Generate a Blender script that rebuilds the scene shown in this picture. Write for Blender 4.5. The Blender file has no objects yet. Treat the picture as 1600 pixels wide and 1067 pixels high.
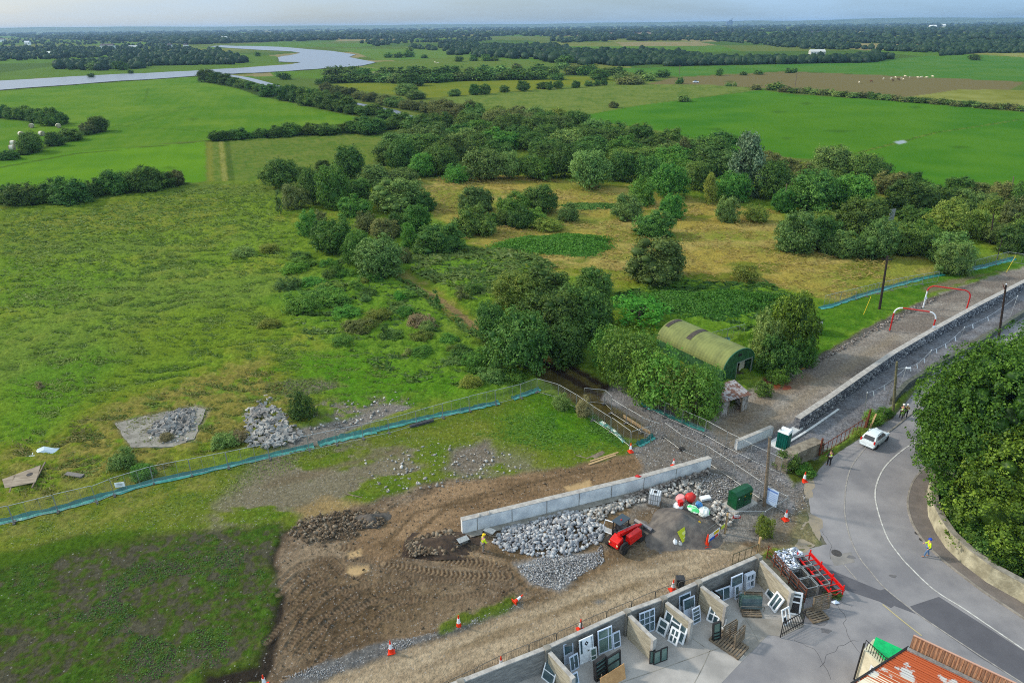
import bpy, bmesh, math, random
import numpy as np
from mathutils import Vector, Matrix

R = math.radians
sc = bpy.context.scene
col = sc.collection

# ------------------------------------------------------------------ camera
H = 42.0
PITCH, ROLL, F = R(24.9), R(0.6), 1067.0
fw = Vector((0, math.cos(PITCH), -math.sin(PITCH)))
rt0 = Vector((1, 0, 0)); up0 = rt0.cross(fw)
RT = rt0 * math.cos(ROLL) - up0 * math.sin(ROLL)
UP = rt0 * math.sin(ROLL) + up0 * math.cos(ROLL)
CAM = Vector((0, 0, H))
cd = bpy.data.cameras.new('camera'); cam = bpy.data.objects.new('camera', cd); col.objects.link(cam)
cd.sensor_width = 36.0; cd.lens = 36.0 * F / 1600.0; cd.clip_start = 0.5; cd.clip_end = 40000
cam.matrix_world = Matrix(((RT.x, UP.x, -fw.x, 0), (RT.y, UP.y, -fw.y, 0), (RT.z, UP.z, -fw.z, H), (0, 0, 0, 1)))
sc.camera = cam

# ------------------------------------------------------------------ light
SUN_EL, SUN_AZ = R(33), R(-72)          # azimuth clockwise from +Y
sdir = Vector((math.sin(SUN_AZ) * math.cos(SUN_EL), math.cos(SUN_AZ) * math.cos(SUN_EL), math.sin(SUN_EL)))
ld = bpy.data.lights.new('sun', 'SUN'); ld.energy = 3.1; ld.angle = R(4); ld.color = (1.0, 0.92, 0.78)
lo = bpy.data.objects.new('sun', ld); col.objects.link(lo)
lo.rotation_euler = sdir.to_track_quat('Z', 'Y').to_euler()
w = bpy.data.worlds.new('World'); sc.world = w; w.use_nodes = True
nt = w.node_tree; nt.nodes.clear()
wo = nt.nodes.new('ShaderNodeOutputWorld'); bg = nt.nodes.new('ShaderNodeBackground'); bg.inputs['Strength'].default_value = 0.13
sky = nt.nodes.new('ShaderNodeTexSky'); sky.sky_type = 'NISHITA'; sky.sun_disc = False
sky.sun_elevation = SUN_EL; sky.sun_rotation = SUN_AZ; sky.air_density = 1.0; sky.dust_density = 1.6; sky.ozone_density = 1.5
tc = nt.nodes.new('ShaderNodeTexCoord'); mp = nt.nodes.new('ShaderNodeMapping'); mp.inputs['Scale'].default_value = (1.0, 1.0, 9.0)
ns = nt.nodes.new('ShaderNodeTexNoise'); ns.inputs['Scale'].default_value = 2.2; ns.inputs['Detail'].default_value = 6; ns.inputs['Roughness'].default_value = 0.55
cr = nt.nodes.new('ShaderNodeValToRGB'); cr.color_ramp.elements[0].position = 0.36; cr.color_ramp.elements[1].position = 0.66
cr.color_ramp.elements[0].color = (0.42, 0.42, 0.42, 1); cr.color_ramp.elements[1].color = (0.92, 0.92, 0.92, 1)
mx = nt.nodes.new('ShaderNodeMix'); mx.data_type = 'RGBA'; mx.inputs['B'].default_value = (4.4, 5.2, 6.0, 1)
nt.links.new(tc.outputs['Generated'], mp.inputs['Vector']); nt.links.new(mp.outputs[0], ns.inputs['Vector'])
nt.links.new(ns.outputs['Fac'], cr.inputs['Fac']); nt.links.new(cr.outputs['Color'], mx.inputs['Factor'])
nt.links.new(sky.outputs[0], mx.inputs['A']); 
sx = nt.nodes.new('ShaderNodeSeparateXYZ'); nt.links.new(tc.outputs['Generated'], sx.inputs[0])
zr_ = nt.nodes.new('ShaderNodeMapRange'); zr_.inputs['From Min'].default_value = 0.10; zr_.inputs['From Max'].default_value = 0.6; zr_.inputs['To Min'].default_value = 1.0; zr_.inputs['To Max'].default_value = 1.6; nt.links.new(sx.outputs['Z'], zr_.inputs['Value'])
xr_ = nt.nodes.new('ShaderNodeMapRange'); xr_.inputs['From Min'].default_value = -.5; xr_.inputs['From Max'].default_value = .6; nt.links.new(sx.outputs['X'], xr_.inputs['Value'])
tint = nt.nodes.new('ShaderNodeMix'); tint.data_type = 'RGBA'; tint.inputs['A'].default_value = (1.0, 1.0, 1.0, 1); tint.inputs['B'].default_value = (.72, .93, 1.12, 1); nt.links.new(xr_.outputs[0], tint.inputs['Factor'])
s1_ = nt.nodes.new('ShaderNodeVectorMath'); s1_.operation = 'MULTIPLY'; nt.links.new(mx.outputs['Result'], s1_.inputs[0]); nt.links.new(tint.outputs['Result'], s1_.inputs[1])
s2_ = nt.nodes.new('ShaderNodeVectorMath'); s2_.operation = 'SCALE'; nt.links.new(s1_.outputs[0], s2_.inputs[0]); nt.links.new(zr_.outputs[0], s2_.inputs['Scale']); wz = nt.nodes.new('ShaderNodeMix'); wz.data_type = 'RGBA'; wz.inputs['A'].default_value = (.97, 1.02, 1.06, 1); wz.inputs['B'].default_value = (1.12, 1.0, .84, 1); wr = nt.nodes.new('ShaderNodeMapRange'); wr.inputs['From Min'].default_value = .1; wr.inputs['From Max'].default_value = .5; nt.links.new(sx.outputs['Z'], wr.inputs['Value']); nt.links.new(wr.outputs[0], wz.inputs['Factor'])
s3_ = nt.nodes.new('ShaderNodeVectorMath'); s3_.operation = 'MULTIPLY'; nt.links.new(s2_.outputs[0], s3_.inputs[0]); nt.links.new(wz.outputs['Result'], s3_.inputs[1])
yr_ = nt.nodes.new('ShaderNodeMapRange'); yr_.inputs['From Min'].default_value = .1; yr_.inputs['From Max'].default_value = -.5; yr_.inputs['To Min'].default_value = 1.0; yr_.inputs['To Max'].default_value = 1.6; nt.links.new(sx.outputs['Y'], yr_.inputs['Value'])   # sky brightened behind the camera, added fill for faces turned towards it
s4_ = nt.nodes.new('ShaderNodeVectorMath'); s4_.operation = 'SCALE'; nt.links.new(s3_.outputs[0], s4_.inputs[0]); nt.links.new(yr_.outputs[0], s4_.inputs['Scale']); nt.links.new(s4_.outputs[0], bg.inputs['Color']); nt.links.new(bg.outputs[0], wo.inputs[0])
sc.view_settings.view_transform = 'Standard'; sc.view_settings.look = 'None'
sc.view_settings.exposure = 0.04; sc.view_settings.gamma = 1.0
sc.cycles.use_denoising = False; sc.cycles.denoising_prefilter = 'ACCURATE'; sc.cycles.filter_width = 1.05
sc.cycles.max_bounces = 6; sc.cycles.diffuse_bounces = 3; sc.cycles.glossy_bounces = 2
sc.cycles.transparent_max_bounces = 12; sc.cycles.transmission_bounces = 3; sc.cycles.volume_bounces = 0
sc.cycles.use_adaptive_sampling = True; sc.cycles.adaptive_threshold = 0.006
sc.cycles.caustics_reflective = False; sc.cycles.caustics_refractive = False

# ------------------------------------------------------------------ helpers
def P(x, y, z=0.0):
    """the place where the line of sight of photo pixel x, y meets height z"""
    d = fw * F + RT * (x - 800) - UP * (y - 533.5)
    t = (z - H) / d.z
    return CAM + d * t
def PX(p):
    v = Vector(p) - CAM; k = v.dot(fw)
    return 800 + F * v.dot(RT) / k, 533.5 - F * v.dot(UP) / k
def lin(c):
    return tuple(((v / 255) / 12.92 if v / 255 <= 0.04045 else ((v / 255 + 0.055) / 1.055) ** 2.4) for v in c)

class MB:
    def __init__(s): s.v = []; s.f = []
    def add(s, vs, fs):
        b = len(s.v); s.v.extend(tuple(v) for v in vs); s.f.extend(tuple(b + i for i in f) for f in fs); return s
    def hexa(s, c):      # 8 corners: bottom 4 ccw, top 4 ccw
        return s.add(c, [(3, 2, 1, 0), (4, 5, 6, 7), (0, 1, 5, 4), (1, 2, 6, 5), (2, 3, 7, 6), (3, 0, 4, 7)])
    def box(s, c, d, rz=0.0, tilt=None):
        cx, cy, cz = c; hx, hy, hz = d[0] / 2, d[1] / 2, d[2] / 2
        m = Matrix.Rotation(rz, 3, 'Z')
        if tilt is not None: m = m @ tilt
        pts = [m @ Vector(q) + Vector(c) for q in ((-hx, -hy, -hz), (hx, -hy, -hz), (hx, hy, -hz), (-hx, hy, -hz), (-hx, -hy, hz), (hx, -hy, hz), (hx, hy, hz), (-hx, hy, hz))]
        return s.hexa(pts)
    def bar(s, p, q, w, h=None):
        h = h or w; p = Vector(p); q = Vector(q); d = (q - p)
        if d.length < 1e-6: return s
        d.normalize(); a = d.cross(Vector((0, 0, 1)))
        if a.length < 1e-3: a = Vector((1, 0, 0))
        a.normalize(); b = a.cross(d); a = a * w / 2; b = b * h / 2
        return s.hexa([p - a - b, p + a - b, p + a + b, p - a + b, q - a - b, q + a - b, q + a + b, q - a + b])
    def tube(s, pts, r, n=8, caps=True):
        pts = [Vector(p) for p in pts]; rr = r if isinstance(r, (list, tuple)) else [r] * len(pts)
        rings = []; ref = Vector((0, 0, 1))
        for i, p in enumerate(pts):
            d = (pts[min(i + 1, len(pts) - 1)] - pts[max(i - 1, 0)]).normalized()
            a = d.cross(ref)
            if a.length < 0.05: a = d.cross(Vector((1, 0, 0)))
            a.normalize(); b = a.cross(d)
            rings.append([p + (a * math.cos(2 * math.pi * k / n) + b * math.sin(2 * math.pi * k / n)) * rr[i] for k in range(n)])
        vs = [v for g in rings for v in g]; fs = []
        for i in range(len(pts) - 1):
            for k in range(n):
                fs.append((i * n + k, i * n + (k + 1) % n, (i + 1) * n + (k + 1) % n, (i + 1) * n + k))
        if caps: fs.append(tuple(range(n - 1, -1, -1))); fs.append(tuple((len(pts) - 1) * n + k for k in range(n)))
        return s.add(vs, fs)
    def lathe(s, prof, n=16, c=(0, 0, 0), sx=1, sy=1):
        vs = []; fs = []
        for r_, z in prof:
            for k in range(n):
                a = 2 * math.pi * k / n; vs.append((c[0] + r_ * math.cos(a) * sx, c[1] + r_ * math.sin(a) * sy, c[2] + z))
        m = len(prof)
        for i in range(m - 1):
            for k in range(n): fs.append((i * n + k, i * n + (k + 1) % n, (i + 1) * n + (k + 1) % n, (i + 1) * n + k))
        fs.append(tuple(range(n - 1, -1, -1))); fs.append(tuple((m - 1) * n + k for k in range(n)))
        return s.add(vs, fs)
    def prism(s, poly, z0, z1):      # extruded outline, ccw
        n = len(poly)
        z0 = z0 if isinstance(z0, (list, tuple)) else [z0] * n; z1 = z1 if isinstance(z1, (list, tuple)) else [z1] * n
        vs = [(p[0], p[1], a) for p, a in zip(poly, z0)] + [(p[0], p[1], a) for p, a in zip(poly, z1)]
        fs = [tuple(range(n - 1, -1, -1)), tuple(range(n, 2 * n))] + [(i, (i + 1) % n, n + (i + 1) % n, n + i) for i in range(n)]
        return s.add(vs, fs)
    def loft(s, secs, close=True):   # list of equal-length closed rings
        n = len(secs[0]); vs = [p for g in secs for p in g]; fs = []
        for i in range(len(secs) - 1):
            for k in range(n): fs.append((i * n + k, i * n + (k + 1) % n, (i + 1) * n + (k + 1) % n, (i + 1) * n + k))
        if close: fs.append(tuple(range(n - 1, -1, -1))); fs.append(tuple((len(secs) - 1) * n + k for k in range(n)))
        return s.add(vs, fs)
    def xf(s, m):
        s.v = [tuple(m @ Vector(v)) for v in s.v]; return s
    def mesh(s, name, smooth=False, fix=True):
        me = bpy.data.meshes.new(name); me.from_pydata(s.v, [], s.f); me.update()
        if fix:
            bm = bmesh.new(); bm.from_mesh(me); bmesh.ops.recalc_face_normals(bm, faces=bm.faces); bm.to_mesh(me); bm.free()
        if smooth: me.shade_smooth() if hasattr(me, 'shade_smooth') else None
        return me

def obj(name, mb, mat, parent=None, smooth=False, bevel=0.0, loc=None, rz=0.0, kind=None, fix=True):
    me = mb.mesh(name, smooth, fix) if isinstance(mb, MB) else mb
    o = bpy.data.objects.new(name, me); col.objects.link(o)
    if mat is not None and not me.materials: me.materials.append(mat)
    if parent is not None: o.parent = parent
    if loc is not None: o.location = loc
    o.rotation_euler[2] = rz
    if bevel:
        b = o.modifiers.new('bevel', 'BEVEL'); b.width = bevel; b.segments = 2; b.limit_method = 'ANGLE'
    if kind: o['kind'] = kind
    return o
def tag(o, label, cat, group=None, kind=None):
    o['label'] = label; o['category'] = cat
    if group: o['group'] = group
    if kind: o['kind'] = kind
    return o
def thing(name, label, cat, loc=(0, 0, 0), rz=0.0, group=None, scale=None):
    o = bpy.data.objects.new(name, None); col.objects.link(o); o.location = loc; o.rotation_euler[2] = rz; o.empty_display_size = 0.3
    if scale: o.scale = scale
    return tag(o, label, cat, group)
def dup(root, loc, rz, label, group=None, scale=None):
    m = root.copy(); col.objects.link(m); m.location = loc; m.rotation_euler = (0, 0, rz); m['label'] = label
    if group: m['group'] = group
    if scale: m.scale = scale
    for ch in root.children:
        c = ch.copy(); col.objects.link(c); c.parent = m
        for g in ch.children:
            d = g.copy(); col.objects.link(d); d.parent = c
    return m
ORD = ['first', 'second', 'third', 'fourth', 'fifth', 'sixth', 'seventh', 'eighth', 'ninth', 'tenth', 'eleventh', 'twelfth', 'thirteenth', 'fourteenth', 'fifteenth',
       'sixteenth', 'seventeenth', 'eighteenth', 'nineteenth', 'twentieth']
def ordn(i):
    if i < 20: return ORD[i]
    T = {2: 'twenty', 3: 'thirty', 4: 'forty', 5: 'fifty', 6: 'sixty'}; n = i + 1
    if n % 10 == 0: return T[n // 10][:-1] + 'ieth'
    return T[n // 10] + '-' + ORD[n % 10 - 1]

# ---- materials
def mat(name, c, rough=0.7, metal=0.0, var=0.0, scale=3.0, bump=0.0, bscale=20.0, c2=None, spec=0.3, detail=5, coat=0.0, objvar=0.0, stretch=None, th=None):
    """procedural material: colour c (sRGB 0-255) with noise towards c2, bump and roughness variation"""
    m = bpy.data.materials.new(name); m.use_nodes = True; n = m.node_tree.nodes; L = m.node_tree.links
    b = n['Principled BSDF']; b.inputs['Roughness'].default_value = rough; b.inputs['Metallic'].default_value = metal
    b.inputs['Specular IOR Level'].default_value = spec; b.inputs['Coat Weight'].default_value = coat
    t = n.new('ShaderNodeTexCoord'); mpn = n.new('ShaderNodeMapping'); L.new(t.outputs['Object'], mpn.inputs[0])
    if stretch: mpn.inputs['Scale'].default_value = stretch
    c = lin(c); c2 = lin(c2) if c2 else tuple(v * (1 - var) for v in c)
    nz = n.new('ShaderNodeTexNoise'); nz.inputs['Scale'].default_value = scale; nz.inputs['Detail'].default_value = detail; nz.inputs['Roughness'].default_value = 0.6
    L.new(mpn.outputs[0], nz.inputs['Vector'])
    rp = n.new('ShaderNodeValToRGB'); lo_, hi_ = th or (0.38, 0.62)
    rp.color_ramp.elements[0].position = lo_; rp.color_ramp.elements[1].position = hi_
    rp.color_ramp.elements[0].color = (*c, 1); rp.color_ramp.elements[1].color = (*c2, 1)
    L.new(nz.outputs['Fac'], rp.inputs['Fac']); out = rp.outputs['Color']
    if objvar:
        oi = n.new('ShaderNodeObjectInfo'); hs = n.new('ShaderNodeHueSaturation'); mr = n.new('ShaderNodeMapRange')
        mr.inputs['To Min'].default_value = 1 - objvar; mr.inputs['To Max'].default_value = 1 + objvar
        L.new(oi.outputs['Random'], mr.inputs['Value']); L.new(mr.outputs[0], hs.inputs['Value']); L.new(out, hs.inputs['Color']); out = hs.outputs['Color']
    L.new(out, b.inputs['Base Color'])
    if bump:
        n2 = n.new('ShaderNodeTexNoise'); n2.inputs['Scale'].default_value = bscale; n2.inputs['Detail'].default_value = 4; L.new(mpn.outputs[0], n2.inputs['Vector'])
        bp = n.new('ShaderNodeBump'); bp.inputs['Strength'].default_value = bump; bp.inputs['Distance'].default_value = 0.05
        L.new(n2.outputs['Fac'], bp.inputs['Height']); L.new(bp.outputs[0], b.inputs['Normal'])
    return m

# ---- numpy noise
_rs = np.random.RandomState(7); _T = _rs.rand(256, 256).astype(np.float32)
def vn(x, y, seed=0):
    x = x + seed * 17.31; y = y + seed * 9.77
    xi = np.floor(x).astype(np.int64); yi = np.floor(y).astype(np.int64); fx = (x - xi).astype(np.float32); fy = (y - yi).astype(np.float32)
    fx = fx * fx * (3 - 2 * fx); fy = fy * fy * (3 - 2 * fy); a = xi & 255; b = yi & 255; a1 = (xi + 1) & 255; b1 = (yi + 1) & 255
    return (_T[a, b] * (1 - fx) + _T[a1, b] * fx) * (1 - fy) + (_T[a, b1] * (1 - fx) + _T[a1, b1] * fx) * fy
def fbm(x, y, sc_, o=4, seed=0, rough=0.5):
    s = 0; a = 1; t = 0
    for i in range(o):
        s = s + a * vn(x / sc_ * 2 ** i, y / sc_ * 2 ** i, seed + i * 3); t += a; a *= rough
    return s / t
def sstep(a, b, x):
    t = np.clip((x - a) / (b - a), 0, 1); return t * t * (3 - 2 * t)
def sdpoly(px_, py_, poly):
    """signed distance, positive inside"""
    d = np.full(px_.shape, 1e9); ins = np.zeros(px_.shape, bool); n = len(poly)
    for i in range(n):
        ax, ay = poly[i]; bx, by = poly[(i + 1) % n]; ex, ey = bx - ax, by - ay; wx = px_ - ax; wy = py_ - ay
        t = np.clip((wx * ex + wy * ey) / (ex * ex + ey * ey + 1e-12), 0, 1)
        d = np.minimum(d, (wx - ex * t) ** 2 + (wy - ey * t) ** 2)
        if ay != by:
            c = ((ay > py_) != (by > py_)) & (px_ < (bx - ax) * (py_ - ay) / (by - ay) + ax); ins ^= c
    d = np.sqrt(d); return np.where(ins, d, -d)
def sdline(px_, py_, pts):
    d = np.full(px_.shape, 1e9)
    for (ax, ay), (bx, by) in zip(pts[:-1], pts[1:]):
        ex, ey = bx - ax, by - ay; wx = px_ - ax; wy = py_ - ay
        t = np.clip((wx * ex + wy * ey) / (ex * ex + ey * ey + 1e-12), 0, 1)
        d = np.minimum(d, (wx - ex * t) ** 2 + (wy - ey * t) ** 2)
    return np.sqrt(d)
def W(pts, z=0.0):
    return [tuple(P(x, y, z)[:2]) for x, y in pts]

# ================================================================== ground
az = np.radians(np.concatenate([np.linspace(-62, -49, 40, endpoint=False), np.linspace(-49, 49, 1180), np.linspace(49.3, 62, 40)]))
dep = np.concatenate([np.linspace(64, 53, 24, endpoint=False), np.linspace(53, 3.0, 820, endpoint=False), np.linspace(3.0, 0.215, 90)])
rad = H / np.tan(np.radians(dep))
RR, AA = np.meshgrid(rad, az, indexing='ij')
gx = (RR * np.sin(AA)).ravel(); gy = (RR * np.cos(AA)).ravel(); gr = RR.ravel()
N = gx.size
gcol = np.zeros((N, 3), np.float32); gh = np.zeros(N, np.float32); gsp = np.zeros(N, np.float32); grg = np.ones(N, np.float32)

def paint(mask, cA, cB, n, h=None, speck=0.0, rough=1.0):
    m = mask[:, None]; c = np.array(lin(cA), np.float32) * (1 - n[:, None]) + np.array(lin(cB), np.float32) * n[:, None]
    gcol[:] = gcol * (1 - m) + c * m
    gsp[:] = gsp * (1 - mask) + speck * mask; grg[:] = grg * (1 - mask) + rough * mask
    if h is not None: gh[:] = gh * (1 - mask) + h * mask
def zone(pts, soft=0.3, rag=0.0, rs=2.0, seed=1, world=False):
    poly = pts if world else W(pts)
    a = np.array(poly); mg = soft + rag + 1
    bb = (gx > a[:, 0].min() - mg) & (gx < a[:, 0].max() + mg) & (gy > a[:, 1].min() - mg) & (gy < a[:, 1].max() + mg)
    m = np.zeros(N, np.float32); x = gx[bb]; y = gy[bb]
    d = sdpoly(x, y, poly)
    if rag: d = d + (fbm(x, y, rs, 4, seed) - 0.5) * 2 * rag
    m[bb] = sstep(-soft, soft, d); return m
def band(pts, w_, soft=0.2, rag=0.0, rs=2.0, seed=5):
    pl = W(pts); a = np.array(pl); mg = w_ + soft + rag + 1
    bb = (gx > a[:, 0].min() - mg) & (gx < a[:, 0].max() + mg) & (gy > a[:, 1].min() - mg) & (gy < a[:, 1].max() + mg)
    m = np.zeros(N, np.float32); x = gx[bb]; y = gy[bb]; d = w_ - sdline(x, y, pl)
    if rag: d = d + (fbm(x, y, rs, 4, seed) - 0.5) * 2 * rag
    m[bb] = sstep(-soft, soft, d); return m

# wind-laid tussocks: a warped ridged noise stretched across the wind
wx_ = gx + 3.0 * (fbm(gx, gy, 9, 3, 11) - 0.5) * 2; wy_ = gy + 3.0 * (fbm(gx, gy, 9, 3, 12) - 0.5) * 2
tu = 1 - np.abs(2 * fbm(wx_ * 0.45 + wy_ * 0.12, wy_, 1.9, 4, 13, 0.62) - 1)          # 0..1 ridges
tu = np.clip((tu - 0.55) / 0.45, 0, 1)
big = fbm(gx, gy, 38, 4, 21); mid_ = fbm(gx, gy, 9, 4, 22); fine = fbm(gx, gy, 1.6, 4, 23, 0.6); vfine = fbm(gx, gy, 0.45, 3, 24, 0.7)
near = np.clip(1 - gr / 700, 0, 1)
c01 = lambda a, lo_, hi_: np.clip((a - lo_) / (hi_ - lo_), 0, 1)

# base: rough pasture in far distance
paint(np.ones(N), (92, 122, 58), (108, 128, 70), c01(fbm(gx, gy, 160, 4, 31), 0.35, 0.65), speck=0, rough=0.6)
# patchwork of far fields
pk = np.floor(gx / 190 + 0.35 * np.sin(gy / 400)) * 13.7 + np.floor(gy / 310 + 0.3 * np.sin(gx / 300)) * 7.3
h1 = (np.sin(pk * 12.9898) * 43758.5453) % 1.0
for lo_, hi_, ca, cb in ((0.0, 0.28, (96, 140, 52), (88, 128, 50)), (0.28, 0.45, (128, 142, 82), (118, 132, 74)), (0.45, 0.62, (76, 112, 52), (84, 118, 56)), (0.93, 1.0, (140, 130, 90), (128, 122, 84))):
    paint(((h1 >= lo_) & (h1 < hi_) & (gr > 700)).astype(np.float32), ca, cb, c01(mid_, 0.3, 0.7), rough=0.5)
# brown bog far right of centre
paint(zone([(880, 52), (1180, 46), (1190, 50), (900, 57)], 10), (128, 112, 92), (112, 104, 82), big)

# ---- near rough pasture (left and middle)
rough_poly = [(-900, 330), (0, 318), (120, 318), (290, 290), (330, 284), (330, 222), (560, 205), (700, 195), (900, 200), (1150, 240), (1600, 300), (2200, 330), (3000, 1500), (-3000, 1500)]
m = zone(rough_poly, 1.0)
paint(m, (80, 112, 38), (120, 146, 62), c01(tu * 0.6 + fine * 0.5, 0.2, 0.95), h=tu * 0.42 + (fine - 0.5) * 0.35, speck=0, rough=1.0)
yel = c01(fbm(gx, gy, 17, 4, 41), 0.48, 0.66) * c01(fine, 0.3, 0.6)
paint(m * yel * 0.5, (128, 130, 62), (146, 138, 80), fine, h=tu * 0.42 + (fine - 0.5) * 0.35)
gry = c01(fbm(gx * 0.5, gy, 14, 4, 43), 0.55, 0.68)
paint(m * gry * 0.35, (88, 112, 74), (112, 126, 88), fine, h=tu * 0.5)
# olive, redder wedge in the middle of the pasture
paint(zone([(140, 560), (240, 505), (400, 480), (470, 490), (400, 540), (260, 580), (150, 640), (60, 640)], 7, 6, 8) * 0.45, (100, 112, 42), (90, 108, 40), fine, h=tu * 0.3)
# bright young grass
for z_, s_ in (([(440, 560), (560, 545), (760, 590), (720, 625), (560, 630), (440, 610), (410, 585)], 0.8), ([(0, 600), (160, 540), (200, 560), (60, 690), (0, 720)], 0.55), ([(0, 400), (200, 430), (120, 480), (0, 480)], 0.3)):
    paint(zone(z_, 3, 3, 6) * s_, (64, 118, 28), (84, 132, 36), fine, h=tu * 0.25)
# yellow-olive foreground weeds around the rubble
paint(zone([(60, 700), (160, 640), (300, 590), (420, 560), (470, 620), (480, 690), (350, 720), (200, 760), (0, 790), (0, 700)], 4, 4, 6) * c01(fine, 0.25, 0.5), (112, 112, 50), (136, 128, 66), c01(vfine, 0.3, 0.7), h=tu * 0.3 + vfine * 0.15)

# ---- fields
def field(pts, ca, cb, n=None, hh=None, soft=0.8, rag=0.8, sp=0, rg=0.45, k=1.0):
    paint(zone(pts, soft, rag, 6) * k, ca, cb, n if n is not None else c01(fbm(gx, gy, 25, 5, 51, 0.65), 0.3, 0.7), h=hh if hh is not None else np.zeros(N), speck=sp, rough=rg)
stripe = c01(0.5 + 0.5 * np.sin((gx * 0.8 + gy * 0.25) * 1.1 + 3 * mid_) * 0.6 + (fine - 0.5), 0.2, 0.8)
field([(-900, 150), (0, 139), (130, 131), (310, 118), (330, 124), (450, 160), (562, 184), (520, 198), (330, 219), (280, 222), (120, 240), (0, 262), (-900, 330)], (84, 136, 32), (112, 152, 54), n=c01(fbm(gx, gy, 25, 5, 51, .7) * .8 + stripe * .08, .3, .66))
field([(-900, 330), (-200, 275), (0, 258), (110, 238), (321, 221), (323, 283), (260, 292), (150, 300), (60, 310), (0, 320), (-900, 420)], (104, 156, 34), (92, 146, 34), n=c01(fbm(gx, gy, 14, 4, 52) * .9 + stripe * .1, 0.35, 0.65))
paint(band([(0, 262), (120, 240), (230, 230), (340, 219)], 0.9, 0.6, 0.7) * 0.8, (60, 92, 30), (80, 104, 40), fine)
for tr in ([(170, 200), (230, 182), (290, 168)], [(180, 202), (240, 186), (300, 166)], [(185, 197), (300, 204), (400, 214)], [(225, 160), (232, 138)]):
    paint(band(tr, 0.7, 0.5, 0.5) * 0.5, (70, 112, 28), (70, 112, 28), fine)
field([(330, 221), (500, 210), (600, 204), (700, 196), (700, 200), (650, 222), (610, 262), (540, 262), (420, 262), (400, 285), (330, 284)], (88, 124, 52), (116, 136, 74), n=c01(0.6 * tu + 0.6 * fbm(gx, gy, 12, 4, 54), 0.3, 0.9), hh=tu * 0.3)
paint(zone([(322, 222), (332, 222), (334, 284), (324, 284)], 0.7, 0.6) * 0.7, (140, 146, 78), (120, 136, 60), fine)
paint(band([(345, 222), (352, 284)], 0.9, 0.4, 0.5) * 0.8, (150, 142, 80), (120, 130, 60), fine); paint(band([(355, 222), (362, 284)], 0.9, 0.3) * 0.6, (66, 96, 40), (66, 96, 40), fine)
field([(880, 186), (1000, 165), (1190, 141), (1240, 148), (1400, 158), (1600, 176), (2300, 215), (2300, 420), (1600, 330), (1500, 300), (1380, 268), (1280, 250), (1150, 240), (1050, 208), (960, 194)], (66, 128, 34), (86, 142, 44), n=c01(fbm(gx, gy, 20, 5, 55, 0.6), 0.3, 0.72), hh=tu * 0.08)
paint(zone([(1180, 150), (1500, 170), (1350, 245), (1150, 235)], 20, 20, 30) * 0.4, (104, 150, 44), (90, 144, 40), fine)
paint(band([(1330, 242), (1400, 224), (1460, 208), (1540, 196), (1600, 186)], 0.7, 0.4, 0.8) * 0.8, (120, 140, 70), (70, 104, 40), c01(fine, .4, .6))
paint(zone([(1396, 222), (1412, 219), (1418, 223), (1404, 226)], 0.8), (150, 165, 175), (150, 165, 175), fine, rough=0.1)
field([(700, 152), (820, 143), (960, 127), (1100, 130), (1190, 140), (1000, 165), (880, 186), (820, 184), (760, 178), (700, 172)], (96, 128, 62), (122, 144, 84), n=c01(tu * 0.5 + fbm(gx, gy, 8, 4, 56), 0.4, 1.0), hh=tu * 0.35)
field([(520, 132), (700, 125), (900, 120), (1010, 124), (960, 128), (820, 142), (700, 151), (660, 154), (560, 142)], (128, 142, 52), (110, 134, 50))
field([(1010, 132), (1050, 122), (1230, 112), (1400, 119), (1570, 126), (1600, 130), (1560, 150), (1420, 154), (1300, 149), (1200, 139), (1110, 133)], (112, 104, 68), (104, 114, 66), n=c01((gx - 480) / 260 + (mid_ - 0.5), 0, 1))
field([(950, 108), (1100, 104), (1320, 99), (1450, 88), (1600, 84), (2000, 90), (2000, 135), (1600, 128), (1400, 119), (1230, 111), (1060, 120), (1000, 116)], (74, 132, 58), (94, 140, 66))
field([(1420, 152), (1500, 140), (1600, 141), (2000, 150), (2000, 190), (1600, 168), (1500, 158)], (140, 144, 80), (126, 138, 70))
field([(1500, 84), (1600, 80), (1700, 84), (1700, 92), (1600, 90)], (140, 140, 82), (126, 138, 70))
field([(300, 112), (452, 100), (430, 88), (330, 82), (310, 90), (120, 100), (0, 114), (0, 126), (150, 118)], (98, 136, 54), (92, 128, 56))
field([(590, 97), (720, 90), (880, 97), (900, 112), (700, 117), (600, 108), (560, 104)], (98, 132, 62), (110, 134, 70), n=c01(mid_, .3, .7))
field([(520, 76), (700, 78), (860, 84), (900, 92), (720, 90), (590, 95), (560, 84)], (92, 138, 60), (110, 140, 74))
field([(420, 112), (560, 105), (620, 110), (520, 118), (500, 124), (430, 121)], (96, 142, 46), (92, 128, 52))
for (x, y, w2) in ((1140, 128, 10), (1260, 162, 12), (1310, 205, 26), (1216, 175, 12), (1230, 216, 10), (1120, 202, 12), (1430, 168, 10), (1500, 230, 16), (300, 186, 10), (540, 178, 10), (200, 268, 9), (266, 262, 11)):
    paint(zone([(x - w2, y), (x, y - 2), (x + w2, y), (x, y + 3)], 1.5, 1.0) * 0.4, (54, 92, 30), (54, 92, 30), fine)
river_poly = [(-300, 150), (0, 127), (150, 118.5), (300, 111.5), (452, 101.5), (470, 98.2), (436, 97), (434, 90.5), (470, 83.5), (455, 81), (390, 77.5), (325, 73.2), (345, 71.5), (440, 74), (520, 80.5), (556, 86), (545, 90), (587, 98), (560, 104), (470, 110), (410, 114), (350, 116.3), (310, 119), (150, 130), (0, 141.5), (-300, 168)]
paint(zone([(x, y + (0.8 if y > 95 else 0)) for x, y in river_poly], 6, 3, 10), (74, 92, 50), (60, 74, 44), fine, h=np.zeros(N))

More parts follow.
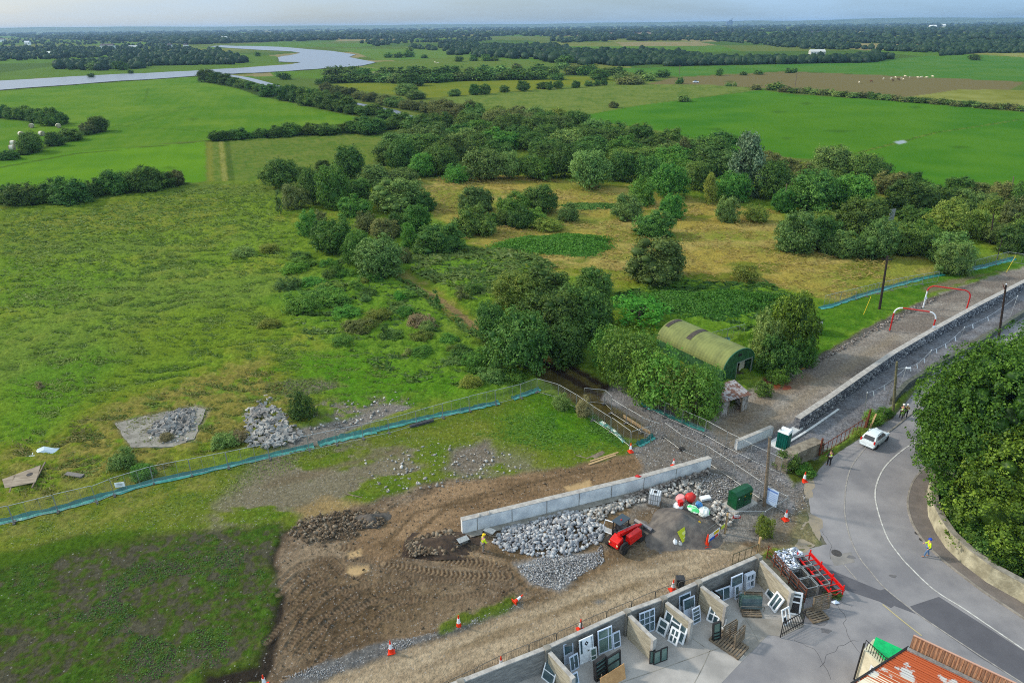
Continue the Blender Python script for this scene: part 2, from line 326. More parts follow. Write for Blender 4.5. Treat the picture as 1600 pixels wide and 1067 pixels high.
for hb, w2 in (([(-60, 320), (34, 319), (106, 317), (180, 301), (252, 292), (285, 288)], 2.2), ([(-20, 184), (38, 187), (92, 195)], 3), ([(-10, 248), (46, 238), (84, 228), (153, 206)], 2.2), ([(335, 220), (409, 216), (488, 210), (576, 206), (610, 202)], 2.4), ([(323, 128), (379, 138), (417, 151), (463, 159), (522, 172), (570, 181), (604, 190), (650, 201)], 4), ([(508, 144), (562, 155), (618, 167), (690, 182), (762, 191)], 3.5), ([(505, 130), (572, 128), (643, 132), (716, 126), (800, 124), (870, 123)], 5), ([(515, 116), (568, 117), (650, 118), (720, 115), (845, 113)], 5), ([(880, 106), (912, 117), (950, 118), (1000, 120)], 5), ([(1225, 143), (1400, 157), (1600, 174)], 2.2)):
    paint(band(hb, w2, 1.2, 1.5, 5) * .9, (58, 84, 34), (48, 72, 30), fine, h=fine * .5)
# ---- yellow meadow right of centre
mp_ = [(590, 275), (650, 280), (720, 276), (830, 276), (930, 290), (990, 290), (1100, 315), (1215, 330), (1230, 380), (1350, 398), (1460, 404), (1452, 425), (1380, 450), (1290, 470), (1200, 450), (1080, 445), (960, 452), (930, 425), (880, 432), (800, 425), (700, 360), (670, 330), (640, 300)]
paint(zone(mp_, 1.5, 3, 7), (152, 138, 66), (128, 134, 60), c01(fbm(gx, gy, 13, 4, 61), 0.38, 0.62), h=tu * 0.3 + (fine - .5) * .2)
paint(zone(mp_, 1.5, 3, 7) * c01(fbm(gx * .5, gy * 1.3, 8, 4, 62), 0.57, 0.68) * 0.8, (174, 154, 92), (150, 140, 80), fine, h=tu * 0.3)
paint(zone(mp_, 1.5, 3, 7) * c01(fbm(gx * .6, gy, 6, 4, 63), 0.62, 0.72) * 0.7, (96, 116, 44), (84, 108, 40), fine, h=tu * 0.3)
# nettles and brambles
for z_ in ([(640, 400), (690, 388), (800, 392), (850, 420), (800, 470), (750, 480), (640, 425)], [(960, 465), (1060, 440), (1200, 445), (1250, 470), (1240, 520), (1150, 525), (1000, 500)], [(430, 470), (560, 400), (640, 430), (760, 530), (840, 590), (760, 610), (600, 560), (480, 520)]):
    paint(zone(z_, 4, 6, 7) * 0.8, (72, 112, 38), (104, 140, 56), c01(vfine * .6 + fine * .6, 0.35, 0.85), h=tu * 0.5 + fine * 0.6)
# strip of grass beside the site road
paint(zone([(1150, 545), (1270, 488), (1470, 428), (1600, 398), (1800, 350), (1800, 380), (1600, 418), (1480, 452), (1340, 520), (1290, 560), (1240, 590), (1180, 590)], 0.8, 1.0, 3), (70, 112, 36), (92, 128, 48), c01(fine, .3, .7), h=fine * 0.25)

# ---- grassy track through the scrub, then muddy ruts under the trees
paint(band([(625, 428), (660, 452), (745, 515), (800, 545)], 1.9, 0.8, 0.8), (104, 118, 50), (130, 124, 66), c01(fine, .4, .65), h=np.zeros(N))
for off in (-3, 3):
    paint(band([(640 + off, 442), (690 + off, 470), (745 + off, 512)], 0.3, 0.25, 0.4, 1) * 0.9, (134, 112, 80), (120, 104, 74), fine, h=np.zeros(N) - 0.06)
paint(band([(800, 545), (870, 585), (940, 630), (1000, 672)], 2.6, 0.8, 1.2), (70, 64, 36), (92, 84, 46), c01(fine, .35, .7), h=np.zeros(N))
for a_, b_ in (((842, 562), (1000, 650)), ((868, 560), (1035, 648))):
    paint(band([a_, ((a_[0] + b_[0]) / 2, (a_[1] + b_[1]) / 2 + 3), b_], 0.55, 0.3, 0.5, 1), (46, 38, 32), (62, 52, 42), fine, h=np.zeros(N) - 0.05)

# ---- the works
flat = np.zeros(N)
paint(zone([(440, 840), (560, 790), (720, 800), (1000, 715), (1110, 720), (1240, 760), (1235, 850), (1180, 870), (900, 960), (600, 1060), (400, 1090)], .5, .5, 2), (132, 112, 88), (104, 88, 68), c01(fbm(gx, gy, 2.5, 5, 90, .6), .35, .65), h=(fine - .5) * .12, speck=.3)
# thin grass over stones inside the fence
zi = zone([(0, 818), (200, 765), (470, 700), (640, 662), (840, 612), (920, 640), (985, 700), (1000, 715), (720, 800), (560, 830), (440, 840), (200, 870), (0, 900)], 0.8, 1.0, 3)
paint(zi, (84, 112, 44), (110, 120, 60), c01(fine * .7 + mid_ * .5, .35, .8), h=fine * 0.12 + vfine * .08, speck=0.25)
paint(zi * zone([(800, 640), (850, 612), (925, 642), (985, 695), (960, 706), (880, 712), (800, 690)], 5, 4, 5), (62, 108, 30), (86, 126, 40), c01(vfine, .3, .7), h=fine * .3, speck=0.05)
bare = c01(fbm(gx * .7, gy, 4.5, 5, 71, 0.6), 0.5, 0.6)
paint(zone([(330, 790), (420, 700), (560, 690), (720, 690), (800, 705), (830, 735), (700, 770), (560, 800), (450, 830), (330, 830)], 3, 2, 4) * bare * 0.9, (130, 120, 104), (112, 104, 90), fine, h=flat + .02, speck=0.6)
paint(zone([(0, 790), (200, 745), (330, 720), (340, 760), (240, 800), (100, 830), (0, 850)], 2, 2, 4) * 0.8, (104, 122, 52), (128, 128, 64), c01(fine, .3, .7), h=fine * .22)
paint(zone([(705, 705), (760, 690), (775, 720), (740, 750), (690, 735)], 1.0, 1.0, 2), (126, 118, 108), (104, 96, 84), vfine, h=flat, speck=1.0)
paint(band([(420, 760), (500, 735), (620, 705)], 0.7, .5, 1.0, 3) * .7, (120, 108, 88), (104, 94, 76), fine, h=flat)
paint(zone([(460, 795), (500, 780), (580, 785), (560, 805), (470, 812)], .8, .8, 2), (156, 134, 92), (134, 116, 84), fine, h=flat, speck=.2)
# bare gravel yards by the rubble
paint(zone([(420, 600), (500, 592), (540, 605), (450, 625), (415, 615)], .6, .9, 2), (128, 120, 108), (104, 104, 80), c01(fine, .4, .7), h=flat, speck=.8)
paint(zone([(455, 672), (540, 655), (600, 630), (645, 636), (600, 655), (480, 700), (440, 700)], .6, .6, 2), (128, 124, 120), (116, 112, 108), fine, h=flat, speck=.5)
paint(zone([(480, 632), (600, 618), (640, 626), (560, 650), (500, 655)], .8, 1.2, 2) * c01(fine, .4, .55), (128, 122, 112), (110, 104, 94), vfine, h=flat, speck=.8)
paint(zone([(178, 662), (215, 655), (300, 636), (330, 640), (304, 690), (270, 700), (205, 702)], .4, .3, 2), (140, 130, 124), (116, 108, 104), c01(fine, .3, .7), h=flat + .12, speck=.3)
# dark seeded topsoil bottom left
soil = [(-500, 960), (0, 865), (170, 838), (300, 828), (438, 820), (446, 850), (428, 880), (448, 930), (436, 980), (415, 1040), (300, 1060), (260, 1100), (200, 1500), (-900, 1500)]
zs = zone(soil, .8, 1.6, 3)
rows = 0.5 + 0.5 * np.sin((gx * 0.92 + gy * 0.38) * 7.5)
paint(zs, (72, 72, 58), (86, 84, 70), fine, h=(fine - .5) * .1 + rows * .02, speck=.05)
gm = c01(fbm(gx, gy, 6, 3, 81, .6) * .45 + fbm(gx, gy, .7, 3, 82, .7) * .75, .5, .74)
paint(zs * gm * .9, (54, 84, 32), (72, 104, 44), c01(vfine, .3, .7), h=vfine * .12, speck=.05)
for q in ([(0, 880), (120, 850), (200, 838)],):
    paint(band(q, 1.0, .6, .8, 2), (62, 92, 34), (80, 104, 40), fine, h=fine * .35)
# steep cut edge between soil and mud
paint(band([(450, 835), (440, 870), (452, 905), (446, 960), (430, 1020), (412, 1050), (330, 1062)], .8, .5, .5, 2), (44, 40, 36), (56, 50, 44), fine, h=flat - .1, speck=.25)
# mud
mud = [(446, 836), (470, 812), (560, 788), (640, 765), (700, 748), (830, 742), (1000, 712), (1012, 730), (722, 802), (716, 835), (752, 860), (790, 880), (812, 915), (860, 925), (800, 948), (690, 982), (600, 1002), (480, 1045), (425, 1067), (410, 1100), (436, 1000), (452, 930), (436, 880)]
zm = zone(mud, .5, .6, 2)
# machine tracks across the mud
th_ = np.arctan2(gx + 12, gy - 30)
cl = (np.abs(((gx * 0.35 + gy * 0.94 + 1.2 * mid_) / 1.45) % 1.0 - .5) * 2)
cleat = 0.5 + 0.5 * np.sin((gx * 0.94 - gy * 0.34) * 17 + 4 * mid_)
paint(zm, (140, 124, 106), (108, 94, 78), c01(fbm(gx, gy, 3.2, 5, 91, .62), .35, .65), h=(fine - .5) * .3 + (vfine - .5) * .12, speck=.3)
ztr = zone([(600, 800), (560, 850), (640, 880), (820, 905), (815, 860), (720, 850), (700, 810)], 1.5, 1, 3)
paint(zm * ztr * .9, (146, 126, 102), (78, 64, 52), c01(cl + (fine - .5), .3, .8), h=(cl * .14 + cleat * .07 * (cl > .45)) + vfine * .04, speck=.15)
paint(zm * zone([(440, 900), (520, 860), (700, 940), (640, 990), (480, 1040), (430, 1030)], 2, 1, 3) * .7, (112, 94, 70), (80, 66, 52), c01(fine * .8 + .25 * np.sin((gx * .98 + gy * .15) * 7.5 + 9 * mid_) * c01(big, .4, .6), .2, .8), h=.03 * np.sin((gx * .98 + gy * .15) * 7.5 + 9 * mid_) + (fine - .5) * .22, speck=.25)
def track(pts, gauge=1.9, w_=.26, ca=(88, 74, 60), cb=(126, 109, 90), k=.62, pitch=.32):
    q = [V_ for V_ in W(pts)]
    for s_ in ((-.5, .5) if gauge else (0,)):
        ln = []
        for i, p in enumerate(q):
            a_ = q[max(i - 1, 0)]; b_ = q[min(i + 1, len(q) - 1)]; dx, dy = b_[0] - a_[0], b_[1] - a_[1]; L_ = math.hypot(dx, dy); ln.append((p[0] - dy / L_ * gauge * s_, p[1] + dx / L_ * gauge * s_))
        ln = [tuple(v[:2]) for v in smooth_line([Vector((*p, 0)) for p in ln], 5)]
        a = np.array(ln); bb = (gx > a[:, 0].min() - 2) & (gx < a[:, 0].max() + 2) & (gy > a[:, 1].min() - 2) & (gy < a[:, 1].max() + 2); x = gx[bb]; y = gy[bb]; best = np.full(x.shape, 1e9); al = np.zeros(x.shape); acc = 0
        for (ax, ay), (bx, by) in zip(ln[:-1], ln[1:]):
            ex, ey = bx - ax, by - ay; l2 = ex * ex + ey * ey; t = np.clip(((x - ax) * ex + (y - ay) * ey) / l2, 0, 1); d = np.hypot(x - ax - ex * t, y - ay - ey * t); u = d < best; best[u] = d[u]; al[u] = (acc + t * math.sqrt(l2))[u]; acc += math.sqrt(l2)
        m = np.zeros(N, np.float32); m[bb] = sstep(-.08, .08, w_ + (fine[bb] - .5) * .2 - best); cl_ = np.zeros(N, np.float32); cl_[bb] = .5 + .5 * np.sin(al * 2 * math.pi / pitch + best * 6)
        rim = np.zeros(N, np.float32); rim[bb] = sstep(.16, .0, np.abs(best - w_ - .12)); gh[:] = gh + rim * .07 * (1 - m)
        paint(m * k * (.5 + .5 * c01(mid_, .25, .5)), ca, cb, cl_, h=cl_ * .06 - .08, speck=.1)
def smooth_line(q, sub=6):
    o = []
    for i in range(len(q) - 1):
        p0 = q[max(i - 1, 0)]; p1 = q[i]; p2 = q[i + 1]; p3 = q[min(i + 2, len(q) - 1)]
        for k in range(sub):
            t = k / sub; o.append(0.5 * ((2 * p1) + (p2 - p0) * t + (2 * p0 - 5 * p1 + 4 * p2 - p3) * t * t + (3 * p1 - p0 - 3 * p2 + p3) * t ** 3))
    o.append(q[-1]); return o
zdk = c01(fbm(gx, gy, 2.4, 5, 131, .65), .46, .6)
paint(zm * zdk * .5, (84, 70, 54), (66, 54, 42), vfine, h=(fine - .5) * .3, speck=.3)
paint(zone([(438, 905), (446, 870), (470, 858), (520, 850), (560, 836), (600, 815), (640, 800), (620, 830), (560, 866), (500, 870), (466, 890), (452, 915)], .5, .7, 2) * .85, (150, 134, 114), (126, 110, 92), fine, h=(fine - .5) * .08, speck=.1)
paint(zone([(590, 940), (660, 915), (760, 925), (810, 945), (700, 975), (620, 985)], .8, 1.0, 3) * .6, (128, 112, 90), (104, 88, 70), fine, h=flat, speck=.1)
paint(zone([(650, 880), (760, 890), (775, 900), (700, 900)], .5, .4, 1.5) * .9, (146, 130, 110), (130, 114, 96), fine, h=flat)
for t_ in ([(560, 862), (620, 868), (700, 885), (780, 905), (812, 925)], [(575, 850), (650, 856), (740, 872), (800, 890)], [(450, 915), (480, 890), (500, 885), (520, 905)], [(448, 935), (480, 905), (520, 900), (560, 920)], [(600, 905), (680, 920), (760, 915), (805, 935)], [(640, 790), (600, 820), (570, 850), (540, 860)], [(660, 795), (720, 770), (790, 758), (850, 745)], [(430, 1010), (480, 960), (560, 930), (640, 925)], [(470, 1010), (500, 960), (540, 925)], [(800, 945), (830, 925), (850, 915)], [(560, 975), (600, 940), (640, 925)], [(480, 1030), (520, 985), (580, 955), (640, 950)]): track(t_)
for t_ in ([(530, 855), (600, 862), (680, 872), (760, 880), (800, 888)], [(600, 880), (690, 895), (790, 900)]): track(t_, 0, .4, (78, 64, 52), (140, 122, 100), .95, .4)
# haul track beyond the wall
paint(zone([(575, 815), (640, 785), (700, 758), (760, 748), (900, 728), (990, 708), (1030, 728), (900, 762), (720, 808), (715, 832), (650, 850), (590, 880), (545, 850)], .5, .6, 2), (148, 124, 98), (118, 98, 76), c01(fbm(gx * .35, gy, 1.8, 4, 93), .3, .7), h=(fine - .5) * .08, speck=.15)
for q in ([(600, 850), (650, 800), (760, 770), (900, 738), (990, 718)], [(640, 840), (700, 790), (820, 762)]):
    paint(band(q, .25, .2, .25, 1) * .7, (92, 76, 58), (104, 88, 68), fine, h=flat - .05)
# puddled pale clay
for z_ in ([(540, 862), (562, 858), (564, 868), (545, 872)], [(538, 896), (545, 884), (575, 882), (580, 890), (555, 898)], [(880, 760), (920, 750), (925, 760), (890, 768)], [(1100, 866), (1130, 858), (1134, 864), (1108, 872)]):
    paint(zone(z_, .25, .25, 1), (186, 160, 122), (168, 144, 108), fine, h=flat - .03, rough=.3)
# yard-side dirt road
road_d = [(300, 1140), (520, 1055), (640, 1012), (720, 986), (800, 950), (880, 925), (960, 880), (1040, 860), (1100, 852), (1150, 845), (1190, 865), (1185, 875), (1100, 912), (985, 962), (850, 1020), (700, 1080), (500, 1180)]
zr = zone(road_d, .5, .5, 2)
paint(zr, (168, 152, 130), (142, 127, 107), c01(fbm(gx * .35 + gy * .3, gy - gx * .3, 1.6, 5, 95, .6), .3, .7), h=(fine - .5) * .06, speck=.2)
for q in ([(560, 1067), (720, 1005), (870, 945), (1000, 898), (1100, 870)], [(640, 1067), (800, 1003), (960, 940), (1090, 890)]):
    paint(band(q, .45, .4, .3, 1.5) * .6, (184, 170, 148), (166, 150, 126), fine)
paint(band([(700, 1020), (860, 958), (1000, 912)], .35, .3, .4, 1.5) * .7, (122, 106, 84), (132, 116, 92), fine)
paint(zone([(925, 940), (935, 936), (945, 938), (935, 944)], .3, .2), (112, 112, 112), (120, 120, 120), fine)
# dark gravel kerb of the dirt road
paint(zone([(410, 1090), (450, 1062), (500, 1040), (590, 1004), (690, 985), (760, 962), (810, 940), (812, 948), (720, 985), (640, 1012), (520, 1056), (400, 1110)], .3, .3, 1.5), (112, 112, 114), (92, 92, 92), fine, h=fine * .25, speck=.8)
paint(band([(700, 980), (760, 956), (800, 940)], .6, .4, .5, 1.2) * .8, (66, 100, 36), (88, 112, 44), vfine, h=vfine * .25)
# crushed stone and gravel
grav = [(985, 702), (1020, 690), (1000, 668), (1015, 648), (1090, 672), (1180, 700), (1262, 740), (1270, 765), (1250, 790), (1235, 830), (1195, 850), (1140, 846), (1060, 860), (985, 870), (930, 860), (990, 800), (1010, 735)]
paint(zone(grav, .4, .5, 2), (138, 136, 134), (112, 108, 104), c01(fine, .3, .7), h=(vfine - .5) * .1 + (fine - .5) * .1, speck=1.0)
paint(zone([(1180, 850), (1235, 790), (1262, 770), (1290, 860), (1240, 870)], 1, .8, 2) * .8, (136, 122, 102), (120, 110, 94), fine, h=flat, speck=.3)
paint(zone([(928, 862), (1000, 800), (1030, 790), (1020, 850), (1080, 852), (1000, 880), (900, 905), (870, 890)], 1, .8, 2) * .85, (124, 106, 82), (106, 90, 72), fine, h=(fine - .5) * .1, speck=.3)
paint(zone([(805, 882), (850, 868), (930, 862), (935, 880), (900, 900), (872, 922), (830, 912)], .5, .5, 1.5), (150, 150, 152), (120, 120, 120), vfine, h=vfine * .12, speck=1.2)
paint(zone([(960, 600), (1012, 622), (1110, 672), (1262, 742), (1235, 800), (1180, 770), (1118, 726), (1060, 700), (1010, 664), (940, 624)], .4, .4, 2), (142, 142, 148), (118, 117, 120), c01(fine, .3, .7), h=(vfine - .5) * .08, speck=1.0)
paint(band([(985, 640), (1040, 672), (1120, 705), (1220, 762), (1262, 790)], .9, .5, .3, 2) * .7, (110, 104, 98), (120, 114, 108), c01(.5 + .5 * np.sin((gx * .5 - gy * .85) * 14), .3, .7), h=flat)
paint(zone([(1005, 700), (1050, 680), (1118, 715), (1000, 742)], .6, .5, 1.5), (124, 120, 116), (104, 98, 92), vfine, h=vfine * .15, speck=1.0)
# site road beyond the stone wall
paint(zone([(1110, 660), (1140, 640), (1190, 600), (1235, 575), (1300, 548), (1370, 505), (1480, 455), (1600, 416), (1900, 340), (1900, 360), (1600, 452), (1440, 540), (1250, 672), (1200, 705), (1150, 712), (1120, 690)], .5, .8, 2.5), (152, 146, 140), (122, 114, 108), c01(fbm(gx * .5, gy, 3, 5, 97, .62), .35, .65), h=(fine - .5) * .12, speck=.7)
paint(band([(1150, 690), (1230, 640), (1300, 590), (1400, 525)], .8, .8, .5, 2) * .7, (144, 132, 116), (132, 122, 108), fine, speck=.2)
paint(band([(1130, 672), (1200, 620), (1260, 590)], 1.2, .8, .5, 2) * .6, (134, 114, 88), (120, 104, 84), fine, speck=.2)
paint(band([(1190, 605), (1290, 553), (1370, 508), (1450, 470), (1530, 442)], .35, .3, .3, 1.2) * .8, (70, 66, 62), (90, 84, 78), fine, h=vfine * .5, speck=.6)
paint(zone([(1186, 600), (1200, 588), (1222, 585), (1234, 598), (1215, 610), (1194, 608)], .4, .3, 1), (128, 72, 46), (108, 62, 42), fine, h=vfine * .3 + .1)
paint(zone([(1440, 450), (1510, 432), (1560, 425), (1500, 445), (1450, 462)], .8, .8, 2) * .8, (128, 112, 96), (112, 100, 84), fine, h=flat, speck=.4)
# blue-grey gravel strip between the stone wall and the street
paint(zone([(1150, 712), (1245, 655), (1440, 532), (1600, 438), (1900, 350), (1900, 430), (1600, 492), (1500, 545), (1420, 610), (1372, 655), (1282, 712), (1268, 742)], .4, .4, 2), (128, 132, 142), (108, 108, 114), c01(fine, .3, .7), h=(vfine - .5) * .1, speck=.8)
# verge
paint(zone([(1225, 735), (1262, 718), (1290, 722), (1278, 745), (1240, 760)], .4, .4, 1), (66, 92, 40), (88, 88, 56), fine, h=fine * .3)
# flatten where hard surfaces lie
for hp in ([(1900, 420), (1600, 488), (1500, 541), (1430, 606), (1393, 652), (1288, 720), (1260, 765), (1266, 820), (1284, 850), (1232, 868), (1180, 872), (985, 958), (715, 1062), (400, 1200), (1900, 1500)],):
    mm = zone(hp, .3); gh *= (1 - mm); paint(mm, (104, 104, 96), (112, 112, 100), fine, h=flat - .02, rough=.3)
for ln_ in ([(-60, 828), (0, 815), (87, 795.5), (238, 753.5), (350, 729), (420, 712), (490, 696), (586, 672), (674, 651), (750, 635), (779, 629), (842, 608)], [(938, 660), (976, 692)], [(1000, 631), (1060, 656), (1102, 673)], [(1280, 482), (1345, 462), (1472, 429)], [(1498, 423), (1583, 404)]):
    gh *= 1 - band(ln_, 1.3, .5)
gh *= np.clip(1.6 - gr / 450, 0, 1)
gh -= 0.02
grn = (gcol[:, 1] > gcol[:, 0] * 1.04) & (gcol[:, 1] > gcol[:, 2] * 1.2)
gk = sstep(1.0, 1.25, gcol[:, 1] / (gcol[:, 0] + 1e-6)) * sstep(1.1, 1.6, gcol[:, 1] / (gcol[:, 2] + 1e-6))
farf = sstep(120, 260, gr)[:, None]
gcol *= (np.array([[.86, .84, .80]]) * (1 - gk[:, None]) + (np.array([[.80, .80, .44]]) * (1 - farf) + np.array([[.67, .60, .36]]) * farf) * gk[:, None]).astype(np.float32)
gz = gh.astype(np.float64)

nr, nc = RR.shape
verts = np.stack([gx, gy, gz], 1)
idx = np.arange(N).reshape(nr, nc)
quads = np.stack([idx[:-1, :-1], idx[:-1, 1:], idx[1:, 1:], idx[1:, :-1]], -1).reshape(-1, 4)
def bigmesh(name, verts, faces, colors=None, extra=None):
    me = bpy.data.meshes.new(name); nv, nf, k = len(verts), len(faces), faces.shape[1]
    me.vertices.add(nv); me.loops.add(nf * k); me.polygons.add(nf)
    me.vertices.foreach_set('co', np.asarray(verts, np.float32).ravel()); me.loops.foreach_set('vertex_index', faces.astype(np.int32).ravel())
    me.polygons.foreach_set('loop_start', np.arange(0, nf * k, k, dtype=np.int32))
    if colors is not None:
        a = me.color_attributes.new('tone', 'FLOAT_COLOR', 'POINT'); a.data.foreach_set('color', np.concatenate([colors, np.ones((nv, 1))], 1).astype(np.float32).ravel())
    for kx, vx in (extra or {}).items():
        a = me.attributes.new(kx, 'FLOAT', 'POINT'); a.data.foreach_set('value', vx.astype(np.float32))
    me.update(calc_edges=True); me.validate(); return me
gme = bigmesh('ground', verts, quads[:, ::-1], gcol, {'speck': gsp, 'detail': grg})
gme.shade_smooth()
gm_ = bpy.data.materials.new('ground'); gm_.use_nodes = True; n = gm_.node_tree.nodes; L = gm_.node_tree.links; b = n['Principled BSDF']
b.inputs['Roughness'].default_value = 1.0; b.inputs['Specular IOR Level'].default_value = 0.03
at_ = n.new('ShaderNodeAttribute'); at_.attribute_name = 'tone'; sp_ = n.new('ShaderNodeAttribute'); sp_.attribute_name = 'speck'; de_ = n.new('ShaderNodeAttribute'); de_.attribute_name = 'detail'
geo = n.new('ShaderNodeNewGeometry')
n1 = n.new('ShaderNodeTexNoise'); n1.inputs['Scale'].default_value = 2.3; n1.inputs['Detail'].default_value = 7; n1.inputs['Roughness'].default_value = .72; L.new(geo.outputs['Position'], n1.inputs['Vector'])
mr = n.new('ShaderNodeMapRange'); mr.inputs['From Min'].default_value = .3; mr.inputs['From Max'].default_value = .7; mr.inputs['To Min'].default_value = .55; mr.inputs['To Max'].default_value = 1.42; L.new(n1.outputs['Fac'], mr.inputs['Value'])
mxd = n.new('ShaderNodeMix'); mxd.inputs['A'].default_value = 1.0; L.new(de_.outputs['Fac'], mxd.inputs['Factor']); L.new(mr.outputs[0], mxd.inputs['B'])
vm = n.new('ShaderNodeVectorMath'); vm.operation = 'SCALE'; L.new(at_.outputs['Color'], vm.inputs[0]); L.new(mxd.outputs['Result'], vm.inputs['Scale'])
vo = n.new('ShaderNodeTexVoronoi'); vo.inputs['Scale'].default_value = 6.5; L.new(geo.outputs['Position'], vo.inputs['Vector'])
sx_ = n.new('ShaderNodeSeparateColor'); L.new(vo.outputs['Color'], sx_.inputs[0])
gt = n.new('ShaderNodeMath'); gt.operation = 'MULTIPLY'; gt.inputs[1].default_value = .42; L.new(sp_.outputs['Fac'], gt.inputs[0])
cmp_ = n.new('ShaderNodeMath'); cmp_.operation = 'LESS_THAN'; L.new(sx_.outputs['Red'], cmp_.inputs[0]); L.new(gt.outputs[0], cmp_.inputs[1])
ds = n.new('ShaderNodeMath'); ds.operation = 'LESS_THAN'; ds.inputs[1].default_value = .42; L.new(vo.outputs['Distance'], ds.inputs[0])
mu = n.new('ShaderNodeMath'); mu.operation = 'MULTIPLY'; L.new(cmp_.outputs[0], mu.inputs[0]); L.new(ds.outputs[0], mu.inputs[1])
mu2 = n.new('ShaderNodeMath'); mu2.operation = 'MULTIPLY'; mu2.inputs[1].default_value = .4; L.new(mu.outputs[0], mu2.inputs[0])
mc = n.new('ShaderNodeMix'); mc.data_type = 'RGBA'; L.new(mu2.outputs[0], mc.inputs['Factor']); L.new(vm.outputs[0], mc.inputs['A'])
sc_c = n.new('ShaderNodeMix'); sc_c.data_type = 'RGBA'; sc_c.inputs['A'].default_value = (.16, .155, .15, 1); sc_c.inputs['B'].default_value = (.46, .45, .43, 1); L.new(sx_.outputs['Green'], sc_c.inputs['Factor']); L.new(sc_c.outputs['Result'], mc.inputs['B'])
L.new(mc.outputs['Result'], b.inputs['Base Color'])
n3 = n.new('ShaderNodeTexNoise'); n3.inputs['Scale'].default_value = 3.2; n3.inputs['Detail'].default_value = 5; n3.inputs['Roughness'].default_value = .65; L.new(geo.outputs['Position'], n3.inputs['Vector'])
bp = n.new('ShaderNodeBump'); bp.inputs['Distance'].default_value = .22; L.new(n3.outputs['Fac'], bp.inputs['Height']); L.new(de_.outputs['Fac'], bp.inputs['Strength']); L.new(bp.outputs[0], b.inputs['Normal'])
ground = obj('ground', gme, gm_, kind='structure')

# ---- water
def wmat():
    m = bpy.data.materials.new('water'); m.use_nodes = True; n = m.node_tree.nodes; L = m.node_tree.links; b = n['Principled BSDF']
    b.inputs['Base Color'].default_value = (.15, .17, .22, 1); b.inputs['Roughness'].default_value = .25; b.inputs['Specular IOR Level'].default_value = .6
    g = n.new('ShaderNodeNewGeometry'); z = n.new('ShaderNodeTexNoise'); z.inputs['Scale'].default_value = .16; z.inputs['Detail'].default_value = 5; L.new(g.outputs['Position'], z.inputs['Vector'])
    p_ = n.new('ShaderNodeBump'); p_.inputs['Strength'].default_value = 1.0; p_.inputs['Distance'].default_value = 1.0; L.new(z.outputs['Fac'], p_.inputs['Height']); L.new(p_.outputs[0], b.inputs['Normal']); return m
WM = wmat()
def sheet(name, pts, z, m, kind='structure', world=False, thick=None):
    poly = pts if world else W(pts)
    bm = bmesh.new(); vs = [bm.verts.new((x, y, z)) for x, y in poly]; f = bm.faces.new(vs); bmesh.ops.triangulate(bm, faces=[f])
    bmesh.ops.recalc_face_normals(bm, faces=bm.faces)
    if sum(f.normal.z for f in bm.faces) < 0: bmesh.ops.reverse_faces(bm, faces=bm.faces)
    me = bpy.data.meshes.new(name); bm.to_mesh(me); bm.free()
    return obj(name, me, m, kind=kind)
def dens(pts, k=4, j=0.0, seed=3, closed=True):
    r_ = random.Random(seed); o = []
    n = len(pts)
    for i in range(n if closed else n - 1):
        a = pts[i]; b_ = pts[(i + 1) % n]
        for t in range(k):
            u = t / k; jj = (r_.uniform(-j, j) if t else 0); o.append((a[0] + (b_[0] - a[0]) * u + jj, a[1] + (b_[1] - a[1]) * u + jj * .3))
    if not closed: o.append(pts[-1])
    return o
sheet('river', dens(river_poly, 4, 1.2), 0.30, WM)
def ribbon(name, pts, wd, z, m, kind='structure', world=False, sub=6, parent=None):
    """flat strip along a smooth curve"""
    q = [Vector((*p, 0)) for p in (pts if world else W(pts))]; c = smooth_line(q, sub); vs = []; fs = []
    for i, p in enumerate(c):
        d = (c[min(i + 1, len(c) - 1)] - c[max(i - 1, 0)]).normalized(); nn = Vector((-d.y, d.x, 0)); w_ = wd if not callable(wd) else wd(i / (len(c) - 1))
        vs += [(*(p + nn * w_ / 2)[:2], z), (*(p - nn * w_ / 2)[:2], z)]
    for i in range(len(c) - 1): fs.append((2 * i, 2 * i + 1, 2 * i + 3, 2 * i + 2))
    return obj(name, MB().add(vs, fs), m, parent=parent, kind=kind)
def smooth_line(q, sub=6):
    o = []
    for i in range(len(q) - 1):
        p0 = q[max(i - 1, 0)]; p1 = q[i]; p2 = q[i + 1]; p3 = q[min(i + 2, len(q) - 1)]
        for k in range(sub):
            t = k / sub; o.append(0.5 * ((2 * p1) + (p2 - p0) * t + (2 * p0 - 5 * p1 + 4 * p2 - p3) * t * t + (3 * p1 - p0 - 3 * p2 + p3) * t ** 3))
    o.append(q[-1]); return o
ribbon('channel_water', [(352, 117.5), (385, 123), (425, 134), (447, 141), (480, 150)], 9, .12, WM)
ribbon('channel_water', [(535, 158), (560, 163), (585, 168), (612, 173), (640, 183), (668, 192), (700, 200)], 4.5, .12, WM)

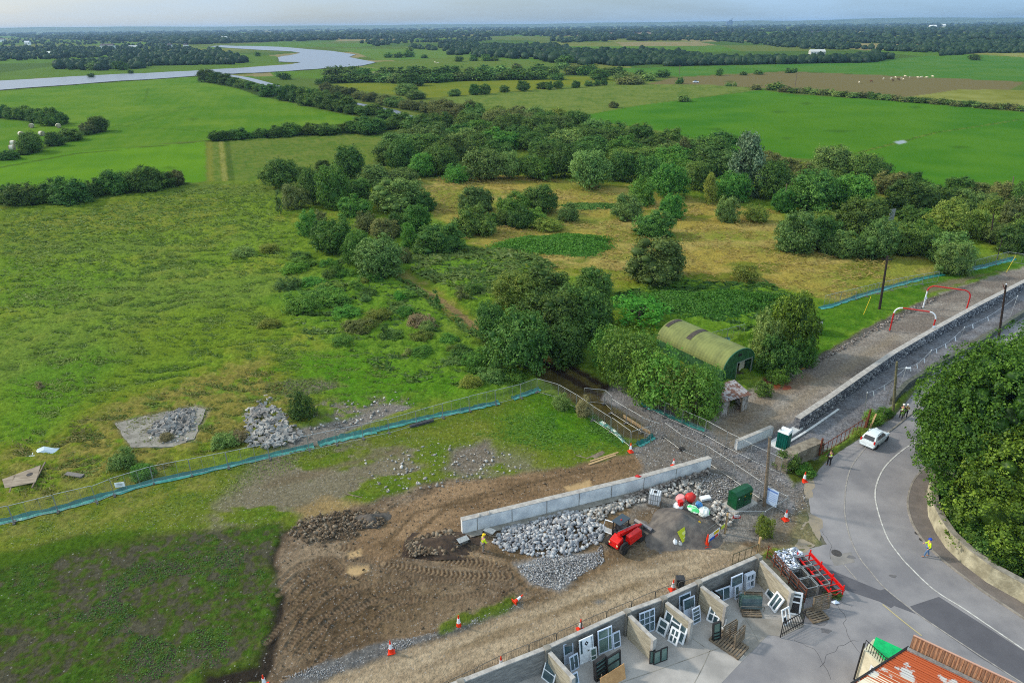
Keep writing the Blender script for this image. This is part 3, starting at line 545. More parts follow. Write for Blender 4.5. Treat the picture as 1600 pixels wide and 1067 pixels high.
# ================================================================== trees
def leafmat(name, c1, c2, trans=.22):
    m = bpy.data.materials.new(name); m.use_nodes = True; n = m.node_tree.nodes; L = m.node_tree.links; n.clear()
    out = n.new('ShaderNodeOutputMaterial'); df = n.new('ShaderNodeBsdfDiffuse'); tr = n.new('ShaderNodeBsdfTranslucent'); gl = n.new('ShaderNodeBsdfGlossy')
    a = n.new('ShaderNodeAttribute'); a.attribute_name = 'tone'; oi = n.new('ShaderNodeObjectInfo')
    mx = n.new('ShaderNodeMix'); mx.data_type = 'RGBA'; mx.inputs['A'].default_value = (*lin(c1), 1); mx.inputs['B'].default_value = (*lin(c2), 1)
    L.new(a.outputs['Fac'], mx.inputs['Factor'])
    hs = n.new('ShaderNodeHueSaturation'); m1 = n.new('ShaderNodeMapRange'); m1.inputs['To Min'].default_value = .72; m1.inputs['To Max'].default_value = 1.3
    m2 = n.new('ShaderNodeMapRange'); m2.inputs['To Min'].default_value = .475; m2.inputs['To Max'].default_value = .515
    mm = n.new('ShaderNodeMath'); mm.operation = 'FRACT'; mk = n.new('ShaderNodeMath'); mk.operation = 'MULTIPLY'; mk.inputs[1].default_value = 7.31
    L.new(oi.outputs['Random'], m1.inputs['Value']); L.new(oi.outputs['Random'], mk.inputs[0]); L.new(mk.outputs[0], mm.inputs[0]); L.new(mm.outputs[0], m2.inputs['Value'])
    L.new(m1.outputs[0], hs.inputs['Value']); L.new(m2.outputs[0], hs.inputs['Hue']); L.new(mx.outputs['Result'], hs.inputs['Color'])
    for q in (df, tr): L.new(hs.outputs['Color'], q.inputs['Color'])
    s1 = n.new('ShaderNodeMixShader'); s1.inputs[0].default_value = trans; L.new(df.outputs[0], s1.inputs[1]); L.new(tr.outputs[0], s1.inputs[2])
    gl.inputs['Roughness'].default_value = .5; gl.inputs['Color'].default_value = (.5, .55, .6, 1)
    s2 = n.new('ShaderNodeMixShader'); s2.inputs[0].default_value = .025; L.new(s1.outputs[0], s2.inputs[1]); L.new(gl.outputs[0], s2.inputs[2]); L.new(s2.outputs[0], out.inputs[0])
    return m
LM = {'d': leafmat('dark_leaves', (54, 88, 34), (110, 142, 58)), 'w': leafmat('willow_leaves', (74, 106, 44), (134, 162, 84)),
      'o': leafmat('brownish_leaves', (84, 96, 48), (130, 136, 74)), 'b': leafmat('bright_leaves', (62, 110, 36), (118, 162, 62), .3),
      'y': leafmat('yellowish_leaves', (96, 120, 42), (146, 156, 66), .3), 'g': leafmat('broad_leaves', (32, 68, 16), (112, 146, 44), .28),
      'p': leafmat('poplar_leaves', (58, 90, 46), (134, 158, 122), .2), 's': leafmat('straw_stalks', (128, 118, 78), (160, 148, 106)), 'n': leafmat('nettle_leaves', (58, 112, 30), (104, 156, 52), .3)}
bark = mat('bark', (92, 84, 72), .9, var=.4, scale=6, bump=.6, bscale=14)
_ico = {}
def ico(sub):
    if sub not in _ico:
        bm = bmesh.new(); bmesh.ops.create_icosphere(bm, subdivisions=sub, radius=1); bm.verts.ensure_lookup_table()
        _ico[sub] = (np.array([v.co[:] for v in bm.verts]), np.array([[v.index for v in f.verts] for f in bm.faces])); bm.free()
    return _ico[sub]
def crown_mesh(name, seed, nb=16, sm=1.0, nl=2600, ls=.055, shape='bush', core=.8, aspect=1.6, sub=2, loose=.22):
    r_ = np.random.RandomState(seed); B = []
    lob = r_.uniform(0, 6.28, 3); el = lambda a: 1 + .2 * math.sin(2 * a + lob[0]) + .16 * math.sin(3 * a + lob[1]) + .08 * math.sin(5 * a + lob[2])
    nbig = max(4, nb // 3)
    for i in range(nb):
        bigb = i < nbig; a = 6.28 * i / (nbig if bigb else nb * .31) + r_.uniform(-.5, .5); k = el(a)
        if shape == 'tall':
            z = r_.uniform(.1, .88); e = .33 * math.sin(math.pi * min(.97, z * .8 + .17)); q = r_.uniform(.3, 1) * e; rr = r_.uniform(.09, .17) if bigb else r_.uniform(.06, .1); c = np.array([math.cos(a) * q * k, math.sin(a) * q * k, z])
        elif bigb:
            z = r_.uniform(.2, .58) if shape != 'tree' else r_.uniform(.32, .68); q = r_.uniform(.12, .26); c = np.array([math.cos(a) * q * k, math.sin(a) * q * k, z]); rr = r_.uniform(.18, .26)
        else:
            z = r_.uniform(.08, .93) if shape != 'tree' else r_.uniform(.2, .94); zz = (z - .36) / (.64 if z > .36 else .5); e = math.sqrt(max(.02, 1 - zz * zz)) * (.43 if shape != 'dome' else .41)
            q = e * r_.uniform(.8, 1.0); c = np.array([math.cos(a) * q * k, math.sin(a) * q * k, z]); rr = r_.uniform(.07, .14) * sm if shape != 'dome' else r_.uniform(.1, .14)
        c[2] = max(c[2], rr * .6); B.append((c, rr))
    if shape in ('bush', 'dome'): B.append((np.array([0, 0, .34]), .31))
    elif shape == 'tree': B.append((np.array([.03, 0, .48]), .26)); B.append((np.array([.05, -.05, .3]), .22))
    C = np.array([b_[0] for b_ in B]); Rr = np.array([b_[1] for b_ in B])
    V = []; Fc = []; T = []
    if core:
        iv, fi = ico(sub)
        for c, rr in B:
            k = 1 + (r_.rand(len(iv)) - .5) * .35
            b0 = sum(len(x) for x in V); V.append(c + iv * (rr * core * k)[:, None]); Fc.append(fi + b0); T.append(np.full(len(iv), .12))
    # leaves gather in clumps on the limbs' ends, with gaps between them
    per = 16 if nl < 20000 else 26; kc = max(12, nl // per); mc = kc * 6; bi = r_.choice(len(B), mc, p=Rr ** 2 / (Rr ** 2).sum()); d = r_.normal(size=(mc, 3)); d[:, 2] += .15; d /= np.linalg.norm(d, axis=1)[:, None]
    cp = C[bi] + d * (Rr[bi] * (.88 + r_.rand(mc) ** 1.6 * (.22 + loose)))[:, None]
    dd = np.linalg.norm(cp[:, None, :] - C[None], axis=2) / Rr[None]; ok = (dd < .82).sum(1) == 0; ok &= cp[:, 2] > .02
    cp = cp[ok][:kc]; d = d[ok][:kc]; kc = len(cp); ci = np.repeat(np.arange(kc), per); m = len(ci); csz = ls * r_.uniform(.9, 2.3, kc)
    off = r_.normal(size=(m, 3)); off -= d[ci] * (off * d[ci]).sum(1)[:, None] * .45; pos = cp[ci] + off * csz[ci][:, None]; pos[:, 2] = np.maximum(pos[:, 2], .01)
    nn = d[ci] * .6 + np.array([0, 0, .45]) + r_.normal(size=(m, 3)) * .55 + off * .25; nn /= np.linalg.norm(nn, axis=1)[:, None]
    a = np.cross(nn, r_.normal(size=(m, 3))); a /= np.linalg.norm(a, axis=1)[:, None]; b_ = np.cross(nn, a); s = ls * r_.uniform(.5, 1.4, m)[:, None]
    q = np.stack([pos - a * s * aspect * .5, pos - b_ * s * .5 + nn * s * .15, pos + a * s * aspect * .5, pos + b_ * s * .5 + nn * s * .15], 1).reshape(-1, 3)
    b0 = sum(len(x) for x in V); qi = np.arange(4 * m).reshape(-1, 4) + b0
    tri = np.concatenate([qi[:, [0, 1, 2]], qi[:, [0, 2, 3]]]); V.append(q); Fc.append(tri)
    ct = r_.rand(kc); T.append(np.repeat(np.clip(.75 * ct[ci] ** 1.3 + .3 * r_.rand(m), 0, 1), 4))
    V = np.concatenate(V); Fc = np.concatenate(Fc); T = np.concatenate(T)
    return bigmesh(name, V, Fc, np.stack([T, T, T], 1))
def trunk_mesh(name, seed, h=.6, r0=.035, limbs=5):
    rr = random.Random(seed); mb = MB(); top = Vector((rr.uniform(-.03, .03), rr.uniform(-.03, .03), h))
    mid = Vector((rr.uniform(-.03, .03), rr.uniform(-.03, .03), h * .5)); mb.tube([(0, 0, 0), mid, top], [r0, r0 * .75, r0 * .35], 7)
    for i in range(limbs):
        a = 6.28 * i / limbs + rr.uniform(-.4, .4); t = rr.uniform(.35, .9); p = Vector((0, 0, 0)).lerp(top, t)
        e = p + Vector((math.cos(a) * .26, math.sin(a) * .26, rr.uniform(.12, .28))); mb.tube([p, p.lerp(e, .5) + Vector((0, 0, .03)), e], [r0 * .45, r0 * .3, r0 * .12], 5)
    return mb.mesh(name)
TREE = {}
def variants(key, cnt, **k):
    for i in range(cnt): TREE.setdefault(key, []).append((hash_ := 0, crown_mesh('crown', 100 + len(TREE) * 10 + i, **k)))
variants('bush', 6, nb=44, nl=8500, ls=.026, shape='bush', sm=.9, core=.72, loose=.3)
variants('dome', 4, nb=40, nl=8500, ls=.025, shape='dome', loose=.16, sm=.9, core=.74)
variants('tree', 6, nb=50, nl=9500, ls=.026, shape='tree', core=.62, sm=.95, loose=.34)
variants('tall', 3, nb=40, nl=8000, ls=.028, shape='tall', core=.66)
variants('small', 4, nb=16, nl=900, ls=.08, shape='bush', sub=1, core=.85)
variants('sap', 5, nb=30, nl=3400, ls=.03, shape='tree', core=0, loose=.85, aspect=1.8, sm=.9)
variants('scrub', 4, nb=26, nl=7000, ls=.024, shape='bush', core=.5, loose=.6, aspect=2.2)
variants('dead', 2, nb=14, nl=620, ls=.04, shape='tall', core=0, loose=.9, aspect=4)
TRM = [trunk_mesh('trunk', s) for s in range(3)]
for t in TRM: t.materials.append(bark)
_mm = {}
def shape_of(form, kind, rng):
    i = rng.randrange(len(TREE[form])); k = (form, i, kind)
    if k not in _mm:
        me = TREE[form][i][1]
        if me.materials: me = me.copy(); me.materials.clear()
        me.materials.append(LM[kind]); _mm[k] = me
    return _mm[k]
rngT = random.Random(5)
WORD = {'d': 'dark green', 'w': 'grey-green', 'o': 'brownish', 'b': 'bright green', 'y': 'yellow-green', 'g': 'leafy green', 'p': 'silvery', 's': 'straw-coloured', 'n': 'leafy green'}
def plant(cx, yb, w_, h_, kind, label, cat, name, group=None, form='bush', trunk=True, hmin=.45, hmax=2.6):
    """stand a plant where the photo shows its outline: bottom centre (cx, yb), w_ by h_ pixels"""
    if yb < 235 and form in ('small', 'dome', 'bush') and 'lone' not in name and 'round' not in name: w_ *= 1.22
    yc = yb - h_ / 2
    g = P(cx, yb - h_ * .3); D = (g - CAM).length; k = (g - CAM).dot(fw) / F; de = math.asin(H / D) if D > H else 1.2
    rx = w_ * k / 2; E = h_ * k
    q = (E / 2) ** 2 - (rx * math.sin(de)) ** 2
    hz = 2 * math.sqrt(max(q, 0)) / math.cos(de) if q > 0 else 0
    hz = min(max(hz, 2 * rx * hmin), 2 * rx * hmax)
    c = P(cx, yc, hz / 2)
    o = thing(name, label, cat, (c.x, c.y, -.05), rngT.uniform(0, 6.28), group, (2 * rx * 1.04, 2 * rx * 1.04, hz * 1.02))
    obj('crown', shape_of(form, kind, rngT), None, o)
    if trunk: obj('trunk', TRM[rngT.randrange(3)], None, o)
    return o
NT = 0
def row(items, where, name='bush', cat=None, form='bush', group=None, trunk=True, sort=0, **kw):
    """label every plant of a row by its place in it"""
    global NT
    items = sorted(items, key=lambda t: t[0]); n = len(items)
    for i, t in enumerate(items):
        kind = t[4]; f = t[5] if len(t) > 5 else form
        lab = f"{WORD[kind]} {name.replace('_', ' ')} {where}, {ordn(i)} from the left"
        plant(t[0], t[1], t[2], t[3], kind, lab, cat or name.replace('_', ' '), name, group or f"{name.replace('_', ' ')}s {where}", f, trunk, **kw); NT += 1

row([(8, 316, 32, 30, 'd'), (34, 319, 52, 32, 'd'), (62, 317, 40, 26, 'd'), (84, 314, 44, 32, 'd'), (106, 317, 56, 39, 'd'), (146, 306, 34, 26, 'd'), (180, 301, 46, 35, 'd'), (200, 298, 24, 22, 'w'), (226, 298, 48, 36, 'd'), (252, 293, 40, 26, 'd'), (272, 290, 32, 22, 'o')], 'in the hedge below the lime field')
row([(3, 183, 18, 17, 'd'), (16, 185, 20, 17, 'd'), (38, 186, 26, 19, 'd'), (56, 191, 24, 20, 'd'), (76, 195, 26, 25, 'd'), (92, 193, 20, 17, 'd')], 'in the tree line above the bales', form='dome')
row([(12, 246, 30, 8, 'd'), (36, 241, 18, 7, 'd'), (46, 237, 34, 27, 'd', 'tree'), (84, 227, 22, 19, 'd', 'dome'), (108, 219, 30, 17, 'd', 'dome'), (132, 211, 14, 8, 'd'), (138, 208, 24, 17, 'o'), (153, 205, 30, 21, 'd', 'tree')], 'beside the hay bales', name='shrub')
row([(342, 219, 26, 13, 'd'), (371, 217, 26, 17, 'd', 'dome'), (393, 216, 14, 9, 'd'), (409, 215, 22, 14, 'd'), (434, 214, 26, 17, 'd'), (454, 212, 24, 19, 'd'), (472, 209, 16, 8, 'd'), (488, 210, 28, 17, 'd'), (514, 209, 30, 15, 'd'), (533, 208, 22, 14, 'd'), (552, 207, 30, 17, 'd'), (576, 205, 44, 21, 'd'), (606, 202, 24, 17, 'd')], 'along the field edge above the rough pasture')
row([(323, 127, 24, 17, 'd', 'tree'), (338, 129, 20, 14, 'd'), (353, 131, 20, 14, 'd'), (366, 134, 18, 11, 'd'), (379, 137, 20, 11, 'd'), (392, 139, 18, 10, 'd'), (405, 142, 18, 10, 'd'), (417, 150, 22, 16, 'd'), (433, 149, 18, 16, 'd'), (449, 156, 24, 21, 'd'), (463, 158, 22, 22, 'd'), (476, 163, 22, 23, 'd'), (490, 164, 26, 25, 'd'), (506, 168, 26, 24, 'd'), (522, 171, 26, 25, 'd'), (538, 174, 26, 23, 'd'), (551, 178, 20, 14, 'd'), (570, 180, 24, 14, 'd'), (584, 179, 22, 15, 'd'), (604, 189, 26, 17, 'd'), (627, 200, 34, 22, 'd'), (650, 200, 36, 15, 'w')], 'on the near bank of the channel', name='bank_tree', cat='tree', form='dome')
row([(512, 143, 20, 13, 'o'), (528, 146, 18, 12, 'o'), (545, 150, 22, 12, 'o'), (562, 154, 20, 11, 'o'), (578, 158, 22, 13, 'o'), (600, 163, 24, 14, 'o'), (618, 166, 26, 13, 'w'), (634, 146, 28, 12, 'w'), (650, 153, 24, 11, 'w'), (637, 169, 24, 12, 'o'), (652, 171, 24, 13, 'o'), (672, 174, 28, 14, 'o'), (690, 181, 34, 24, 'o'), (706, 182, 26, 22, 'o'), (727, 187, 32, 28, 'o'), (745, 189, 24, 15, 'o'), (762, 190, 26, 14, 'o')], 'on the far bank of the channel', name='thorn_bush', cat='bush')
row([(520, 115, 20, 9, 'd'), (536, 115, 20, 9, 'd'), (552, 116, 22, 9, 'd'), (568, 117, 20, 8, 'd'), (603, 116, 20, 8, 'd'), (618, 116, 12, 6, 'd'), (634, 116, 20, 9, 'd'), (653, 118, 24, 13, 'd'), (668, 118, 20, 11, 'd'), (686, 116, 22, 8, 'd'), (704, 115, 24, 8, 'd'), (734, 113, 14, 7, 'd'), (757, 112, 20, 8, 'd'), (782, 114, 24, 8, 'w'), (808, 116, 24, 8, 'd'), (842, 113, 24, 10, 'd'), (807, 107, 13, 7, 'o')], 'in back row behind the yellow strip', name='distant_tree', cat='tree', form='small')
row([(510, 130, 16, 11, 'd'), (524, 129, 22, 12, 'd'), (540, 128, 22, 11, 'd'), (556, 127, 22, 11, 'd'), (572, 128, 22, 12, 'd'), (588, 127, 20, 12, 'd'), (604, 128, 20, 12, 'w'), (619, 129, 20, 13, 'w'), (643, 133, 30, 18, 'd', 'dome'), (664, 128, 20, 10, 'd'), (680, 127, 22, 9, 'd'), (698, 126, 22, 11, 'd'), (716, 125, 22, 11, 'w'), (733, 125, 22, 12, 'd'), (752, 125, 24, 13, 'd'), (768, 124, 22, 13, 'd'), (788, 124, 22, 12, 'd'), (803, 124, 22, 13, 'd'), (820, 124, 20, 12, 'd'), (842, 123, 24, 13, 'd'), (863, 117, 18, 12, 'd'), (871, 124, 18, 9, 'd')], 'in front row behind the yellow strip', name='distant_tree', cat='tree', form='small')
row([(711, 149, 22, 8, 'w'), (741, 148, 17, 15, 'd'), (758, 147, 17, 14, 'd'), (788, 144, 15, 10, 'd'), (817, 142, 20, 15, 'd'), (848, 139, 18, 10, 'd'), (858, 140, 12, 12, 'd'), (872, 138, 16, 12, 'd'), (900, 137, 13, 10, 'd'), (920, 135, 15, 8, 'w'), (933, 134, 11, 9, 'd'), (944, 133, 11, 10, 'd'), (959, 169, 14, 10, 'o')], 'standing alone in the marshy strip', name='round_bush', cat='bush', form='dome')
row([(880, 108, 16, 9, 'w'), (896, 116, 20, 14, 'w'), (884, 100, 18, 12, 'd'), (912, 117, 18, 13, 'd'), (925, 115, 20, 13, 'd'), (936, 124, 22, 14, 'd', 'dome'), (950, 117, 20, 11, 'd'), (965, 117, 20, 11, 'd'), (972, 125, 22, 11, 'w'), (978, 131, 20, 10, 'o'), (993, 131, 20, 10, 'o'), (1000, 116, 12, 6, 'd'), (1012, 124, 20, 8, 'w'), (1036, 119, 18, 7, 'd')], 'in the line slanting from the far wood', name='distant_tree', cat='tree', form='small')
row([(1063, 131, 11, 9, 'd'), (1068, 158, 20, 8, 'w'), (1124, 118, 10, 10, 'd'), (1162, 117, 12, 4, 'd'), (1186, 116, 13, 5, 'd'), (1232, 114, 9, 7, 'd'), (1241, 114, 9, 7, 'd'), (1138, 135, 10, 5, 'w'), (1148, 135, 7, 6, 'w'), (1180, 139, 16, 5, 'o'), (1213, 139, 24, 8, 'd'), (1360, 149, 10, 6, 'd'), (1372, 151, 9, 6, 'd'), (1523, 94, 15, 8, 'd'), (402, 88, 8, 7, 'd'), (434, 130, 0, 0, 'd')][:-1], 'by itself in the far fields', name='lone_bush', cat='bush', form='small')
row([(434, 120, 8, 8, 'w'), (445, 124, 14, 9, 'd'), (142, 121, 8, 6, 'd'), (187, 109, 15, 12, 'd'), (204, 115, 7, 5, 'd'), (147, 109, 16, 12, 'w'), (607, 90, 10, 7, 'd'), (623, 90, 11, 7, 'd'), (638, 89, 13, 9, 'd'), (640, 80, 10, 5, 'w'), (663, 91, 8, 5, 'd'), (717, 96, 11, 8, 'd'), (740, 95, 10, 8, 'd'), (759, 95, 12, 9, 'd'), (773, 95, 11, 6, 'd'), (497, 132, 10, 8, 'd')], 'scattered round the river bend', name='field_tree', cat='tree', form='small')
hl = [(1228 + i * 11.6, 143.5 + i * .93 + rngT.uniform(-.5, .5), 14, rngT.uniform(6, 9), rngT.choice('wowdo')) for i in range(33)]
row(hl, 'in the low hedge across the right-hand fields', name='hedge_shrub', cat='shrub', form='small')

# the scrub belt in the middle distance
row([(440, 294, 46, 42, 'd', 'tree'), (471, 280, 22, 18, 'd'), (505, 269, 26, 18, 'd'), (545, 280, 46, 46, 'd', 'tree'), (460, 326, 34, 38, 'o', 'scrub'), (436, 336, 18, 34, 'w', 'dead'), (487, 318, 32, 50, 'd', 'tree'), (519, 322, 48, 58, 'b', 'tree'), (585, 290, 46, 30, 'w'), (628, 289, 52, 24, 'w'), (555, 312, 44, 32, 'd', 'tree'), (622, 328, 76, 46, 'w', 'dome'), (664, 331, 36, 28, 'd', 'dome'), (600, 316, 38, 32, 'd')], 'at the back of the scrub belt', name='scrub_tree', cat='tree', form='tree')
row([(552, 338, 46, 32, 'b'), (483, 368, 34, 38, 'b'), (498, 352, 26, 24, 'o'), (572, 362, 36, 30, 'o', 'scrub'), (600, 374, 42, 34, 'o'), (620, 368, 28, 36, 'd'), (650, 362, 44, 42, 'b'), (525, 394, 60, 50, 'b'), (640, 388, 30, 38, 'b', 'tall'), (690, 395, 68, 44, 'd', 'dome'), (558, 415, 42, 50, 'b', 'tree'), (592, 432, 70, 58, 'w', 'tree'), (632, 412, 22, 24, 'o'), (660, 397, 30, 24, 'd'), (500, 380, 34, 34, 'd')], 'in the near half of the scrub belt', name='scrub_tree', cat='tree', form='bush')
rf_ = random.Random(4); fill_ = []; fp_ = [(430, 440), (480, 395), (560, 420), (640, 445), (700, 520), (780, 585), (700, 590), (620, 540), (500, 510)]
while len(fill_) < 34:
    x, y = rf_.uniform(430, 780), rf_.uniform(395, 600)
    if sdpoly(np.array([x]), np.array([y]), fp_)[0] > 0 and abs((y - 430) - (x - 625) * .72) > 18: fill_.append((x, y, rf_.uniform(18, 40), rf_.uniform(10, 20), rf_.choice('bbdwynbw'), rf_.choice(['scrub', 'scrub', 'bush'])))
row([(448, 455, 38, 22, 'w'), (470, 490, 50, 34, 'b'), (494, 474, 40, 24, 'd'), (520, 480, 50, 30, 'b'), (540, 498, 40, 22, 'b'), (590, 504, 40, 24, 'y'), (560, 520, 44, 22, 'o'), (600, 534, 24, 28, 'd', 'dead'), (657, 513, 36, 24, 's'), (682, 488, 18, 32, 'd', 'dead'), (575, 466, 30, 16, 'd'), (490, 450, 34, 18, 'b'), (420, 395, 30, 16, 'y'), (380, 400, 34, 14, 'w'), (720, 470, 26, 24, 'o', 'dead'), (740, 462, 26, 22, 'd'), (700, 540, 30, 18, 'b'), (745, 575, 44, 30, 'b'), (770, 600, 44, 32, 'w'), (735, 608, 30, 24, 'y'), (800, 600, 40, 26, 'b'), (420, 512, 30, 14, 'y'), (535, 540, 36, 16, 'b'), (640, 560, 24, 16, 'o', 'dead')] + fill_, 'in the rough grass left of the track', name='low_shrub', cat='shrub', form='scrub')
row([(745, 331, 48, 40, 'w', 'dome'), (740, 366, 56, 44, 'd'), (766, 352, 24, 20, 'd'), (802, 340, 46, 38, 'b'), (812, 356, 40, 32, 'd'), (785, 352, 26, 24, 'd'), (845, 332, 48, 40, 'd', 'tree'), (835, 353, 36, 28, 'b', 'scrub'), (855, 358, 42, 16, 'y', 'scrub'), (888, 347, 30, 28, 'w', 'scrub'), (980, 343, 44, 38, 'w', 'dome'), (1004, 320, 36, 42, 'b'), (1050, 341, 34, 36, 'b'), (1025, 369, 54, 40, 'd', 'bush'), (1136, 347, 32, 38, 'w'), (1182, 347, 34, 28, 'y', 'scrub'), (1025, 441, 88, 66, 'w', 'dome'), (1165, 440, 36, 28, 'y', 'scrub'), (1060, 444, 0, 0, 'd')][:-1], 'in the golden meadow', name='meadow_bush', cat='bush')

# the long thicket: front edge, then the mass behind it
row([(661, 276, 38, 34, 'b'), (628, 268, 44, 46, 'd'), (688, 272, 40, 40, 'd'), (713, 285, 36, 27, 'b', 'scrub'), (755, 280, 54, 44, 'w'), (795, 278, 34, 38, 'w'), (828, 279, 36, 34, 'd'), (848, 280, 42, 30, 'b'), (882, 276, 42, 46, 'd'), (920, 293, 56, 52, 'w'), (970, 282, 38, 42, 'd'), (1010, 284, 40, 40, 'd'), (1046, 309, 46, 48, 'b'), (1088, 296, 40, 40, 'd'), (1110, 319, 26, 46, 'y', 'tall'), (1145, 314, 52, 40, 'b'), (1206, 308, 50, 52, 'd', 'tree'), (1235, 320, 34, 26, 'b')], 'along the front edge of the long thicket', name='thicket_tree', cat='tree', form='tree')
plant(1166, 300, 60, 82, 'p', 'tallest tree of the thicket, with pale silvery leaves on its crown', 'tree', 'poplar_tree', None, 'tall'); NT += 1
mass = [[612, 258], [642, 214], [700, 190], [770, 186], [840, 190], [905, 204], [1000, 214], [1060, 238], [1130, 238], [1120, 280], [1060, 274], [960, 262], [880, 258], [760, 256], [700, 262]]
mw = W(mass); xs = [p[0] for p in mw]; ys = [p[1] for p in mw]; pts_ = []
rg = random.Random(11); tries = 0
while tries < 6000:
    tries += 1; x = rg.uniform(min(xs), max(xs)); y = rg.uniform(min(ys), max(ys))
    if sdpoly(np.array([x]), np.array([y]), mw)[0] < 0: continue
    if min([((x - a) ** 2 + ((y - b_) * .8) ** 2) for a, b_, *_ in pts_] or [1e9]) < 10.5 ** 2: continue
    pts_.append((x, y))
pts_.sort(key=lambda p: -p[1]); rws = 5; per = math.ceil(len(pts_) / rws); rn = ['back row', 'second row from the back', 'middle row', 'fourth row from the back', 'front row']
for ri in range(rws):
    for i, (x, y) in enumerate(sorted(pts_[ri * per:(ri + 1) * per], key=lambda p: PX((p[0], p[1], 0))[0])):
        px_, py_ = PX((x, y, 0)); k = rg.choice('dddwddwbd') if ri else rg.choice('oddwoy')
        wd = rg.uniform(11, 15); ht = rg.uniform(6.0, 8.5)
        o = thing('thicket_tree', f"{WORD[k]} tree inside the long thicket, {rn[ri]}, {ordn(i)} from the left", 'tree', (x, y, -.05), rg.uniform(0, 6.28), f'trees in the {rn[ri]} of the long thicket', (wd, wd, ht))
        obj('crown', shape_of(rg.choice(['bush', 'tree', 'bush']), k, rg), None, o); obj('trunk', TRM[i % 3], None, o); NT += 1
row([(960, 222, 26, 16, 'y'), (980, 226, 24, 16, 'd'), (1010, 232, 28, 18, 'o'), (1040, 240, 30, 22, 'o'), (1068, 252, 24, 34, 'o', 'tall'), (1096, 250, 34, 28, 'w'), (1130, 254, 34, 22, 'd'), (1020, 262, 44, 26, 'd'), (1060, 276, 40, 28, 'b'), (1100, 276, 44, 28, 'd'), (985, 250, 40, 24, 'w'), (1205, 262, 34, 26, 'o'), (1232, 268, 34, 22, 'o'), (1215, 285, 30, 24, 'd')], 'round the crest of the long thicket', name='thicket_bush', cat='bush')
row([(1300, 278, 62, 46, 'w', 'tree'), (1255, 290, 40, 34, 'o'), (1348, 284, 50, 42, 'd', 'tree'), (1375, 280, 30, 30, 'd'), (1270, 328, 70, 56, 'd', 'tree'), (1335, 326, 52, 50, 'b', 'tree'), (1310, 300, 44, 34, 'd'), (1225, 332, 34, 34, 'b'), (1392, 304, 50, 34, 'o'), (1428, 296, 44, 26, 'd'), (1420, 328, 64, 44, 'd', 'dome'), (1478, 326, 42, 36, 'd'), (1502, 299, 44, 22, 'd'), (1535, 303, 38, 18, 'o'), (1508, 330, 40, 34, 'w'), (1448, 306, 30, 20, 'w'), (1570, 312, 40, 28, 'o'), (1598, 316, 34, 30, 'd'), (1540, 330, 40, 30, 'w')], 'at the back of the right-hand wood', name='wood_tree', cat='tree')
row([(1247, 392, 62, 58, 'w', 'dome'), (1290, 388, 44, 50, 'd'), (1350, 364, 62, 54, 'd', 'tree'), (1295, 358, 44, 28, 'y'), (1318, 400, 54, 40, 'w'), (1375, 402, 54, 56, 'w'), (1360, 396, 36, 36, 'b'), (1424, 398, 54, 46, 'd', 'dome'), (1482, 370, 56, 52, 'y', 'tree'), (1425, 352, 40, 30, 'd'), (1455, 352, 34, 26, 'b'), (1488, 410, 66, 46, 'w'), (1492, 428, 48, 46, 'w', 'dome'), (1530, 372, 44, 44, 'y'), (1560, 350, 52, 40, 'y'), (1590, 358, 44, 50, 'o'), (1560, 382, 40, 32, 'w'), (1588, 394, 48, 42, 'd'), (1446, 378, 40, 34, 'b'), (1620, 380, 50, 50, 'd')], 'at the front of the right-hand wood', name='wood_tree', cat='tree')

# big willows by the track and the growth round the hut
row([(852, 470, 86, 56, 'd', 'bush'), (928, 464, 54, 46, 'd', 'dome'), (803, 482, 60, 54, 'y', 'tree'), (858, 540, 90, 84, 'd', 'tree'), (908, 530, 78, 78, 'd', 'tree'), (766, 536, 46, 60, 'd', 'tree'), (812, 581, 84, 88, 'd', 'tree'), (880, 570, 66, 64, 'd', 'tree'), (940, 508, 40, 42, 'd', 'bush')], 'in the clump where the track goes under', name='willow_tree', cat='tree')
for r0_ in (0,):
    row([(945, 578, 44, 60, 'b', 'sap'), (968, 600, 66, 80, 'b', 'sap'), (992, 614, 74, 90, 'b', 'sap'), (1014, 630, 62, 80, 'b', 'sap'), (1038, 640, 72, 86, 'b', 'sap'), (1064, 648, 62, 74, 'y', 'sap'), (1090, 658, 66, 82, 'b', 'sap'), (1106, 652, 44, 72, 'b', 'sap'), (1008, 570, 40, 50, 'b', 'sap'), (1000, 505, 80, 40, 'n', 'sap'), (1072, 606, 44, 38, 'n')], 'in the stand beside the green hut', name='sapling', cat='tree', trunk=True)
row([(1198, 568, 44, 80, 'w', 'scrub'), (1242, 556, 62, 92, 'g', 'tree'), (1218, 585, 50, 60, 'd', 'scrub'), (1255, 572, 40, 50, 'b', 'scrub'), (1194, 618, 26, 24, 'd', 'scrub'), (1200, 540, 34, 40, 'b'), (1272, 520, 26, 30, 'b'), (1216, 600, 30, 24, 'b', 'scrub')], 'on the meadow side of the green hut', name='young_tree', cat='tree')
row([(190, 735, 34, 34, 'w'), (222, 748, 34, 26, 'b'), (350, 700, 34, 26, 'w'), (470, 655, 40, 44, 'd'), (440, 672, 0, 0, 'd'), (375, 690, 24, 20, 's'), (62, 610, 18, 14, 's', 'dead'), (230, 838, 44, 16, 'd'), (910, 640, 22, 24, 'y'), (880, 628, 24, 26, 'b'), (1186, 858, 0, 0, 'b')][:4] + [(375, 690, 24, 20, 's'), (62, 610, 18, 14, 's', 'dead'), (912, 650, 24, 30, 's'), (878, 640, 24, 26, 'w'), (260, 690, 20, 16, 's'), (1196, 838, 26, 34, 'y')], 'near the site fences', name='weed_clump', cat='weeds', form='scrub', trunk=False)

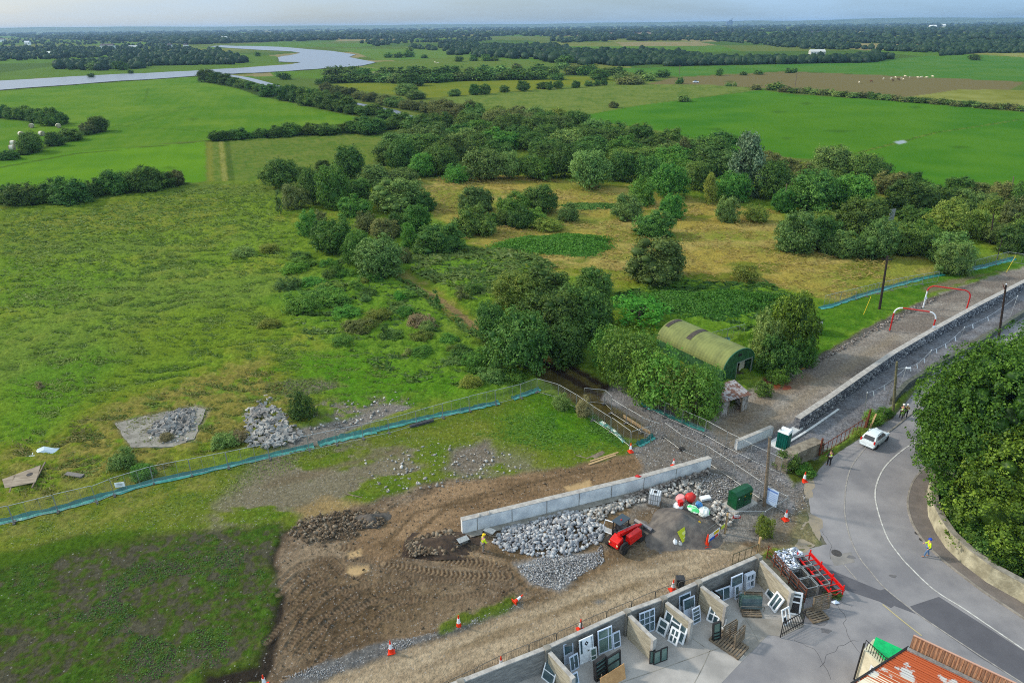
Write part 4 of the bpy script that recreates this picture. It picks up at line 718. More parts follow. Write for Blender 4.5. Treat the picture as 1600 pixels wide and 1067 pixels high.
# ---- the big trees inside the curved wall
def big_tree(c, w_, hgt, kind, label, seed, nb=150, nl=90000, ls=.0105):
    """c: photo pixel of the middle of the crown"""
    b0 = P(*c, hgt * .58); o = thing('large_tree', label, 'tree', (b0.x, b0.y, 0), 0, 'large trees inside the curved wall', (w_, w_, hgt))
    cm = crown_mesh('crown', seed, nb=nb, nl=nl, ls=ls, shape='tree', core=.5, sub=3, loose=.42, aspect=1.5, sm=.8); cm.materials.append(LM[kind]); obj('crown', cm, None, o)
    tm = trunk_mesh('trunk', seed, .62, .03, 7); tm.materials.append(bark); obj('trunk', tm, None, o); return o
BT = [((1576, 655), 14.5, 15.5, 'g', 'broad yellow-green tree hanging over the street corner, nearest the car', 71),
      ((1676, 610), 15, 14, 'g', 'leafy tree behind the street corner, beside the low stone wall', 73)]
for c_, w_, h_, k, lab, sd in BT: big_tree(c_, w_, h_, k, lab, sd)
wl = smooth_line([Vector((*P(x, y, 1.75)[:2], 0)) for x, y in ((1453, 752), (1458, 784), (1470, 808), (1485, 830), (1512, 856), (1550, 884), (1600, 911), (1660, 950))], 6)
def behind(t, off):
    i = min(int(t * (len(wl) - 1)), len(wl) - 2); d = (wl[i + 1] - wl[i]).normalized(); return wl[i] + Vector((-d.y, d.x, 0)) * off
pt = behind(.78, 8.6); o = thing('large_tree', 'dark leafy tree standing inside the curved wall at the right edge', 'tree', pt, 0, 'large trees inside the curved wall', (13.5, 13.5, 12.5))
cm = crown_mesh('crown', 72, nb=150, nl=80000, ls=.0115, shape='tree', core=.5, sub=3, loose=.36, aspect=1.5, sm=.8); cm.materials.append(LM['g']); obj('crown', cm, None, o); tm = trunk_mesh('trunk', 72, .62, .03, 7); tm.materials.append(bark); obj('trunk', tm, None, o)
for i, (t, off, r_, h_, k) in enumerate(((.06, 2.3, 1.9, 3.4, 'd'), (.2, 2.2, 1.7, 2.6, 'w'), (.3, 2.6, 2.1, 3.4, 'd'), (.42, 2.3, 1.9, 2.9, 'g'), (.54, 2.6, 2.2, 3.0, 'd'), (.66, 2.4, 2.0, 2.6, 'w'), (.78, 2.7, 2.3, 3.0, 'g'), (.92, 2.6, 2.2, 2.8, 'd'), (.12, 5.2, 2.7, 5.4, 'g'), (.32, 5.6, 2.8, 5.2, 'd'), (.5, 5.6, 2.8, 4.8, 'g'), (.66, 5.8, 2.7, 4.6, 'd'))):
    c = behind(t, off); first = off < 3; o = thing('garden_shrub', f"{WORD[k]} shrub inside the curved wall, {'row against the wall' if first else 'row behind the first'}, {ordn(i if first else i - 8)} from the car end", 'shrub', c, i * 1.3, 'shrubs inside the curved wall', (r_ * 2, r_ * 2, h_)); obj('crown', shape_of('bush', k, rngT), None, o)
# ---- far-off woodland that reads as one mass
def far_wood():
    r_ = np.random.RandomState(3); V = []; Fc = []; T = []; nb = 0
    regions = [([(-60, 66), (60, 56), (200, 60), (330, 82), (388, 96), (378, 101), (250, 103), (205, 106), (130, 108), (60, 98), (-60, 104)], 1700, 8, 2, .12),
               ([(-60, 46.2), (800, 40.5), (1660, 31.6), (1660, 50), (1200, 50), (900, 56), (560, 62), (300, 70), (-60, 56)], 4200, 28, 1, .1),
               ([(560, 62), (900, 56), (900, 62), (860, 82), (740, 82), (690, 80), (600, 74), (560, 68)], 700, 10, 2, .25),
               ([(700, 84), (800, 84), (830, 92), (790, 93), (700, 88)], 60, 11, 2, .1), ([(818, 88), (905, 88), (930, 104), (860, 98)], 90, 12, 2, .1),
               ([(840, 66), (1100, 60), (1360, 60), (1440, 72), (1440, 80), (1360, 92), (1340, 97), (1200, 99), (1060, 103), (960, 104), (900, 96), (850, 84)], 2700, 8.5, 2, .3),
               ([(900, 50), (1660, 46), (1660, 62), (1400, 66), (1200, 62), (900, 66)], 800, 22, 1, .25),
               ([(1380, 66), (1560, 66), (1660, 66), (1660, 76), (1500, 78), (1440, 84), (1370, 97), (1360, 92)], 800, 8.5, 2, .15),
               ([(1300, 97), (1362, 92), (1372, 97), (1340, 99)], 110, 8, 2, 0), ([(1040, 98), (1362, 94), (1362, 98), (1040, 104)], 480, 8, 2, 0),
               ([(1470, 82), (1530, 79), (1600, 80), (1600, 83), (1530, 84), (1470, 88)], 190, 7, 2, 0), ([(330, 82), (386, 93), (384, 97), (320, 98)], 50, 11, 2, 0),
               ([(60, 101), (200, 104), (240, 108), (160, 111), (70, 108)], 50, 10, 2, .2), ([(310, 98), (345, 98), (345, 100), (310, 100)], 10, 9, 2, 0)]
    for poly, cnt, sz, sub, gap in regions:
        a = np.array(poly); iv, fi = ico(sub); k = 0; t = 0
        while k < cnt and t < cnt * 12:
            t += 1; x = r_.uniform(a[:, 0].min(), a[:, 0].max()); y = r_.uniform(a[:, 1].min(), a[:, 1].max())
            if sdpoly(np.array([x]), np.array([y]), poly)[0] < 0: continue
            p = P(x, y)
            if gap and float(vn(np.array([p.x / 130]), np.array([p.y / 330]), 9)[0]) < gap + .18: k += .5; continue
            if p.length > 11500: continue
            D = p.length; s = sz * r_.uniform(.6, 1.35) * (1 if sub == 2 else max(1, D / 5200)); hh = min(s * r_.uniform(.55, .95), r_.uniform(7, 14) if sub == 2 else r_.uniform(9, 17))
            q = iv * (1 + (r_.rand(len(iv), 1) - .5) * .45) * np.array([s / 2, s / 2, hh * .6]) + np.array([p.x, p.y, hh * .42])
            V.append(q); Fc.append(fi + nb); nb += len(iv); T.append(np.clip(r_.rand() * .7 + (r_.rand(len(iv)) - .5) * .5, 0, 1)); k += 1
    T = np.concatenate(T); me = bigmesh('far_woodland', np.concatenate(V), np.concatenate(Fc), np.stack([T, T, T], 1)); me.materials.append(leafmat('far_leaves', (24, 46, 32), (56, 78, 46), .03))
    return tag(obj('far_woodland', me, None, kind='stuff'), 'distant dark woods and hedges stretching to the horizon', 'woodland', kind='stuff')
far_wood()
# low hills on the horizon
def hills():
    mb = MB(); nA = 220; secs = []
    vs = []; fs = []
    for i in range(nA):
        a = R(-60 + 120 * i / (nA - 1)); t = i / (nA - 1)
        hh = 36 + 10 * float(vn(np.array([t * 19]), np.array([.5]), 4)[0]) + 14 * float(vn(np.array([t * 53]), np.array([1.5]), 5)[0]) + 22 * math.exp(-((t - .74) / .035) ** 2) + 16 * math.exp(-((t - .24) / .05) ** 2)
        for rr_, z in ((9600, -3), (10300, hh * .55), (10900, hh), (11600, hh * .5), (12000, -3)): vs.append((rr_ * math.sin(a), rr_ * math.cos(a), z))
    for i in range(nA - 1):
        for k in range(4): fs.append((i * 5 + k, (i + 1) * 5 + k, (i + 1) * 5 + k + 1, i * 5 + k + 1))
    mb.add(vs, fs); obj('hills', mb, mat('hill_woods', (52, 76, 50), .95, c2=(86, 104, 66), scale=.004, detail=8), kind='structure')
hills()

# ---- tall weeds and wind-blown grass as one mass of blades
def blades(name, n_, region, seed, hgt=(.35, .9), wd=.16, colA=(84, 116, 44), colB=(140, 146, 78), lab='', thr=None, lean=1.1):
    r_ = np.random.RandomState(seed); a = np.array([tuple(P(x, y)[:2]) for x, y in region]); out = []
    # even in the picture: more blades where the ground is near
    pr = np.array(region, float); X = []; Y = []
    cnt = 0
    while cnt < n_:
        x = r_.uniform(pr[:, 0].min(), pr[:, 0].max(), 20000); y = r_.uniform(pr[:, 1].min(), pr[:, 1].max(), 20000); ok = sdpoly(x, y, region) > 0
        x = x[ok]; y = y[ok]; X.append(x); Y.append(y); cnt += len(x)
    x = np.concatenate(X)[:n_]; y = np.concatenate(Y)[:n_]
    d = np.array(fw)[None] * F + np.array(RT)[None] * (x - 800)[:, None] - np.array(UP)[None] * (y - 533.5)[:, None]; t = -H / d[:, 2]; wx = d[:, 0] * t; wy = d[:, 1] * t; D = np.hypot(wx, wy)
    wr_ = W(region); ed = sdpoly(wx, wy, wr_); k = ed / 7 + (fbm(wx, wy, 4, 3, seed + 8) - .3) > r_.rand(len(wx)) * .8; wx, wy, D = wx[k], wy[k], D[k]
    if thr is not None:
        k = fbm(wx, wy, 5, 4, seed) > thr; wx, wy, D = wx[k], wy[k], D[k]
    m = len(wx); s = np.clip(D / 110, .6, 2.4); cl = fbm(wx, wy, 4, 3, seed + 1)
    hh = r_.uniform(*hgt, m) * s * (.6 + cl); wb = wd * 1.3 * s * r_.uniform(.5, 1.3, m)
    ca = -.35 + 1.1 * (fbm(wx, wy, 9, 3, seed + 3) - .5) * 2 + r_.normal(size=m) * .55; zc = hh * r_.uniform(.15, .8, m) * .6
    nn = np.stack([r_.normal(size=m) * .38, r_.normal(size=m) * .38 - .1, np.ones(m)], 1); nn /= np.linalg.norm(nn, axis=1)[:, None]
    ax = np.stack([np.cos(ca), np.sin(ca), np.zeros(m)], 1); ax -= nn * (ax * nn).sum(1)[:, None]; ax /= np.linalg.norm(ax, axis=1)[:, None]; by_ = np.cross(nn, ax)
    c_ = np.stack([wx, wy, zc], 1); ln_ = (hh * .55 * lean)[:, None]; wb_ = (wb * .5)[:, None]
    V = np.stack([c_ - ax * ln_, c_ - by_ * wb_ + nn * wb_ * .3, c_ + ax * ln_, c_ + by_ * wb_ + nn * wb_ * .3], 1).reshape(-1, 3)
    q = np.arange(4 * m).reshape(-1, 4); Fc = np.concatenate([q[:, [0, 1, 2]], q[:, [0, 2, 3]]])
    tn = np.clip(.5 * (cl - .3) * 2 + r_.rand(m) * .5, 0, 1); tn = np.repeat(tn, 4); me = bigmesh(name, V, Fc, np.stack([tn, tn, tn], 1)); me.materials.append(leafmat(name + '_blades', colA, colB, .3))
    return tag(obj(name, me, None, kind='stuff'), lab, 'grass', kind='stuff')
blades('rough_grass', 115000, [(0, 330), (120, 330), (300, 292), (420, 288), (480, 400), (470, 500), (600, 540), (760, 560), (800, 590), (700, 620), (470, 640), (330, 700), (0, 780)], 31, lab='wind-combed rough pasture grass left of the scrub', colA=(72, 104, 32), colB=(128, 146, 62), thr=.22, hgt=(.25, .6), wd=.11)
blades('meadow_grass', 22000, mp_, 33, lab='dry golden grass of the meadow behind the hut', colA=(142, 136, 62), colB=(178, 166, 92), thr=.46, hgt=(.4, .8), wd=.12)
blades('bramble_thicket', 26000, [(960, 462), (1060, 442), (1200, 446), (1262, 476), (1240, 520), (1150, 520), (1060, 490), (1000, 500)], 34, lab='low green bramble and nettle thicket behind the hut roof', colA=(46, 92, 26), colB=(84, 130, 44), hgt=(.5, 1.1), wd=.45, lean=1.3)
blades('nettle_bed', 26000, [(640, 402), (700, 386), (830, 396), (870, 418), (800, 460), (752, 480), (640, 424)], 35, lab='bed of tall nettles between the track and the meadow', colA=(60, 100, 34), colB=(112, 132, 62), hgt=(.5, 1.1), wd=.4, lean=1.0)
blades('tall_weeds', 30000, [(430, 470), (560, 420), (640, 440), (760, 530), (835, 590), (760, 618), (640, 600), (480, 530)], 36, lab='tangle of tall weeds left of the grassy track', colA=(56, 94, 32), colB=(106, 132, 56), hgt=(.4, 1.0), wd=.36, lean=1.0)
blades('yellow_weeds', 26000, [(0, 700), (170, 640), (420, 570), (480, 650), (380, 700), (170, 756), (0, 810)], 37, lab='yellowish weeds round the rubble heaps at the fence', colA=(104, 120, 44), colB=(150, 146, 74), thr=.36, hgt=(.3, .7), wd=.13)
blades('verge_grass', 16000, [(0, 824), (240, 762), (470, 702), (560, 690), (330, 790), (200, 836), (0, 864)], 38, lab='long pale grass between the teal barrier and the dark soil', colA=(84, 112, 40), colB=(136, 142, 74), hgt=(.2, .5), wd=.1)
blades('fenced_grass', 14000, [(810, 640), (850, 614), (925, 644), (984, 692), (960, 704), (860, 706), (740, 680)], 39, lab='lush weeds in the corner of the fenced enclosure', colA=(50, 100, 26), colB=(92, 132, 44), hgt=(.2, .55), wd=.13)
blades('sown_grass', 30000, [(0, 870), (170, 842), (300, 832), (436, 824), (442, 850), (424, 880), (444, 930), (430, 980), (412, 1036), (300, 1056), (260, 1070), (0, 1070)], 40, lab='thin young grass and weeds sprouting on the dark topsoil', colA=(56, 98, 28), colB=(96, 134, 48), thr=.54, hgt=(.08, .22), wd=.16, lean=.8)
# bramble mound in the meadow
def mound(name, cx, cy, rx, ry, hh, seed, kind, nl, ls, lab, cat):
    c = P(cx, cy); r_ = np.random.RandomState(seed); m = nl; u = r_.uniform(-1, 1, (m * 2, 2)); u = u[(u ** 2).sum(1) < 1][:m]; m = len(u); rr_ = (u ** 2).sum(1)
    th_ = np.arctan2(u[:, 1], u[:, 0]); kk = 1 + .16 * np.sin(3 * th_ + seed) + .1 * np.sin(7 * th_ + 2 * seed) + .12 * r_.normal(size=m) * rr_; u = u * kk[:, None]; z = hh * (1 - rr_) ** .7 * (.8 + .4 * fbm(u[:, 0] * rx, u[:, 1] * ry, 1.6, 3, seed)); pos = np.stack([c.x + u[:, 0] * rx, c.y + u[:, 1] * ry, z], 1)
    nn = np.stack([u[:, 0] * .5, u[:, 1] * .5, np.ones(m)], 1) + r_.normal(size=(m, 3)) * .55; nn /= np.linalg.norm(nn, axis=1)[:, None]
    a = np.cross(nn, r_.normal(size=(m, 3))); a /= np.linalg.norm(a, axis=1)[:, None]; b_ = np.cross(nn, a); s = ls * r_.uniform(.6, 1.4, m)[:, None]
    q = np.stack([pos - a * s, pos - b_ * s * .6, pos + a * s, pos + b_ * s * .6], 1).reshape(-1, 3); qi = np.arange(4 * m).reshape(-1, 4)
    gxx, gyy = np.meshgrid(np.linspace(-1, 1, 40), np.linspace(-1, 1, 40)); g2 = np.clip(1 - gxx ** 2 - gyy ** 2, 0, 1); gk_ = 1 + .16 * np.sin(3 * np.arctan2(gyy, gxx) + seed) + .1 * np.sin(7 * np.arctan2(gyy, gxx) + 2 * seed); gv = np.stack([c.x + (gxx * gk_).ravel() * rx, c.y + (gyy * gk_).ravel() * ry, (g2 ** .7 * hh * .86).ravel() - .06], 1)
    gi = np.arange(1600).reshape(40, 40); gf = np.stack([gi[:-1, :-1], gi[:-1, 1:], gi[1:, 1:], gi[1:, :-1]], -1).reshape(-1, 4); b0 = len(q)
    tri = np.concatenate([qi[:, [0, 1, 2]], qi[:, [0, 2, 3]], gf[:, [0, 1, 2]] + b0, gf[:, [0, 2, 3]] + b0]); T = np.concatenate([np.repeat(r_.rand(m), 4), np.full(1600, .2)])
    me = bigmesh(name, np.concatenate([q, gv]), tri, np.stack([T, T, T], 1)); me.materials.append(LM[kind]); return tag(obj(name, me, None), lab, cat)
mound('bramble_mound', 872, 386, 12.0, 6.5, 2.2, 5, 'n', 16000, .17, 'low round mound of bright green brambles in the golden meadow', 'bramble mound')
mound('bramble_mound', 1100, 478, 14, 6, 1.8, 6, 'n', 14000, .18, 'wide green bramble heap right behind the curved hut roof', 'bramble mound')
mound('bramble_mound', 925, 324, 8, 3.2, .9, 7, 'd', 4500, .2, 'small bramble mound behind the bushes at the meadow middle', 'bramble mound')

# ================================================================== materials for built things
asph = mat('asphalt', (142, 140, 142), .9, c2=(118, 117, 121), scale=.22, bump=.25, bscale=30, detail=8)
asph_d = mat('dark_asphalt', (92, 92, 98), .85, c2=(84, 84, 90), scale=.5, bump=.2, bscale=30)
yardc = mat('yard_concrete', (166, 162, 158), .85, c2=(140, 137, 134), scale=.4, bump=.2, bscale=12, detail=8)
yardc2 = mat('old_yard_concrete', (146, 142, 136), .9, c2=(122, 118, 112), scale=.6, bump=.3, bscale=12, detail=8)
conc = mat('cast_concrete', (218, 220, 220), .8, c2=(184, 188, 192), scale=.9, bump=.2, bscale=8, detail=8)
conc_d = mat('weathered_concrete', (140, 136, 128), .9, c2=(112, 108, 100), scale=1.2, bump=.4, bscale=10)
blockm = mat('grey_block', (134, 132, 128), .9, c2=(108, 106, 104), scale=1.6, bump=.6, bscale=6, stretch=(1, 1, 4))
timber_c = mat('board_marked_concrete', (176, 168, 148), .9, c2=(146, 138, 120), scale=1.3, bump=.5, bscale=5, stretch=(1, 1, 5))
stone_m = mat('rubble_stone', (150, 152, 156), .85, c2=(102, 104, 110), scale=1.6, bump=.5, bscale=5, objvar=.1, th=(.3, .7))
stone_w = mat('walling_stone', (132, 132, 134), .9, c2=(78, 80, 88), scale=3.2, bump=1.0, bscale=4, th=(.35, .6))
capm = mat('wall_capping', (176, 172, 166), .9, c2=(146, 142, 138), scale=2, bump=.5, bscale=8)
cream = mat('limewashed_stone', (186, 180, 154), .9, c2=(142, 136, 114), scale=1.1, bump=.8, bscale=5, detail=8)
galv = mat('galvanised_steel', (176, 180, 180), .45, metal=.6, c2=(146, 150, 152), scale=6)
galvd = mat('dull_steel', (120, 122, 118), .6, metal=.4, c2=(96, 92, 86), scale=8)
teal = mat('teal_sheeting', (12, 108, 98), .3, c2=(8, 84, 82), scale=1.2, bump=.6, bscale=3, spec=.6)
tealb = mat('pale_teal_sheeting', (70, 156, 146), .3, c2=(16, 118, 108), scale=1.0, bump=.7, bscale=3, spec=.8)
white = mat('white_plastic', (232, 236, 240), .4, c2=(212, 216, 222), scale=2)
glass = mat('window_glass', (52, 72, 80), .08, c2=(84, 104, 108), scale=.9, spec=.8)
glassg = mat('green_glass', (70, 96, 92), .1, c2=(104, 128, 118), scale=.8, spec=.8)
blackm = mat('black_paint', (34, 34, 36), .5, c2=(48, 46, 46), scale=5)
redp = mat('red_paint', (214, 26, 18), .35, c2=(190, 22, 18), scale=4, coat=.3)
redf = mat('faded_red_paint', (196, 44, 40), .5, c2=(170, 40, 36), scale=4)
orng = mat('cone_orange', (236, 62, 24), .5, c2=(222, 50, 20), scale=4)
greenp = mat('green_cabinet_paint', (8, 76, 42), .4, c2=(6, 64, 36), scale=2, coat=.2)
tealp = mat('green_plastic', (10, 92, 80), .4, c2=(8, 76, 68), scale=2)
woodp = mat('weathered_timber', (132, 118, 100), .85, c2=(98, 86, 72), scale=3, stretch=(1, 1, 6), bump=.4)
woodl = mat('fresh_timber', (188, 160, 118), .8, c2=(160, 132, 94), scale=2, stretch=(1, 6, 1))
woodd = mat('tarred_timber', (62, 48, 40), .8, c2=(40, 34, 32), scale=3, bump=.4)
rustm = mat('rusted_steel', (120, 66, 44), .85, c2=(84, 50, 40), scale=6, bump=.3)
tyre = mat('tyre_rubber', (34, 34, 34), .85, c2=(58, 52, 46), scale=4, bump=.3)
darkm = mat('dark_plastic', (44, 46, 50), .5, c2=(60, 60, 62), scale=4)
hutroof = mat('painted_roof_sheets', (124, 132, 76), .75, c2=(106, 114, 66), scale=.8, bump=.3, bscale=2, detail=8)
hutwall = mat('green_corrugated_sheet', (58, 100, 60), .6, c2=(40, 74, 44), scale=1.5, bump=.3, bscale=4)
sandm = mat('grey_sand', (112, 106, 100), .95, c2=(84, 80, 78), scale=1.2, bump=.6, bscale=6, detail=8)
linew = mat('road_paint', (206, 206, 202), .7, c2=(160, 158, 154), scale=3)
linef = mat('worn_road_paint', (158, 154, 148), .8, c2=(128, 124, 122), scale=3)
skinm = mat('skin', (196, 146, 120), .6); hiviz = mat('hi_vis_yellow', (214, 240, 30), .6, c2=(196, 226, 20), scale=8)
navy = mat('navy_cloth', (30, 34, 46), .9); jean = mat('denim', (92, 120, 156), .9); greyc = mat('grey_cloth', (120, 118, 112), .9)
wallp = mat('painted_render', (222, 214, 190), .85, c2=(196, 188, 164), scale=1)
yel = mat('yellow_plastic', (226, 190, 20), .4); blue = mat('blue_plastic', (30, 90, 190), .4); silver = mat('reflective_tape', (210, 214, 214), .3)

def vh(base, top):
    P0 = P(*base); lo_, hi_ = 0.0, 60.0
    for _ in range(40):
        m_ = (lo_ + hi_) / 2
        if PX(P0 + Vector((0, 0, m_)))[1] > top[1]: lo_ = m_
        else: hi_ = m_
    return lo_
def V2(p): return Vector((p[0], p[1], 0))
def ang(a, b): return math.atan2(b[1] - a[1], b[0] - a[0])

# ------------------------------------------------------------------ paved ground
road_poly = [(1900, 420), (1600, 492), (1560, 515), (1500, 545), (1430, 610), (1395, 654), (1345, 680), (1290, 722), (1268, 748), (1262, 775), (1266, 800), (1276, 825), (1292, 850), (1262, 858), (1242, 868), (1256, 900), (1256, 978), (1222, 994), (1200, 992), (1167, 1025), (1120, 1070), (1080, 1130), (2100, 1300), (1900, 1180), (1600, 965), (1534, 911), (1500, 880), (1474, 850), (1455, 822), (1447, 797), (1446, 778), (1450, 745), (1475, 700), (1560, 620), (1900, 480)]
rp_ = dens(road_poly, 5, 1.0, 4)
sheet('road', rp_, .012, asph, 'structure')
yard_poly = [(850, 1018), (920, 984), (1037, 938), (1092, 912), (1185, 874), (1236, 925), (1256, 978), (1222, 994), (1200, 992), (1167, 1025), (1127, 1067), (1090, 1110), (700, 1200), (560, 1140)]
sheet('concrete_yard', yard_poly, .020, yardc)
sheet('old_concrete_apron', dens([(1166, 958), (1192, 966), (1256, 972), (1256, 978), (1222, 994), (1200, 992), (1167, 1025), (1140, 1010)], 4, .6), .025, yardc2)
for a_, b_ in (((1037, 968), (1100, 1010)), ((1092, 950), (1165, 1025)), ((1160, 960), (1186, 1004)), ((960, 1070), (1130, 1010)), ((1110, 1015), (1085, 1067))):
    ribbon('yard_joint', [a_, ((a_[0] + b_[0]) / 2 + 1, (a_[1] + b_[1]) / 2), b_], .05, .028, conc_d)
sheet('pavement', W([(1475, 700), (1450, 727), (1436, 740), (1424, 758), (1418, 785), (1424, 815), (1440, 842), (1463, 867), (1488, 888), (1534, 923), (1572, 948), (1620, 980), (1700, 1035)]) + [(x + .25, y) for x, y in W([(1720, 995), (1660, 952), (1600, 912), (1550, 885), (1512, 857), (1485, 832), (1469, 809), (1457, 784), (1454, 750), (1462, 728), (1490, 700)], 1.75)], .11, mat('pavement_tarmac', (116, 109, 105), .9, c2=(100, 95, 92), scale=.8, bump=.3), world=True)
def kerb(name, pts, wd, hh, m):
    q = smooth_line([V2(P(*p)) for p in pts], 8); secs = []
    for i, p in enumerate(q):
        d = (q[min(i + 1, len(q) - 1)] - q[max(i - 1, 0)]).normalized(); nn = Vector((-d.y, d.x, 0)) * wd / 2
        secs.append([p - nn, p + nn, p + nn + Vector((0, 0, hh)), p - nn + Vector((0, 0, hh))])
    return obj(name, MB().loft(secs), m, kind='structure')
kerb('kerb', [(1475, 701), (1450, 727), (1436, 740), (1424, 758), (1418, 785), (1424, 815), (1440, 842), (1463, 867), (1488, 888), (1534, 923), (1572, 948), (1620, 980)], .16, .125, mat('kerb_stone', (150, 144, 136), .9, c2=(120, 116, 110), scale=2))
kerb('kerb', [(1352, 699), (1375, 684), (1395, 670), (1420, 650), (1450, 626)], .16, .10, conc_d)
ribbon('centre_line', [(1440, 688), (1418, 698), (1392, 719), (1376, 740), (1367.5, 767), (1371, 796), (1386, 839), (1405, 867), (1422, 886), (1459, 921), (1506, 951), (1553, 983), (1600, 1015), (1660, 1055)], .13, .032, linew)
ribbon('edge_line', [(1352, 700), (1332, 726), (1323, 752), (1320, 781), (1320, 803), (1328, 839), (1343, 871), (1362, 895), (1384, 920), (1431, 957), (1469, 983), (1534, 1026), (1596, 1066), (1650, 1100)], .12, .030, linef)
ribbon('parking_line', [(1317, 880), (1328, 893), (1339, 906)], .1, .030, linef); ribbon('parking_line', [(1379, 944), (1403, 964), (1427, 983), (1440, 993)], .1, .030, mat('yellow_line', (176, 164, 120), .8))
sheet('asphalt_patch', [(1300, 891), (1375, 922), (1384, 919.5), (1431, 959), (1397, 946), (1392, 949.5), (1375, 940), (1311, 918), (1290, 905), (1262, 890)], .019, asph_d)
sheet('asphalt_patch', [(1422, 947), (1467, 932), (1600, 1017), (1660, 1055), (1660, 1105), (1600, 1069), (1530, 1026), (1431, 958)], .019, asph_d)
sheet('asphalt_patch', [(1296, 868), (1330, 862), (1336, 878), (1304, 884)], .017, mat('grey_patch', (136, 132, 128), .9, c2=(120, 118, 116), scale=1))
for p_, r_ in (((1307, 864), .42), ((1433, 833), .22), ((1440, 843), .22)):
    c = P(*p_); o = obj('manhole_cover', MB().lathe([(r_, 0), (r_, .02), (r_ * .85, .022), (r_ * .3, .026)], 20), mat('cast_iron', (58, 56, 56), .6, c2=(76, 72, 70), scale=8), loc=(c.x, c.y, .022))
    tag(o, 'round iron manhole cover in the asphalt near the red frame' if r_ > .4 else ('small road drain grate behind the walking person' if p_[0] < 1435 else 'small road drain grate right at the feet side of the kerb'), 'manhole cover' if r_ > .4 else 'drain grate')

for q_ in ([(1300, 930), (1318, 960), (1322, 990), (1345, 1020)], [(1340, 1000), (1310, 1010), (1280, 1040)], [(1285, 830), (1300, 850), (1296, 872)], [(1240, 1000), (1270, 1012), (1300, 1060)], [(1262, 905), (1290, 930), (1330, 948)]):
    rr_c = random.Random(int(q_[0][0])); ribbon('tarmac_crack', [(x + rr_c.uniform(-2, 2), y + rr_c.uniform(-2, 2)) for x, y in dens(q_, 4, 2.0, 9, False)], .02, .021, mat('crack_tar', (70, 68, 70), .9), sub=2)
st_ = mat('oil_stain', (96, 94, 96), .6, c2=(112, 110, 112), scale=2)
for (x, y), r_ in (((1273, 968), .9), ((1290, 985), .4), ((1330, 870), .35), ((1395, 900), .3)):
    c = P(x, y); sheet('oil_stain', [(c.x + math.cos(a) * r_ * (1 + .25 * math.sin(3 * a + x)), c.y + math.sin(a) * r_ * .6 * (1 + .2 * math.sin(4 * a))) for a in [k * .35 for k in range(18)]], .023, st_, world=True)
dm_ = mat('dragged_dirt', (150, 138, 118), .95, c2=(134, 126, 114), scale=1.2)
for q_ in ([(1262, 800), (1285, 812), (1282, 840), (1262, 862), (1240, 868), (1246, 840)], [(1256, 745), (1272, 752), (1270, 775), (1258, 780)]): sheet('dragged_dirt', dens(q_, 5, 2.5, 5), .016, dm_)
# ------------------------------------------------------------------ walls
def wallrun(name, pts, zt, t, hh, m, label, cat, capm_=None, side=-1, capt=.08, parent=None, cap_over=.03, base=-.1):
    """pts: the top edge nearest the camera; the wall's thickness goes away from it"""
    q = [V2(p) for p in W(pts, zt)]; secs = []; caps = []
    for i, p in enumerate(q):
        d = (q[min(i + 1, len(q) - 1)] - q[max(i - 1, 0)]).normalized(); nn = Vector((-d.y, d.x, 0)) * (1 if side < 0 else -1)
        secs.append([p + Vector((0, 0, base)), p + nn * t + Vector((0, 0, base)), p + nn * t + Vector((0, 0, hh)), p + Vector((0, 0, hh))])
        e = Vector((0, 0, hh + .002)); caps.append([p - nn * cap_over + e, p + nn * (t + cap_over) + e, p + nn * (t + cap_over) + e + Vector((0, 0, capt)), p - nn * cap_over + e + Vector((0, 0, capt))])
    if capm_:
        o = thing(name, label, cat, (0, 0, 0)); obj('wall_face', MB().loft(secs), m, o); obj('coping', MB().loft(caps), capm_, o, bevel=.01); return o
    o = obj(name, MB().loft(secs), m); tag(o, label, cat); return o
def rocks(name, spots, m, seed, parent=None, flat=.7, elong=1.5, sub=1, kind=None):
    """loose stones, each a broken lump; spots: (x, y, z, size)"""
    r_ = np.random.RandomState(seed); iv, fi = ico(sub); V = []; Fc = []; T = []; nb = 0
    for x, y, z, s in spots:
        q = iv * (1 + (r_.rand(len(iv), 1) - .5) * .55) * np.array([s * r_.uniform(.8, elong), s * r_.uniform(.6, 1.1), s * flat * r_.uniform(.6, 1.2)]) / 2
        a, b_, c_ = r_.uniform(0, 6.28), r_.normal() * .4, r_.normal() * .4
        M_ = np.array((Matrix.Rotation(a, 3, 'Z') @ Matrix.Rotation(b_, 3, 'X') @ Matrix.Rotation(c_, 3, 'Y'))); q = q @ M_.T + np.array([x, y, z]); V.append(q); Fc.append(fi + nb); nb += len(iv); T.append(np.full(len(iv), r_.rand()))
    T = np.concatenate(T); me = bigmesh(name, np.concatenate(V), np.concatenate(Fc), np.stack([T, T, T], 1)); me.materials.append(m); return obj(name, me, None, parent, kind=kind)
